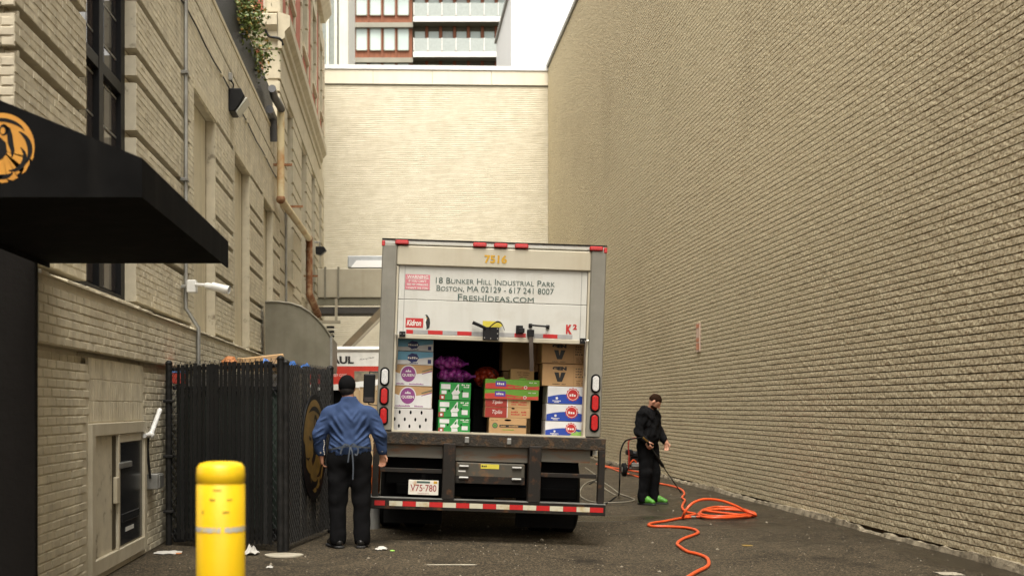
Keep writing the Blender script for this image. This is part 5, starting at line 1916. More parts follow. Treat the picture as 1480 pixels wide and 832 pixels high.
# ------------------------------------------------------------------ cargo
M('card_tan', (0.50, 0.31, 0.15), 0.85, col2=(0.44, 0.27, 0.125), ns=5)
M('card_side', (0.42, 0.26, 0.12), 0.85)
M('box_white', (0.70, 0.70, 0.70), 0.6, col2=(0.63, 0.63, 0.63))
M('box_grey', (0.58, 0.57, 0.56), 0.6)
M('box_blue', (0.16, 0.42, 0.62), 0.5)
M('box_royal', (0.015, 0.055, 0.36), 0.45)
M('box_green', (0.02, 0.28, 0.05), 0.45)
M('box_lime', (0.14, 0.34, 0.03), 0.5)
M('box_red', (0.55, 0.055, 0.035), 0.5)
M('box_darkred', (0.33, 0.03, 0.02), 0.5)
M('ink_purple', (0.25, 0.05, 0.22), 0.5)
M('ink_navy', (0.02, 0.03, 0.15), 0.5)
M('ink_violet', (0.10, 0.05, 0.35), 0.5)
M('ink_brown', (0.16, 0.075, 0.03), 0.6)
M('onion_purple', (0.24, 0.025, 0.24), 0.2, col2=(0.42, 0.05, 0.34), ns=14, spec=0.8)
M('onion_red', (0.38, 0.03, 0.012), 0.25, col2=(0.50, 0.06, 0.02), ns=10, spec=0.7)
M('net_purple', (0.20, 0.02, 0.22), 0.3)
M('lettuce', (0.20, 0.42, 0.05), 0.5, col2=(0.30, 0.52, 0.12), ns=40)

CRND = random.Random(19)
def carton(name, label, x0, y0, x1, y1, ly, dep, body, print_fn=None, side=None, cat='carton', group=None, yaw=0.0, lid=None, holes=(), flaps=True, zfloor=None):
    """pixel rectangle of the front face, ly = distance inside the rear frame"""
    a = TL(x0, y1, ly); b = TL(x1, y0, ly)
    c = TL((x0 + x1) / 2, (y0 + y1) / 2, ly)
    w, h = (x1 - x0) * (YT0 + ly) / FOC, (y1 - y0) * (YT0 + ly) / FOC
    z0 = c.z - h / 2
    if zfloor is not None:
        h += z0 - zfloor
        z0 = zfloor
    if not yaw:
        yaw = R(CRND.uniform(-1.6, 1.6))
    base = TM @ Vector((c.x, ly + dep / 2, z0))
    t = thing(name, label, cat, tuple(base), (0, ROLL, yaw), group)
    MB().cbox(-w / 2, w / 2, -dep / 2, dep / 2, 0.001, h - 0.001, 0.004).build('box_body', body, t, local=True)
    if lid:
        MB().cbox(-w / 2 - 0.004, w / 2 + 0.004, -dep / 2 - 0.004, dep / 2 + 0.004, h * lid, h, 0.003).build('lid', body, t, local=True)
    if flaps:
        MB().box(-w / 2 + 0.004, w / 2 - 0.004, -0.002, 0.002, h - 0.0008, h + 0.0012).build('flap_seam', 'ink_brown', t, local=True)
    for (hu, hv, hw_, hh_) in holes:
        pts = [(hu * w - w / 2 + hw_ * math.cos(q), -dep / 2 - 0.0008, hv * h + hh_ * math.sin(q)) for q in [2 * math.pi * i / 12 for i in range(12)]]
        MB().prism(pts[::-1], (0, 0.0006, 0)).build('hand_hole', 'under_black', t, local=True)
    if print_fn:
        off = 0.005 if lid else 0.001
        p = Print(lambda u, v, L: (u - w / 2, -dep / 2 - off - 0.0009 * L, v))
        print_fn(p, w, h)
        p.build(t)
    return t, w, h
DEP = 0.30
# left column
hs = [(0.18, 0.83, .012, .022), (0.45, 0.83, .012, .022), (0.72, 0.83, .012, .022), (0.06, 0.52, .012, .022), (0.31, 0.52, .012, .022), (0.57, 0.52, .012, .022), (0.83, 0.52, .012, .022), (0.17, 0.22, .012, .022), (0.43, 0.22, .012, .022), (0.69, 0.22, .012, .022)]
LY = 0.22
carton('vented_carton', 'white carton punched with rows of dark oval holes at the bottom of its stack', 566.5, 590, 625, 627, LY, 0.45, 'box_grey', side='card_side', holes=hs, zfloor=BED)
def queen(p, w, h):
    p.poly('box_white', [(0.004, 0.004), (w - 0.004, 0.004), (w - 0.004, h * 0.72), (w * 0.75, h * 0.62), (w * 0.5, h * 0.55), (w * 0.25, h * 0.52), (0.004, h * 0.66)], 1)
    for dv, mt in ((0.80, 'ink_green'), (0.68, 'ink_purple')):
        p.poly(mt, [(w * 0.72, h * (dv - 0.12)), (w - 0.005, h * (dv + 0.02)), (w - 0.005, h * (dv + 0.07)), (w * 0.72, h * (dv - 0.09))], 2)
    p.disc('box_white', w * 0.37, h * 0.56, w * 0.215, 2, 28, rv=h * 0.42)
    p.disc('ink_purple', w * 0.37, h * 0.56, w * 0.19, 3, 28, rv=h * 0.37)
    p.text('ink_white', 'QUEEN', w * 0.37, h * 0.50, w=w * 0.32, h=h * 0.15, layer=4, bold=0.02)
    for k in (-1, 0, 1):
        p.poly('box_white', [(w * (0.37 + 0.05 * k) - 0.014, h * 0.66), (w * (0.37 + 0.05 * k) + 0.014, h * 0.66), (w * (0.37 + 0.05 * k), h * (0.80 if k == 0 else 0.75))], 4)
    p.greek('ink_purple', w * 0.42, h * 0.10, w=w * 0.72, h=h * 0.07, layer=3, words=2)
carton('printed_carton', 'brown and white carton with purple crown badge resting on the hole-punched carton', 568, 558, 624, 589.5, LY, 0.45, 'card_tan', queen)
carton('printed_carton', 'brown and white carton with purple crown badge under the blue carton', 569.5, 527, 625, 557.5, LY, 0.45, 'card_tan', queen)
def blueb(p, w, h):
    p.rect('box_blue', 0.004, h * 0.35, w - 0.004, h - 0.003, 1)
    p.poly('box_white', [(0.004, h * 0.08), (w - 0.004, h * 0.08), (w - 0.004, h * 0.62), (w * 0.7, h * 0.5), (w * 0.4, h * 0.35), (0.004, h * 0.30)], 2)
    p.disc('ink_navy', w * 0.47, h * 0.52, w * 0.15, 3, 14, rv=h * 0.34, scallop=0.004, k=7)
    p.greek('ink_white', w * 0.47, h * 0.52, w=w * 0.27, h=h * 0.16, layer=4, words=1)
    p.rect('ink_navy', w * 0.86, h * 0.12, w * 0.95, h * 0.42, 3)
    p.greek('ink_navy', w * 0.5, h * 0.13, w=w * 0.22, h=h * 0.09, layer=3, words=1)
carton('blue_carton', 'sky-blue and white carton on top of the crown badge cartons', 571, 507.5, 626, 527, LY, 0.45, 'box_white', blueb)
carton('blue_carton', 'shaded blue and white carton tucked under the truck door above another blue one', 572, 490, 626.5, 507, LY + 0.03, 0.45, 'box_white', blueb)
# green stack
def greenb(p, w, h):
    p.rect('box_white', w * 0.04, h * 0.62, w * 0.34, h * 0.9, 1)
    p.rect('box_white', w * 0.06, h * 0.34, w * 0.22, h * 0.54, 1)
    p.rect('box_darkred', 0.002, h * 0.02, w * 0.17, h * 0.30, 1)
    p.rect('box_white', w * 0.06, h * 0.08, w * 0.13, h * 0.22, 2)
    p.poly('box_white', [(w * .38, h * .40), (w * .48, h * .62), (w * .58, h * .92), (w * .62, h * .90), (w * .60, h * .60), (w * .66, h * .45), (w * .60, h * .32), (w * .62, h * .08), (w * .42, h * .05), (w * .42, h * .28)], 1)
    p.poly('box_green', [(w * .50, h * .62), (w * .57, h * .80), (w * .58, h * .62), (w * .53, h * .52)], 2)
    p.poly('ink_black', [(w * .53, h * .60), (w * .56, h * .74), (w * .57, h * .62)], 3)
    p.rect('box_green', w * .44, h * .29, w * .60, h * .32, 2)
    p.rect('box_white', w * .74, h * .18, w * .93, h * .46, 1)
    p.greek('ink_white', w * .83, h * .88, w=w * .26, h=h * .09, layer=1, words=2)
    p.greek('ink_white', w * .86, h * .76, w=w * .18, h=h * .08, layer=1, words=1)
LG = 0.30
for i, (a, b, c, d) in enumerate(((632.5, 603.5, 678.5, 629), (634, 578.5, 679.5, 603), (636, 552.5, 681, 578))):
    carton('green_carton', ['green and white printed carton at the bottom of the green stack', 'green and white printed carton in the middle of the green stack', 'green and white printed carton under the purple onion nets'][i], a, b, c, d, LG, 0.40, 'box_green', greenb, zfloor=BED if i == 0 else None,
           holes=[(0.30, 0.52, .008, .016), (0.72, 0.52, .008, .016)], group='green cartons')
# net bags
def netbag(label, px, py, ly, rx, rz, mat, netm, seed, ry=0.16):
    c = TL(px, py, ly)
    w = TM @ Vector((c.x, c.y, c.z - rz))
    t = thing('net_bag', label, 'net bag', tuple(w), (0, ROLL, 0))
    rr = random.Random(seed)
    on = []
    for k in range(200):
        if len(on) > 34: break
        q = Vector((rr.uniform(-1, 1), rr.uniform(-1, 1), rr.uniform(-1, 1)))
        if q.length > 1: continue
        p = Vector((q.x * rx * 0.85, q.y * ry * 0.8, rz + q.z * rz * 0.72))
        if all((p - o).length > 0.042 for o in on): on.append(p)
    for p in on:
        r = rr.uniform(0.032, 0.040)
        MB().lathe([(0.004, r * 1.12), (r * 0.25, r * 0.95), (r * 0.75, r * 0.66), (r, 0.0), (r * 0.72, -r * 0.68), (r * 0.2, -r * 0.92)], tuple(p), 12).build('onion', mat, t, smooth=80, local=True)
    nt_ = MB()
    for k in range(16):
        a = 2 * math.pi * k / 16
        for sg in (1, -1):
            pts = []
            for i in range(13):
                th = math.pi * i / 12
                aa = a + sg * th * 0.6
                pts.append((rx * 1.02 * math.sin(th) * math.cos(aa), ry * 1.05 * math.sin(th) * math.sin(aa), rz - rz * math.cos(th) * 1.0))
            nt_.tube(pts, 0.0016, 3, caps=False)
    meta(nt_.build('netting', netm, t, local=True), kind='stuff')
    MB().tube([(rx * 0.9, -0.02, rz * 0.9), (rx * 1.12, -0.03, rz * 1.0), (rx * 1.28, -0.03, rz * 1.02)], [0.03, 0.012, 0.018], 8).build('tied_end', netm, t, local=True, smooth=True)
netbag('purple net bag of onions lying on the green cartons', 656, 543, LG + 0.18, 0.195, 0.082, 'onion_purple', 'net_purple', 21)
netbag('purple net bag of onions lying on another onion bag', 649, 525, LG + 0.20, 0.175, 0.082, 'onion_purple', 'net_purple', 22)
# red bag stands on a hidden carton whose black colour stands in for shade
carton('shade_black_carton', 'carton coloured black for the shade under the red onion net', 684, 562, 724, 626, 0.66, 0.4, 'under_black', zfloor=BED, cat='crate', flaps=False)
netbag('red net bag of onions in the shade between the cartons', 703, 545, 0.84, 0.15, 0.125, 'onion_red', 'onion_red', 23)
# brown / tray stack
LC = 0.28
def brownb(p, w, h):
    p.rect('ink_black', w * 0.28, h * 0.42, w - 0.003, h * 0.58, 1)
    p.greek('card_tan', w * 0.55, h * 0.50, w=w * 0.48, h=h * 0.10, layer=2, words=2)
    p.disc('ink_green', w * 0.16, h * 0.52, h * 0.17, 1)
    p.disc('box_lime', w * 0.16, h * 0.52, h * 0.11, 2)
    p.disc('ink_green', w * 0.16, h * 0.52, h * 0.05, 3)
    p.greek('box_lime', w * 0.52, h * 0.28, w=w * 0.3, h=h * 0.07, layer=1, words=1)
    p.greek('ink_brown', w * 0.15, h * 0.84, w=w * 0.18, h=h * 0.05, layer=1, words=2)
carton('brown_carton', 'brown carton with black stripe and green round mark standing on the truck floor', 707, 603.5, 761, 631, LC, 0.40, 'card_tan', brownb, holes=[(0.5, 0.86, 0.04, 0.012)], zfloor=BED)
def tiplin(p, w, h):
    p.rect('box_darkred', 0.003, 0.003, w * 0.485, h - 0.004, 1)
    p.rect('box_white', w * 0.485, 0.003, w * 0.50, h - 0.004, 1)
    p.text('ink_white', 'Tiplin', w * 0.27, h * 0.5, w=w * 0.22, h=h * 0.48, layer=2, italic=0.3)
    p.greek('ink_red', w * 0.75, h * 0.60, w=w * 0.34, h=h * 0.16, layer=1, words=2)
    p.greek('ink_red', w * 0.75, h * 0.36, w=w * 0.34, h=h * 0.14, layer=1, words=2)
carton('tomato_carton', 'flat red and brown tomato carton on the striped brown carton', 701, 588.5, 766.5, 603.5, LC, 0.40, 'card_tan', tiplin, holes=[(0.36, 0.92, .02, .008), (0.62, 0.92, .02, .008)])
carton('tomato_carton', 'flat red and brown tomato carton under the green and red trays', 701.5, 575, 767, 588.5, LC, 0.40, 'card_tan', tiplin, holes=[(0.62, 0.92, .02, .008)])
def tray(p, w, h):
    n = 10
    top = [(w * i / n, h * (0.46 + 0.14 * math.sin(i / n * 5.2 + 0.6))) for i in range(n + 1)]
    p.poly('box_red', [(0.003, 0.003), (w - 0.003, 0.003)] + [(min(max(a, .003), w - .003), b) for a, b in reversed(top)], 1)
    p.rect('ink_violet', w * 0.19, h * 0.28, w * 0.385, h * 0.80, 2)
    p.greek('ink_white', w * 0.287, h * 0.54, w=w * 0.14, h=h * 0.22, layer=3, words=1)
    p.greek('box_lime', w * 0.55, h * 0.24, w=w * 0.26, h=h * 0.12, layer=2, words=2)
    p.disc('box_white', w * 0.745, h * 0.24, h * 0.17, 2, 14)
    p.disc('box_red', w * 0.745, h * 0.24, h * 0.11, 3, 14)
    p.greek('box_white', w * 0.88, h * 0.72, w=w * 0.14, h=h * 0.10, layer=2, words=2)
for i, (a, b, c, d) in enumerate(((701, 562.5, 779, 577), (701.5, 548, 780, 562.5))):
    tt_, w_, h_ = carton('produce_tray', ['green and red produce tray with violet label, lower of two', 'green and red produce tray with violet label under the small brown carton'][i], a, b, c, d, LC - 0.02, 0.40, 'box_lime', tray, flaps=False)
    yf = -0.20
    for (u0, u1) in ((0.21, 0.36), (0.62, 0.76)):
        m = MB()
        m.prism([((u0 - 0.5) * w_, yf, h_ - 0.001), ((u1 - 0.5) * w_, yf, h_ - 0.001), ((u1 - 0.52) * w_, yf, h_ + 0.018), ((u0 - 0.48) * w_, yf, h_ + 0.018)], (0, 0.004, 0))
        m.build('stacking_tab', 'box_lime', tt_, local=True)
def linesb(p, w, h):
    for k in range(3):
        p.greek('ink_brown', w * 0.55, h * (0.68 - k * 0.2), w=w * (0.55 - 0.1 * k), h=h * 0.08, layer=1, words=2)
carton('brown_carton', 'small brown carton resting on the green and red trays', 738, 533, 772, 549, LC + 0.12, 0.25, 'card_tan', linesb)
carton('brown_carton', 'large plain brown carton behind the small carton on the trays', 726, 494, 780, 536, LC + 0.55, 0.40, 'card_tan', zfloor=None)
carton('plain_carton', 'plain brown carton hidden low behind the tomato cartons', 726, 536.5, 768, 628, LC + 0.60, 0.40, 'card_side', zfloor=BED)
# right column
def rooster(p, w, h):
    n = 12
    crv = [(w * i / n, h * (0.28 + 0.28 * math.sin(math.pi * (0.12 + 0.80 * i / n)))) for i in range(n + 1)]
    p.poly('box_royal', [(0.003, 0.003), (w - 0.003, 0.003)] + [(min(max(a, .003), w - .003), b) for a, b in reversed(crv)], 1)
    p.disc('ink_red', w * 0.60, h * 0.55, h * 0.37, 2, 36, scallop=0.006, k=12)
    p.disc('ink_white', w * 0.60, h * 0.55, h * 0.32, 3, 24)
    p.disc('ink_red', w * 0.60, h * 0.55, h * 0.29, 4, 24)
    p.greek('ink_white', w * 0.60, h * 0.52, w=w * 0.16, h=h * 0.15, layer=5, words=1)
    p.disc('ink_white', w * 0.22, h * 0.32, h * 0.075, 2, 10, scallop=0.004, k=5)
    p.greek('ink_white', w * 0.22, h * 0.17, w=w * 0.2, h=h * 0.07, layer=2, words=1)
    p.greek('ink_white', w * 0.22, h * 0.09, w=w * 0.12, h=h * 0.06, layer=2, words=1)
def rooster_leaf(p, w, h):
    rooster(p, w, h)
    rr = random.Random(4)
    p.poly('lettuce', [(w * 0.56, h * 0.05), (w * 0.62, h * 0.16), (w * 0.60, h * 0.24), (w * 0.70, h * 0.26), (w * 0.72, h * 0.38), (w * 0.78, h * 0.32), (w * 0.84, h * 0.40), (w * 0.88, h * 0.28), (w * 0.95, h * 0.24), (w * 0.97, h * 0.05)], 6)
LR = 0.22
for i, (a, b, c, d) in enumerate(((788.5, 609, 850.5, 636), (790, 584, 851, 608.5), (791.5, 558.5, 852, 583.5))):
    carton('lettuce_carton', ['white and blue carton with red round seal and lettuce print at stack bottom', 'white and blue carton with red round seal in the middle of its stack', 'white and blue carton with red round seal under the brown cartons'][i], a, b, c, d, LR, 0.42, 'box_white',
           rooster_leaf if i == 0 else rooster, zfloor=BED if i == 0 else None)
def genv(p, w, h):
    p.text('ink_black', 'GEN', w * 0.36, h * 0.80, w=w * 0.30, h=h * 0.17, layer=1, bold=0.08)
    p.poly('ink_black', [(w * .25, h * .62), (w * .345, h * .62), (w * .37, h * .36), (w * .395, h * .62), (w * .49, h * .62), (w * .42, h * .20), (w * .32, h * .20)], 1)
    p.greek('ink_black', w * 0.36, h * 0.09, w=w * 0.28, h=h * 0.04, layer=1, words=2)
    for k, t in enumerate(('Apples', 'Grapes', 'Pears', 'Kiwifruit')):
        p.greek('ink_black', w * 0.70, h * (0.80 - 0.12 * k), w=w * (0.13 + 0.04 * (k == 3)), h=h * 0.07, layer=1, align='L')
    p.disc('ink_brown', w * 0.95, h * 0.72, h * 0.10, 1, 14)
    p.disc('card_tan', w * 0.95, h * 0.72, h * 0.08, 2, 14)
    p.rect('ink_brown', w * 0.66, 0.003, w * 0.663, h - 0.004, 1)
    for k in range(3):
        p.greek('ink_brown', w * 0.72, h * (0.26 - 0.08 * k), w=w * 0.17, h=h * 0.045, layer=1, align='L', words=2)
carton('brown_carton', 'brown carton with large black V print on the white and blue cartons', 784, 526, 852.5, 558, LR + 0.02, 0.42, 'card_tan', genv)
carton('brown_carton', 'topmost brown carton with black V print tucked under the truck door', 783, 494, 852, 525.5, LR + 0.05, 0.42, 'card_tan', genv)

# ------------------------------------------------------------------ rental truck parked across the alley end
M('rental_red', (0.52, 0.035, 0.02), 0.4)
M('rental_white', (0.74, 0.73, 0.69), 0.4)
YU = 30.5
ut = thing('rental_truck', 'red and white rental box truck parked across the alley behind the delivery truck', 'truck', (0.3, YU, 0))
xa, xb = -2.45, 3.2
zt, zt2 = wz(503, YU), wz(509, YU)
zr1, zr0 = wz(529, YU), wz(555, YU)
MB().box(xa, xb, YU, YU + 2.2, zr1 + 0.002, zt2).build('upper_side', 'rental_white', ut)
MB().cbox(xa - 0.03, xb + 0.03, YU - 0.04, YU + 2.24, zt2 + 0.002, zt + 0.05, 0.07).build('roof_cap', 'rental_white', ut)
MB().box(xa, xb, YU, YU + 2.2, zr0, zr1).build('lower_side', 'rental_red', ut)
MB().box(xa, xb, YU - 0.02, YU + 2.2, zr0 - 0.16, zr0 - 0.002).build('skirt', 'rental_white', ut)
MB().box(xa + 0.1, xb - 0.1, YU + 0.15, YU + 2.1, 0.55, zr0 - 0.162).build('chassis', 'under_black', ut)
for x in (xa + 1.1, xb - 1.0):
    for y in (YU + 0.25, YU + 1.95):
        ww = MB().lathe([(0.22, -0.13), (0.38, -0.13), (0.40, -0.10), (0.40, 0.10), (0.38, 0.13), (0.22, 0.13)], (x, y, 0.40), 24, 'Y').build('wheel', 'rubber', ut, smooth=40)
        MB().lathe([(0.05, -0.10), (0.21, -0.12), (0.21, 0.12), (0.05, 0.10)], (x, y, 0.40), 16, 'Y').build('rim', 'steel_grey', ww, smooth=40)
pr = Print(lambda u, v, L: (u, YU - 0.002 * L, v))
ua, ub = px2w(449, 0, YU).x, px2w(511.5, 0, YU).x
pr.text('ink_black', 'U-HAUL', (ua + ub) / 2, (wz(514, YU) + wz(526, YU)) / 2, w=ub - ua, h=0.215, layer=1, bold=0.05)
u0, u1 = px2w(472, 0, YU).x, px2w(501, 0, YU).x
pr.text('ink_white', 'LOWEST COST', (u0 + u1) / 2, wz(542, YU), w=u1 - u0, h=0.07, layer=1)
u0, u1 = px2w(520, 0, YU).x, px2w(541, 0, YU).x
pr.text('ink_black', 'Moving Made', (u0 + u1) / 2, wz(518, YU), w=u1 - u0, h=0.06, layer=1, rot=0.16, italic=0.3)
pr.build(ut, local=False)
wv = MB().cbox(px2w(512, 0, YU).x, px2w(560, 0, YU).x, YU - 0.012, YU + 0.0, wz(551, YU), wz(536, YU), 0.004).build('picture_panel', M('panel_sand', (0.30, 0.25, 0.17), 0.5, col2=(0.08, 0.07, 0.06), ns=2.5), ut)
# plywood hoarding and odds and ends beyond the man
M('plywood', (0.46, 0.33, 0.19), 0.75, col2=(0.40, 0.28, 0.15), ns=4, stretch=(1, 1, 0.3))
hb = thing('plywood_crate', 'tan plywood crate with white rim in front of the rental truck', 'crate', (-0.9, 27.5, 0))
YP = 27.4
x0_, x1_ = px2w(503, 0, YP).x, px2w(552, 0, YP).x
z1_ = wz(562, YP)
nbd = 6
for i in range(nbd):
    a = x0_ + (x1_ - x0_) * i / nbd
    b = x0_ + (x1_ - x0_) * (i + 1) / nbd
    MB().box(a + 0.006, b - 0.006, YP, YP + 0.05, 0.05, z1_ + (b - x0_) * 0.12).build('board', 'plywood', hb)
MB().box(x0_, x1_, YP + 0.051, YP + 0.9, 0.0, z1_ - 0.05).build('crate_core', 'plywood', hb)
MB().prism([(x0_ - 0.05, YP - 0.02, z1_ + 0.01), (x1_ + 0.05, YP - 0.02, z1_ + 0.12), (x1_ + 0.05, YP - 0.02, z1_ + 0.26), (x0_ - 0.05, YP - 0.02, z1_ + 0.15)], (0, 0.07, 0)).build('rim_board', 'white_plastic', hb)
# hand truck with orange tub standing beside the delivery truck
ob = thing('orange_tub', 'upright orange plastic tub beside the truck behind the man in blue', 'tub', (-0.34, 13.2, 0.03))
yo = 13.4
xo = px2w(541, 0, yo).x - 0.03
zb_, zt_ = wz(712, yo), wz(672, yo)
MB().lathe([(0.085, zb_), (0.095, zb_ + 0.02), (0.115, zt_ - 0.02), (0.125, zt_ - 0.02), (0.125, zt_), (0.108, zt_), (0.09, zb_ + 0.03)], (xo, yo, 0), 18).build('tub_body', M('tub_orange', (0.60, 0.13, 0.02), 0.45), ob, smooth=40)
MB().lathe([(0.1, ground_z(xo, yo) - 0.01), (0.1, zb_ - 0.001)], (xo, yo, 0), 14).build('stand', 'steel_grey', ob, smooth=40)
MB().tube(smooth_path([(xo - 0.12, yo, zt_ - 0.03), (xo - 0.06, yo - 0.02, zt_ + 0.16), (xo + 0.06, yo - 0.02, zt_ + 0.16), (xo + 0.12, yo, zt_ - 0.03)], 5), 0.006, 5).build('bail_handle', 'steel_grey', ob)

# ------------------------------------------------------------------ people
M('skin_tan', (0.40, 0.20, 0.12), 0.55, col2=(0.33, 0.15, 0.09), ns=12)
M('skin_fair', (0.52, 0.27, 0.18), 0.55, col2=(0.45, 0.21, 0.13), ns=12)
M('denim_blue', (0.042, 0.070, 0.155), 0.85, spec=0.15, col2=(0.034, 0.058, 0.132), ns=3, bump=0.25, bs=220, bdist=0.003)
M('cloth_black', (0.006, 0.006, 0.0065), 0.95, spec=0.06, col2=(0.009, 0.009, 0.010), ns=4, bump=0.2, bs=260, bdist=0.002)
M('hoodie_black', (0.006, 0.006, 0.0065), 0.95, spec=0.06, col2=(0.010, 0.010, 0.011), ns=4, bump=0.2, bs=260, bdist=0.002)
M('shoe_black', (0.010, 0.010, 0.010), 0.35)
M('shoe_green', (0.045, 0.20, 0.015), 0.55, col2=(0.09, 0.30, 0.03), ns=30)
M('sole_dark', (0.02, 0.02, 0.02), 0.7)
M('sole_white', (0.62, 0.66, 0.56), 0.6)
M('hair_brown', (0.022, 0.010, 0.005), 0.85, spec=0.08, bump=0.7, bs=150, bdist=0.006)
M('hair_dark', (0.012, 0.009, 0.008), 0.7, bump=0.7, bs=150, bdist=0.006)
M('apron_tie', (0.07, 0.085, 0.11), 0.8)
V3 = lambda *a: np.array(a, float)

def hand_sdf(S, wrist, d, palm_n, side, curl=0.5, k=0.012):
    """d: direction of the fingers, palm_n: direction the palm faces, side: +1/-1 thumb direction along d x palm_n"""
    d = d / np.linalg.norm(d)
    n = palm_n - d * (palm_n @ d)
    n /= np.linalg.norm(n)
    s = np.cross(d, n) * side
    S.cone(wrist - d * 0.03, wrist + d * 0.02, 0.027, 0.027, 0.02)
    for q in (-0.026, -0.009, 0.009, 0.026):
        S.cone(wrist + d * 0.01 + s * q * 0.6, wrist + d * 0.085 + s * q, 0.018, 0.0145, 0.016)
    Ls = (0.062, 0.074, 0.078, 0.070)
    for q, L in zip((-0.029, -0.010, 0.010, 0.029), Ls):
        b0 = wrist + d * 0.088 + s * q
        a1 = curl * 0.9
        d1 = d * math.cos(a1) + n * math.sin(a1)
        b1 = b0 + d1 * L * 0.5
        a2 = curl * 2.0
        d2 = d * math.cos(a2) + n * math.sin(a2)
        b2 = b1 + d2 * L * 0.33
        a3 = curl * 2.7
        d3 = d * math.cos(a3) + n * math.sin(a3)
        b3 = b2 + d3 * L * 0.22
        S.cone(b0, b1, 0.0098, 0.0090, 0.004)
        S.cone(b1, b2, 0.0090, 0.0082, 0.003)
        S.cone(b2, b3, 0.0082, 0.0074, 0.003)
    t0 = wrist + d * 0.028 + s * 0.030 + n * 0.006
    t1 = t0 + (d * 0.62 + s * 0.62 + n * 0.30) * 0.042
    t2 = t1 + (d * 0.85 + s * 0.12 + n * (0.3 + 0.5 * curl)) * 0.034
    S.cone(wrist + d * 0.01 + s * 0.012, t0, 0.019, 0.0135, 0.012)
    S.cone(t0, t1, 0.0125, 0.0108, 0.006)
    S.cone(t1, t2, 0.0105, 0.0088, 0.003)

def head_sdf(S, c, f, up, k=0.02, r=1.0):
    """c: centre of the skull, f: facing, up: up axis"""
    f = f / np.linalg.norm(f)
    up = up - f * (up @ f)
    up /= np.linalg.norm(up)
    s = np.cross(f, up)          # wearer's right
    Rm = np.stack([s, f, up], 1)
    S.ell(c, (0.076 * r, 0.096 * r, 0.098 * r), k, Rm)
    S.ell(c + f * 0.022 - up * 0.055, (0.060 * r, 0.070 * r, 0.075 * r), 0.03, Rm)     # face
    S.ell(c + f * 0.040 - up * 0.105, (0.042 * r, 0.042 * r, 0.030 * r), 0.025, Rm)    # chin
    S.cone(c + f * 0.092 - up * 0.010, c + f * 0.112 - up * 0.050, 0.010, 0.015, 0.012)  # nose
    for q in (-1, 1):
        S.cone(c + f * 0.083 + up * 0.012 + s * q * 0.015, c + f * 0.074 + up * 0.010 + s * q * 0.045, 0.010, 0.009, 0.010)   # brow
        S.ell(c - f * 0.004 - up * 0.022 + s * q * 0.080, (0.011, 0.020, 0.032), 0.006, Rm)   # ear
    S.cone(c + f * 0.088 - up * 0.078 - s * 0.018, c + f * 0.088 - up * 0.078 + s * 0.018, 0.008, 0.008, 0.006)   # lips
    return f, up, s

def wrinkle(S, amp, fx, seed):
    rr = random.Random(seed)
    X, Y, Z = S.X, S.Y, S.Z
    w = 0
    for _ in range(7):
        a = [rr.uniform(-1, 1) * fx for _ in range(3)]
        b = [rr.uniform(-1, 1) * fx * 0.5 for _ in range(3)]
        w = w + np.sin(a[0] * X + a[1] * Y + a[2] * Z + 1.5 * np.sin(b[0] * X + b[1] * Y + b[2] * Z + rr.uniform(0, 6)) + rr.uniform(0, 6))
    S.f = S.f + (amp / 2.5) * w.astype(np.float32)

def fold(S, a, b, w, amp):
    """a soft ridge running from a to b with a hollow beside it"""
    a, b = np.array(a, np.float32), np.array(b, np.float32)
    d = b - a
    L = float(d @ d) + 1e-9
    t = ((S.X - a[0]) * d[0] + (S.Z - a[2]) * d[2]) / L
    e = np.clip(t, 0, 1)
    q = ((S.X - a[0] - e * d[0]) * d[2] - (S.Z - a[2] - e * d[2]) * d[0]) / math.sqrt(L)
    m = np.exp(-((t - 0.5) / 0.42) ** 4) * np.exp(-(q / (w * 2.2)) ** 2)
    S.f = S.f - (amp * m * np.cos(q / w * 1.6)).astype(np.float32)

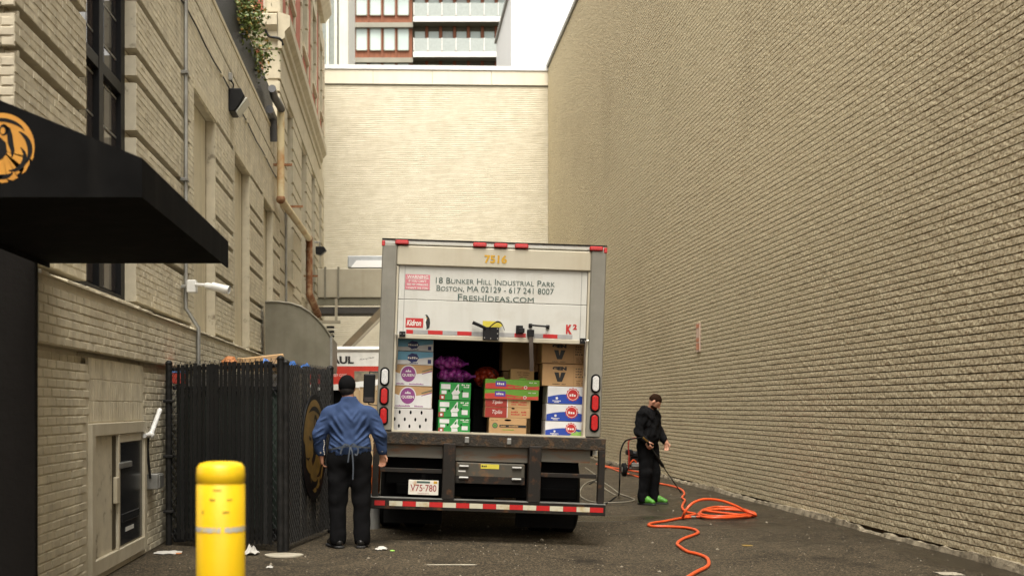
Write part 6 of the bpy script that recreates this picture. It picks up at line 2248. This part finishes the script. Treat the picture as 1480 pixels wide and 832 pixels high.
def person(label, loc, rotz, J, spec):
    """J: joints in the person's own frame (x right, y forward, z up)"""
    t = thing('person', label, 'person', loc, (0, 0, rotz))
    h = 0.0075
    lo, hi = spec['lo'], spec['hi']
    g = spec.get('girth', 1.0)
    # --- body: one continuous surface
    S = SDF(lo, hi, h)
    S.ell(J['pelvis'], (0.155 * g, 0.11 * g, 0.11), 0.03)
    S.ell(J['belly'], (0.145 * g, 0.11 * g, 0.14), 0.05)
    S.ell(J['chest'], (0.165 * g, 0.115 * g, 0.17), 0.05)
    S.cone(J['neck0'], J['neck1'], 0.062, 0.056, 0.03)
    for sd in ('r', 'l'):
        S.cone(J['sh_' + sd], J['el_' + sd], 0.052, 0.042, 0.04)
        S.cone(J['el_' + sd], J['wr_' + sd], 0.040, 0.027, 0.02)
        S.cone(J['hip_' + sd], J['kn_' + sd], 0.078, 0.055, 0.03)
        S.cone(J['kn_' + sd], J['an_' + sd], 0.052, 0.038, 0.02)
        S.cone(J['an_' + sd] - V3(0, 0, 0.02), J['toe_' + sd], 0.038, 0.028, 0.02)
        hd_ = spec['hands'][sd]
        hand_sdf(S, J['wr_' + sd], hd_[0], hd_[1], hd_[2], hd_[3])
    f, up, s = head_sdf(S, J['head'], spec['face'], spec['up'])
    S.build('body', spec['skin'], t)
    # --- trousers
    S = SDF((lo[0], lo[1], 0.0), (hi[0], hi[1], 1.15), h)
    S.ell(J['pelvis'], (0.178 * g, 0.132 * g, 0.13), 0.03)
    S.ell(J['pelvis'] + V3(0, -0.05, -0.06), (0.155 * g, 0.10 * g, 0.12), 0.04)
    for sd in ('r', 'l'):
        S.cone(J['hip_' + sd], J['kn_' + sd], 0.122 * (g * .5 + .5), 0.098, 0.03)
        S.cone(J['kn_' + sd], J['an_' + sd] + V3(0, 0, 0.0), 0.097, 0.078, 0.03)
        S.cone(J['an_' + sd] + V3(0, 0.01, 0.05), J['an_' + sd] + V3(0, 0.02, -0.02), 0.080, 0.078, 0.03)
    wrinkle(S, 0.005, 34, 3)
    S.cut(S.Z - spec['waist'])
    S.cut(0.035 + ground_pad - S.Z)
    S.build('trousers', spec['trouser_mat'], t)
    # --- top
    S = SDF((lo[0], lo[1], 0.80), (hi[0], hi[1], hi[2]), h)
    S.ell(J['pelvis'] + V3(0, 0, 0.06), (0.190 * g, 0.150 * g, 0.16), 0.05)
    S.ell(J['belly'], (0.178 * g, 0.150 * g, 0.17), 0.06)
    S.ell(J['chest'], (0.185 * g, 0.140 * g, 0.19), 0.06)
    for sd in ('r', 'l'):
        S.cone(J['neck0'] + V3(0, 0, -0.005), J['sh_' + sd], 0.072, 0.070, 0.05)
    S.cone(J['neck0'] - V3(0, 0, 0.02), J['neck0'] + V3(0, 0, 0.035), 0.085, 0.078, 0.05)
    for sd in ('r', 'l'):
        a, b, c = J['sh_' + sd], J['el_' + sd], J['wr_' + sd]
        S.cone(a, b, 0.082 * spec.get('arm', 1), 0.068 * spec.get('arm', 1), 0.05)
        S.cone(b, b + (c - b) * 0.86, 0.066 * spec.get('arm', 1), 0.050 * spec.get('arm', 1), 0.03)
    wrinkle(S, spec['wr_amp'], spec['wr_f'], 5)
    for a, b, w_, am in spec.get('folds', ()):
        fold(S, a, b, w_, am)
    hem = spec['hem'] + 0.006 * np.sin(S.X * 21) + 0.004 * np.sin(S.Y * 33)
    arm_mask = (np.abs(S.X - J['belly'][0]) > 0.245 * g)
    S.cut(np.where(arm_mask, -1, hem - S.Z).astype(np.float32))
    nk = J['neck0'] + V3(0, 0.012, spec.get('collar', 0.055))
    S.cut((S.Z - nk[2] - 0.25 * (nk[1] - S.Y)).astype(np.float32))
    S.build('shirt' if spec['kind'] == 'cook' else 'hooded_top', spec['top_mat'], t)
    # --- shoes
    for sd in ('r', 'l'):
        an, toe = J['an_' + sd], J['toe_' + sd]
        lo_ = np.minimum(an, toe) - 0.15
        hi_ = np.maximum(an, toe) + 0.15
        lo_[2] = -0.02
        hi_[2] = an[2] + 0.12
        S = SDF(lo_, hi_, 0.006)
        v = (toe - an) * V3(1, 1, 0)
        v /= np.linalg.norm(v)
        heel = an - v * 0.045
        for p, r_ in ((heel + V3(0, 0, -0.03), 0.042), (an + v * 0.06 + V3(0, 0, -0.03), 0.048)):
            S.cone(p, p + v * 0.03, r_, r_, 0.03)
        S.cone(an + v * 0.02 + V3(0, 0, 0.03), toe - V3(0, 0, 0.0) + v * 0.02, 0.05, 0.036, 0.03)
        S.cone(an + V3(0, 0, 0.04), an - V3(0, 0, 0.02), 0.052, 0.050, 0.03)
        S.cut(0.022 - S.Z)
        sh = S.build('shoe', spec['shoe_mat'], t)
        S = SDF(lo_, hi_, 0.006)
        S.cone(heel * V3(1, 1, 0) + V3(0, 0, 0.012), (toe + v * 0.025) * V3(1, 1, 0) + V3(0, 0, 0.012), 0.050, 0.046, 0.0)
        S.cut(S.Z - 0.026)
        S.cut(0.0005 - S.Z)
        S.build('sole', spec['sole_mat'], sh)
    return t, f, up, s

ground_pad = 0.0
# --- man in blue shirt seen from behind
mx, my = (505.5 - VPX) / FOC * 11.6, 11.6
mz = ground_z(mx, my)
J = dict(pelvis=V3(0, 0, 0.98), belly=V3(0, 0.01, 1.14), chest=V3(0, 0.0, 1.31), neck0=V3(-0.01, -0.01, 1.50), neck1=V3(-0.02, 0.02, 1.60),
         head=V3(-0.03, 0.03, 1.685),
         sh_r=V3(0.215, 0, 1.385), el_r=V3(0.315, -0.03, 1.185), wr_r=V3(0.345, 0.02, 0.985),
         sh_l=V3(-0.215, 0, 1.385), el_l=V3(-0.325, -0.03, 1.175), wr_l=V3(-0.300, 0.03, 0.965),
         hip_r=V3(0.105, 0, 0.93), kn_r=V3(0.125, 0.01, 0.50), an_r=V3(0.125, -0.02, 0.09), toe_r=V3(0.155, 0.15, 0.045),
         hip_l=V3(-0.105, 0, 0.93), kn_l=V3(-0.125, 0.0, 0.50), an_l=V3(-0.125, -0.03, 0.09), toe_l=V3(-0.205, 0.12, 0.045))
fr_ = random.Random(77)
COOK_FOLDS = []
for sg in (-1, 1):
    COOK_FOLDS += [((sg * 0.19, 0, 1.40), (sg * 0.06, 0, 1.20), 0.018, 0.009), ((sg * 0.21, 0, 1.30), (sg * 0.05, 0, 1.10), 0.016, 0.010),
                   ((sg * 0.22, 0, 1.20), (sg * 0.04, 0, 1.06), 0.014, 0.010), ((sg * 0.22, 0, 1.10), (sg * 0.08, 0, 1.02), 0.012, 0.008),
                   ((sg * 0.26, 0, 1.26), (sg * 0.36, 0, 1.20), 0.012, 0.008), ((sg * 0.25, 0, 1.20), (sg * 0.37, 0, 1.14), 0.012, 0.009),
                   ((sg * 0.29, 0, 1.12), (sg * 0.37, 0, 1.07), 0.010, 0.007), ((sg * 0.23, 0, 1.36), (sg * 0.32, 0, 1.32), 0.012, 0.006)]
for k in range(7):
    x = -0.19 + k * 0.062
    COOK_FOLDS.append(((x, 0, 1.04), (x + fr_.uniform(-.03, .03), 0, 0.94), 0.010, 0.007))
COOK_FOLDS += [((-0.08, 0, 1.46), (0.05, 0, 1.30), 0.016, 0.007), ((0.10, 0, 1.44), (0.02, 0, 1.33), 0.014, 0.006)]
spec = dict(lo=(-0.50, -0.28, -0.01), hi=(0.50, 0.30, 1.86), girth=1.17, skin='skin_tan', top_mat='denim_blue', trouser_mat='cloth_black',
            shoe_mat='shoe_black', sole_mat='sole_dark', waist=1.06, hem=0.935, kind='cook', folds=COOK_FOLDS, wr_amp=0.0045, wr_f=42, arm=1.04, collar=0.06,
            face=V3(0.05, 1, -0.06), up=V3(0, 0, 1),
            hands={'r': (V3(0.05, 0.10, -1), V3(-0.5, -1, 0.0), -1, 0.55), 'l': (V3(0.05, 0.12, -1), V3(1.0, 0.3, 0), -1, 0.55)})
pm, f_, up_, s_ = person('man in blue denim shirt, black cap and trousers standing with back turned beside the truck', (mx, my, mz), 0.0, J, spec)
# cap and hair
S = SDF((-0.2, -0.16, 1.56), (0.16, 0.26, 1.86), 0.006)
c = J['head']
S.ell(c + V3(0, -0.005, 0.015), (0.091, 0.110, 0.106), 0.0)
S.cut(c[2] - 0.06 - S.Z)
S.cone(c + V3(-0.05, 0.10, 0.01), c + V3(0.05, 0.10, 0.01), 0.03, 0.03, 0.02)
S.f = np.maximum(S.f, 0)* 0 + S.f
cap = S.build('cap', 'cloth_black', pm)
brim = MB()
for i in range(9):
    a = math.pi * i / 8
    brim.v += [(c[0] + 0.075 * math.cos(a), c[1] + 0.07 + 0.035 * math.sin(a), c[2] + 0.0), (c[0] + 0.08 * math.cos(a), c[1] + 0.08 + 0.085 * math.sin(a), c[2] - 0.012)]
brim.f = [(2 * i, 2 * i + 1, 2 * i + 3, 2 * i + 2) for i in range(8)]
brim.build('brim', 'cloth_black', cap, local=True)
S = SDF((-0.2, -0.16, 1.50), (0.16, 0.2, 1.80), 0.006)
S.ell(c + V3(0, -0.012, -0.03), (0.0775, 0.094, 0.085), 0.0)
S.cut(c[1] + 0.01 - 0 - S.Y if False else (S.Y - c[1] - 0.0))
S.build('hair', 'hair_dark', pm)
# collar, apron ties with bow
col_ = MB()
for i in range(17):
    a = 2 * math.pi * i / 16
    col_.v += [(0.075 * math.cos(a), -0.005 + 0.075 * math.sin(a), 1.525 + 0.006 * math.sin(a)), (0.070 * math.cos(a), 0.0 + 0.07 * math.sin(a), 1.578 + 0.006 * math.sin(a))]
col_.f = [(2 * i, 2 * i + 2, 2 * i + 3, 2 * i + 1) for i in range(16)]
o = col_.build('collar', 'denim_blue', pm, local=True, smooth=True)
sm2 = o.modifiers.new('thick', 'SOLIDIFY'); sm2.thickness = 0.008
def ribbon(pts, w, mat, name, nn=Vector((0, -1, 0))):
    path = smooth_path(pts, 5)
    m = MB()
    for i, p in enumerate(path):
        tdir = (path[min(i + 1, len(path) - 1)] - path[max(i - 1, 0)]).normalized()
        sd = tdir.cross(nn)
        sd = sd.normalized() * w if sd.length > 1e-4 else Vector((w, 0, 0))
        m.v += [p + sd, p - sd, p - sd + nn * 0.004, p + sd + nn * 0.004]
    for i in range(len(path) - 1):
        for q in range(4):
            m.f.append((i * 4 + q, i * 4 + (q + 1) % 4, i * 4 + 4 + (q + 1) % 4, i * 4 + 4 + q))
    return m.build(name, mat, pm, local=True, smooth=True)
yb = -0.205
tie = ribbon([(-0.215, -0.06, 1.02), (-0.17, -0.135, 1.035), (-0.08, -0.19, 1.055), (0.0, yb, 1.065), (0.09, -0.19, 1.06), (0.17, -0.135, 1.05), (0.215, -0.06, 1.045)], 0.009, 'apron_tie', 'apron_tie')
k0 = (0.015, yb - 0.008, 1.065)
ribbon([k0, (-0.04, yb - 0.02, 1.085), (-0.075, yb - 0.015, 1.03), (-0.085, yb - 0.012, 0.985)], 0.008, 'apron_tie', 'apron_bow')
ribbon([k0, (0.05, yb - 0.025, 1.09), (0.095, yb - 0.018, 1.04), (0.085, yb - 0.014, 0.98), (0.06, yb - 0.014, 0.985)], 0.008, 'apron_tie', 'apron_bow')
ribbon([k0, (0.005, yb - 0.018, 1.0), (-0.01, yb - 0.005, 0.90)], 0.007, 'apron_tie', 'apron_string')
ribbon([k0, (0.035, yb - 0.018, 1.0), (0.045, yb - 0.008, 0.86), (0.04, yb + 0.01, 0.72)], 0.007, 'apron_tie', 'apron_string')
# key chain at the left cuff
kc = MB()
for i in range(9):
    kc.ball((-0.262 + 0.004 * math.sin(i), -0.115, 1.12 - i * 0.018), 0.008, 6, 4)
kc.build('key_chain', 'chrome', pm, local=True)
for sd, wr in (('r', J['wr_r']), ('l', J['wr_l'])):
    el = J['el_' + sd]
    dv = wr - el
    a, b = el + dv * 0.80, el + dv * 0.92
    MB().tube([tuple(a), tuple(b)], [0.052, 0.048], 16, caps=False).build('cuff', 'denim_blue', pm, local=True, smooth=True)
    q = el + dv * 0.87 + V3(0.0, -0.052, 0)
    MB().lathe([(0.010, -0.004), (0.010, 0.003)], tuple(q), 10, 'Y').build('button', 'chrome', pm, local=True)

# --- man with the spray wand
YM = 17.25
wx = (936 - VPX) / FOC * YM
wz_ = ground_z(wx, YM)
TH = R(-132)
def world_dir(v):
    return V3(v[0] * math.cos(-TH) - v[1] * math.sin(-TH), v[0] * math.sin(-TH) + v[1] * math.cos(-TH), v[2])
J = dict(pelvis=V3(0, 0, 0.95), belly=V3(0, 0.02, 1.10), chest=V3(0, 0.015, 1.29), neck0=V3(0, 0.03, 1.44), neck1=V3(0, 0.085, 1.53),
         head=V3(0, 0.135, 1.605),
         sh_r=V3(0.185, 0.01, 1.385), el_r=V3(0.245, -0.02, 1.12), wr_r=V3(0.215, 0.10, 0.975),
         sh_l=V3(-0.185, 0.02, 1.385), el_l=V3(-0.235, 0.06, 1.12), wr_l=V3(-0.215, 0.20, 0.965),
         hip_r=V3(0.095, 0, 0.90), kn_r=V3(0.105, 0.03, 0.49), an_r=V3(0.110, -0.02, 0.09), toe_r=V3(0.135, 0.15, 0.045),
         hip_l=V3(-0.095, 0, 0.90), kn_l=V3(-0.11, 0.05, 0.49), an_l=V3(-0.115, 0.03, 0.09), toe_l=V3(-0.155, 0.20, 0.045))
spec = dict(lo=(-0.42, -0.32, -0.01), hi=(0.42, 0.46, 1.80), girth=1.03, skin='skin_fair', top_mat='hoodie_black', trouser_mat='cloth_black',
            shoe_mat='shoe_green', sole_mat='sole_dark', waist=1.03, hem=0.925, kind='washer', wr_amp=0.008, wr_f=50, arm=1.05, collar=0.07,
            face=V3(-0.45, 1, -0.90), up=V3(-0.3, 0.7, 1),
            hands={'r': (V3(0.0, 0.45, -0.75), V3(-1, 0.2, 0.0), 1, 0.75), 'l': (V3(0.05, 0.15, -1), V3(1, 0.3, 0), -1, 0.5)})
pw, f_, up_, s_ = person('man in black hooded top and green shoes looking down with a spray wand', (wx, YM, wz_), TH, J, spec)
c = J['head']
# hair cap and beard
for nm, cen, rad, cutf in (('hair', c - f_ * 0.008 + up_ * 0.014, (0.0795, 0.0995, 0.0945), lambda S: (-0.030 - ((S.X - c[0]) * up_[0] + (S.Z - c[2]) * up_[2] + (S.Y - c[1]) * up_[1]) + 0.70 * ((S.X - c[0]) * f_[0] + (S.Y - c[1]) * f_[1] + (S.Z - c[2]) * f_[2]))),
                           ('beard', c + f_ * 0.030 - up_ * 0.082, (0.062, 0.066, 0.058), lambda S: ((S.X - c[0]) * up_[0] + (S.Z - c[2]) * up_[2] + (S.Y - c[1]) * up_[1] + 0.064))):
    S = SDF(c - 0.2, c + 0.2, 0.005)
    S.ell(cen, rad, 0.0, np.stack([s_, f_, up_], 1))
    S.cut(cutf(S).astype(np.float32))
    wrinkle(S, 0.0015, 120, 9)
    S.build(nm, 'hair_brown', pw)
eye = MB()
for q in (-1, 1):
    p = c + f_ * 0.084 - up_ * 0.008 + s_ * q * 0.030
    eye.ball(tuple(p), (0.0055, 0.0055, 0.004), 8, 5)
eye.build('eyes', 'hair_dark', pw, local=True)
S = SDF((-0.2, -0.25, 1.28), (0.2, 0.2, 1.56), 0.007)   # hood lying on the back
S.ell(V3(0, -0.06, 1.42), (0.125, 0.075, 0.085), 0.0)
S.cone(V3(-0.09, 0.02, 1.46), V3(0, -0.07, 1.49), 0.035, 0.04, 0.04)
S.cone(V3(0.09, 0.02, 1.46), V3(0, -0.07, 1.49), 0.035, 0.04, 0.04)
wrinkle(S, 0.004, 40, 12)
S.build('hood', 'hoodie_black', pw)

# ------------------------------------------------------------------ spray wand, hoses, washer
Mw = Matrix.Translation((wx, YM, wz_)) @ Matrix.Rotation(TH, 4, 'Z')
hand = Mw @ Vector(J['wr_r'] + V3(-0.02, 0.045, -0.075))
tip = Vector(px2w(984, 711, 17.9))
dv = (tip - hand).normalized()
wd = thing('spray_wand', 'long black pressure-washer wand held towards the ground', 'spray wand', tuple(tip))
MB().tube([hand - dv * 0.10 + Vector((0, 0, 0.03)), hand, hand + dv * 0.22], [0.018, 0.022, 0.020], 10).build('trigger_grip', 'black_plastic', wd, smooth=True)
L_ = (tip - hand).length
MB().tube([hand + dv * 0.22, hand + dv * 0.26, hand + dv * 0.55, hand + dv * 0.60], [0.020, 0.027, 0.025, 0.014], 10).build('insulated_handle', 'black_plastic', wd, smooth=True)
MB().tube([hand + dv * 0.58, tip], 0.008, 8).build('lance', 'iron_dark', wd, smooth=True)
MB().tube([tip - dv * 0.05, tip + dv * 0.015], [0.013, 0.010], 8).build('nozzle', 'black_plastic', wd, smooth=True)
MB().tube([hand - dv * 0.10 + Vector((0, 0, 0.03)), hand - dv * 0.17 + Vector((-0.04, 0, 0.05))], 0.014, 8).build('brass_coupling', M('brass', (0.5, 0.33, 0.1), 0.3, 0.8), wd, smooth=True)
hs_ = hand - dv * 0.17 + Vector((-0.04, 0, 0.05))
def gp(px, py, r=0.012):
    p = px2g(px, py)
    return p + Vector((0, 0, r))
Yh = 17.1
def air(px, py, Y=Yh): return px2w(px, py, Y)
bh = thing('pressure_hose', 'black high-pressure hose looping from the wand down to the ground', 'hose', tuple(gp(895, 716)))
MB().tube(smooth_path([hs_, air(912, 634), air(903, 638), air(897, 652), air(896, 675), air(895.5, 700), gp(894, 716), gp(888, 720), gp(878, 727), gp(865, 733), gp(850, 739)], 6), 0.012, 8).build('hose_run', 'rubber', bh, smooth=True)
gh = thing('pale_hose', 'pale grey hose lying in loose loops beside the truck', 'hose', tuple(gp(890, 715)))
MB().tube(smooth_path([gp(846, 676), gp(860, 686), gp(872, 697), gp(885, 706), gp(896, 714), gp(910, 719), gp(917, 723), gp(905, 726), gp(885, 727), gp(868, 727), gp(850, 724), gp(838, 715), gp(843, 702), gp(856, 695), gp(868, 700), gp(876, 708), gp(890, 716)], 6), 0.011, 8).build('hose_run', M('hose_pale', (0.24, 0.22, 0.17), 0.5), gh, smooth=True)
bh2 = thing('thin_hose', 'thin dark hose curving from the washer towards the truck', 'hose', tuple(gp(880, 670)))
MB().tube(smooth_path([gp(902, 668), gp(893, 667.5), gp(884, 670), gp(876, 676), gp(866, 690), gp(852, 700)], 6), 0.012, 8).build('hose_run', 'rubber', bh2, smooth=True)

M('hose_orange', (0.72, 0.10, 0.022), 0.38, col2=(0.62, 0.075, 0.018), ns=8)
oh = thing('orange_hose', 'thick orange hose snaking across the asphalt and coiled near the wall', 'hose', tuple(gp(1040, 743)))
r_o = 0.018
G = lambda px, py, lift=0.0: px2g(px, py) + Vector((0, 0, r_o + lift))
seq = [G(985, 842), G(1006, 829), G(1020, 822), G(1024.5, 816), G(1021, 808), G(1008, 802.5), G(994, 799), G(983, 792), G(979, 787), G(987, 780.5), G(1003, 774.5), G(1009, 771), G(1004, 767), G(990, 764), G(965, 762.5), G(944, 762), G(937, 760), G(944, 757), G(962, 754.5), G(985, 750), G(1000, 749)]
coil = []
cc = px2g(1047, 745)
base_pts = [(1012, 749), (1040, 751), (1068, 750), (1088, 747), (1091, 743), (1078, 740), (1052, 738), (1026, 738.5), (1012, 742), (1010, 747),
            (1022, 751.5), (1046, 752), (1072, 750), (1089, 745.5), (1082, 741), (1060, 737), (1034, 736), (1016, 740), (1013, 746),
            (1030, 750), (1058, 750), (1080, 747.5), (1086, 744), (1068, 741), (1042, 740), (1022, 743)]
for i, (a, b) in enumerate(base_pts):
    coil.append(G(a, b, 0.010 * (i // 9) + 0.006 * math.sin(i * 1.3) + 0.006))
loop = []
for (a, b, Y) in ((1090, 746, 15.0), (1078, 738, 15.0), (1060, 729, 15.0), (1040, 722.5, 15.0), (1018, 721, 14.9), (1002, 726, 14.8), (992, 736, 14.75), (988, 744, 14.8)):
    loop.append(px2w(a, b, Y))
for p in loop:
    p.z = max(p.z, 0.03)
seq2 = [G(988, 748), G(996, 746.5), G(1005, 744), G(992, 741), G(986, 735), G(987.5, 729), G(990, 724), G(986, 720), G(989, 715), G(987, 710), G(980, 706), G(968, 702.5), G(950, 699), G(935, 694.5), G(920, 689), G(905, 684.5), G(893, 681), G(884, 677.5), G(872, 674.5), G(862, 671)]
MB().tube(smooth_path(seq + coil + loop + seq2, 6), r_o, 10).build('hose_run', 'hose_orange', oh, smooth=80)
MB().tube([G(871, 673), G(884, 676), G(902, 679), G(925, 683)], r_o, 8).build('hose_run', 'hose_orange', oh, smooth=True)
MB().tube([G(1000, 749, 0.0) , G(1006, 749.3, 0.0)], r_o * 1.35, 10).build('coupling', 'chrome', oh, smooth=True)

# pressure washer
YPW = 24.2
xp = (914 - VPX) / FOC * YPW
zp = ground_z(xp, YPW)
pwz = thing('pressure_washer', 'black and red wheeled pressure washer standing by the brick wall', 'pressure washer', (xp, YPW, zp))
def wheel2(x, y):
    w_ = MB().lathe([(0.05, -0.045), (0.12, -0.05), (0.145, -0.035), (0.145, 0.035), (0.12, 0.05), (0.05, 0.045)], (x, y, zp + 0.145), 20, 'X').build('wheel', 'rubber', pwz, smooth=40)
    MB().lathe([(0.02, -0.05), (0.06, -0.048), (0.06, 0.048), (0.02, 0.05)], (x, y, zp + 0.145), 12, 'X').build('hub', 'steel_grey', w_, smooth=40)
wheel2(xp - 0.20, YPW - 0.1); wheel2(xp + 0.34, YPW - 0.1)
MB().tube([(xp - 0.20, YPW - 0.1, zp + 0.145), (xp + 0.34, YPW - 0.1, zp + 0.145)], 0.012, 6).build('axle', 'iron_dark', pwz)
MB().tube(smooth_path([(xp - 0.12, YPW + 0.35, zp + 0.05), (xp - 0.12, YPW - 0.15, zp + 0.17), (xp - 0.12, YPW - 0.22, zp + 0.45), (xp - 0.12, YPW - 0.30, zp + 0.80), (xp + 0.26, YPW - 0.30, zp + 0.80), (xp + 0.26, YPW - 0.22, zp + 0.45), (xp + 0.26, YPW - 0.15, zp + 0.17), (xp + 0.26, YPW + 0.35, zp + 0.05)], 4), 0.014, 8).build('frame', M('frame_red', (0.45, 0.03, 0.02), 0.4), pwz, smooth=True)
MB().cbox(xp - 0.10, xp + 0.24, YPW - 0.15, YPW + 0.25, zp + 0.16, zp + 0.19, 0.008).build('deck', 'steel_grey', pwz)
MB().cbox(xp - 0.06, xp + 0.20, YPW - 0.10, YPW + 0.16, zp + 0.19, zp + 0.42, 0.02).build('engine_block', 'black_plastic', pwz)
for k in range(5):
    MB().cbox(xp - 0.085, xp - 0.06, YPW - 0.08, YPW + 0.14, zp + 0.22 + k * 0.04, zp + 0.24 + k * 0.04, 0.003).build('cooling_fin', 'iron_dark', pwz)
MB().lathe([(0.03, zp + 0.42), (0.13, zp + 0.43), (0.13, zp + 0.50), (0.09, zp + 0.54), (0.02, zp + 0.545)], (xp + 0.05, YPW, 0), 18).build('recoil_cover', 'black_plastic', pwz, smooth=40)
MB().cbox(xp - 0.17, xp - 0.02, YPW - 0.2, YPW - 0.05, zp + 0.46, zp + 0.58, 0.02).build('fuel_tank', 'black_plastic', pwz)
MB().tube(smooth_path([(xp - 0.10, YPW - 0.18, zp + 0.26), (xp - 0.02, YPW - 0.22, zp + 0.36), (xp + 0.06, YPW - 0.2, zp + 0.28), (xp + 0.14, YPW - 0.2, zp + 0.33)], 5), 0.016, 8).build('hose_stub', 'hose_orange', pwz, smooth=True)
MB().cbox(xp - 0.06, xp + 0.12, YPW - 0.22, YPW - 0.12, zp + 0.20, zp + 0.30, 0.012).build('pump', 'steel_grey', pwz)

# ------------------------------------------------------------------ litter, stains and paving bits
M('paper', (0.52, 0.50, 0.46), 0.7)
rr = random.Random(31)
def scrap(label, px, py, sx, sy, sz, mat, seed, name='litter', cat='litter'):
    p = px2g(px, py)
    t = thing(name, label, cat, tuple(p))
    q = random.Random(seed)
    m = MB()
    n, k = 7, 6
    for i in range(n):
        for j in range(k):
            e = 0.25 + 0.75 * math.sin(math.pi * i / (n - 1)) * math.sin(math.pi * j / (k - 1))
            m.v.append((p.x + (i / (n - 1) - 0.5) * sx + q.uniform(-.08, .08) * sx, p.y + (j / (k - 1) - 0.5) * sy + q.uniform(-.08, .08) * sy, p.z + 0.004 + sz * e * q.uniform(0.2, 1)))
    for i in range(n - 1):
        for j in range(k - 1):
            a = i * k + j
            m.f.append((a, a + k, a + k + 1, a + 1))
    m.build('crumpled_sheet', mat, t)
scrap('crumpled white paper on the asphalt between the man in blue and the truck', 551, 794, 0.12, 0.10, 0.05, 'paper', 1)
scrap('white crumpled plastic bag at the foot of the slatted fence', 364, 801, 0.14, 0.16, 0.13, 'paper', 2)
scrap('torn flattened pale paper by the foot of the fence post at the wall', 243, 799, 0.26, 0.2, 0.03, 'paper', 3)
scrap('small white scrap on the asphalt in front of the gate post', 390, 820, 0.06, 0.08, 0.03, 'paper', 4)
scrap('long pale torn strip lying on the asphalt behind the truck', 652, 816, 0.46, 0.06, 0.006, 'concrete', 5)
scrap('pale flattened cup lying near the foot of the tan wall', 1372, 829, 0.20, 0.2, 0.015, 'concrete', 6)
scrap('tiny brown leaf scrap on the asphalt near the orange hose', 1080, 788, 0.10, 0.12, 0.006, 'leaf_autumn', 7)
scrap('orange wrapper beside the torn paper at the fence', 256, 800, 0.08, 0.08, 0.02, 'bag_orange', 8)
scrap('bright green leaf scrap beside the crumpled paper behind the truck', 567, 796, 0.05, 0.06, 0.015, 'lettuce', 9)
# pale round concrete footing under the gate post
p = px2g(405, 806)
cf = MB()
ring = [(p.x + 0.02 + 0.19 * math.cos(a) * (1 + 0.08 * math.sin(3 * a)), p.y + 0.14 + 0.15 * math.sin(a), p.z + 0.004) for a in [2 * math.pi * i / 24 for i in range(24)]]
cf.prism(ring, (0, 0, 0.012))
o = cf.build('post_footing', 'concrete')
meta(o, 'pale round concrete footing set in the asphalt under the gate post', 'footing')
# grit and small pale specks on the asphalt
gm = MB()
for i in range(1500):
    y = 8.5 + 14 * rr.random() ** 1.6
    x = rr.uniform(-2.4, 5.5)
    z = ground_z(x, y)
    s = rr.uniform(0.003, 0.010) * (2.2 if rr.random() < 0.04 else 1)
    a = rr.uniform(0, 6.28)
    gm.add([(x + s * math.cos(a + k * 1.57) * rr.uniform(0.7, 1.3), y + s * math.sin(a + k * 1.57), z + 0.001) for k in range(4)] + [(x, y, z + s * 0.9)], [(0, 1, 4), (1, 2, 4), (2, 3, 4), (3, 0, 4)])
o = gm.build('gravel', M('grit', (0.30, 0.27, 0.21), 0.9, col2=(0.16, 0.13, 0.09), ns=50))
meta(o, 'loose pale grit scattered over the asphalt', 'gravel', kind='stuff')
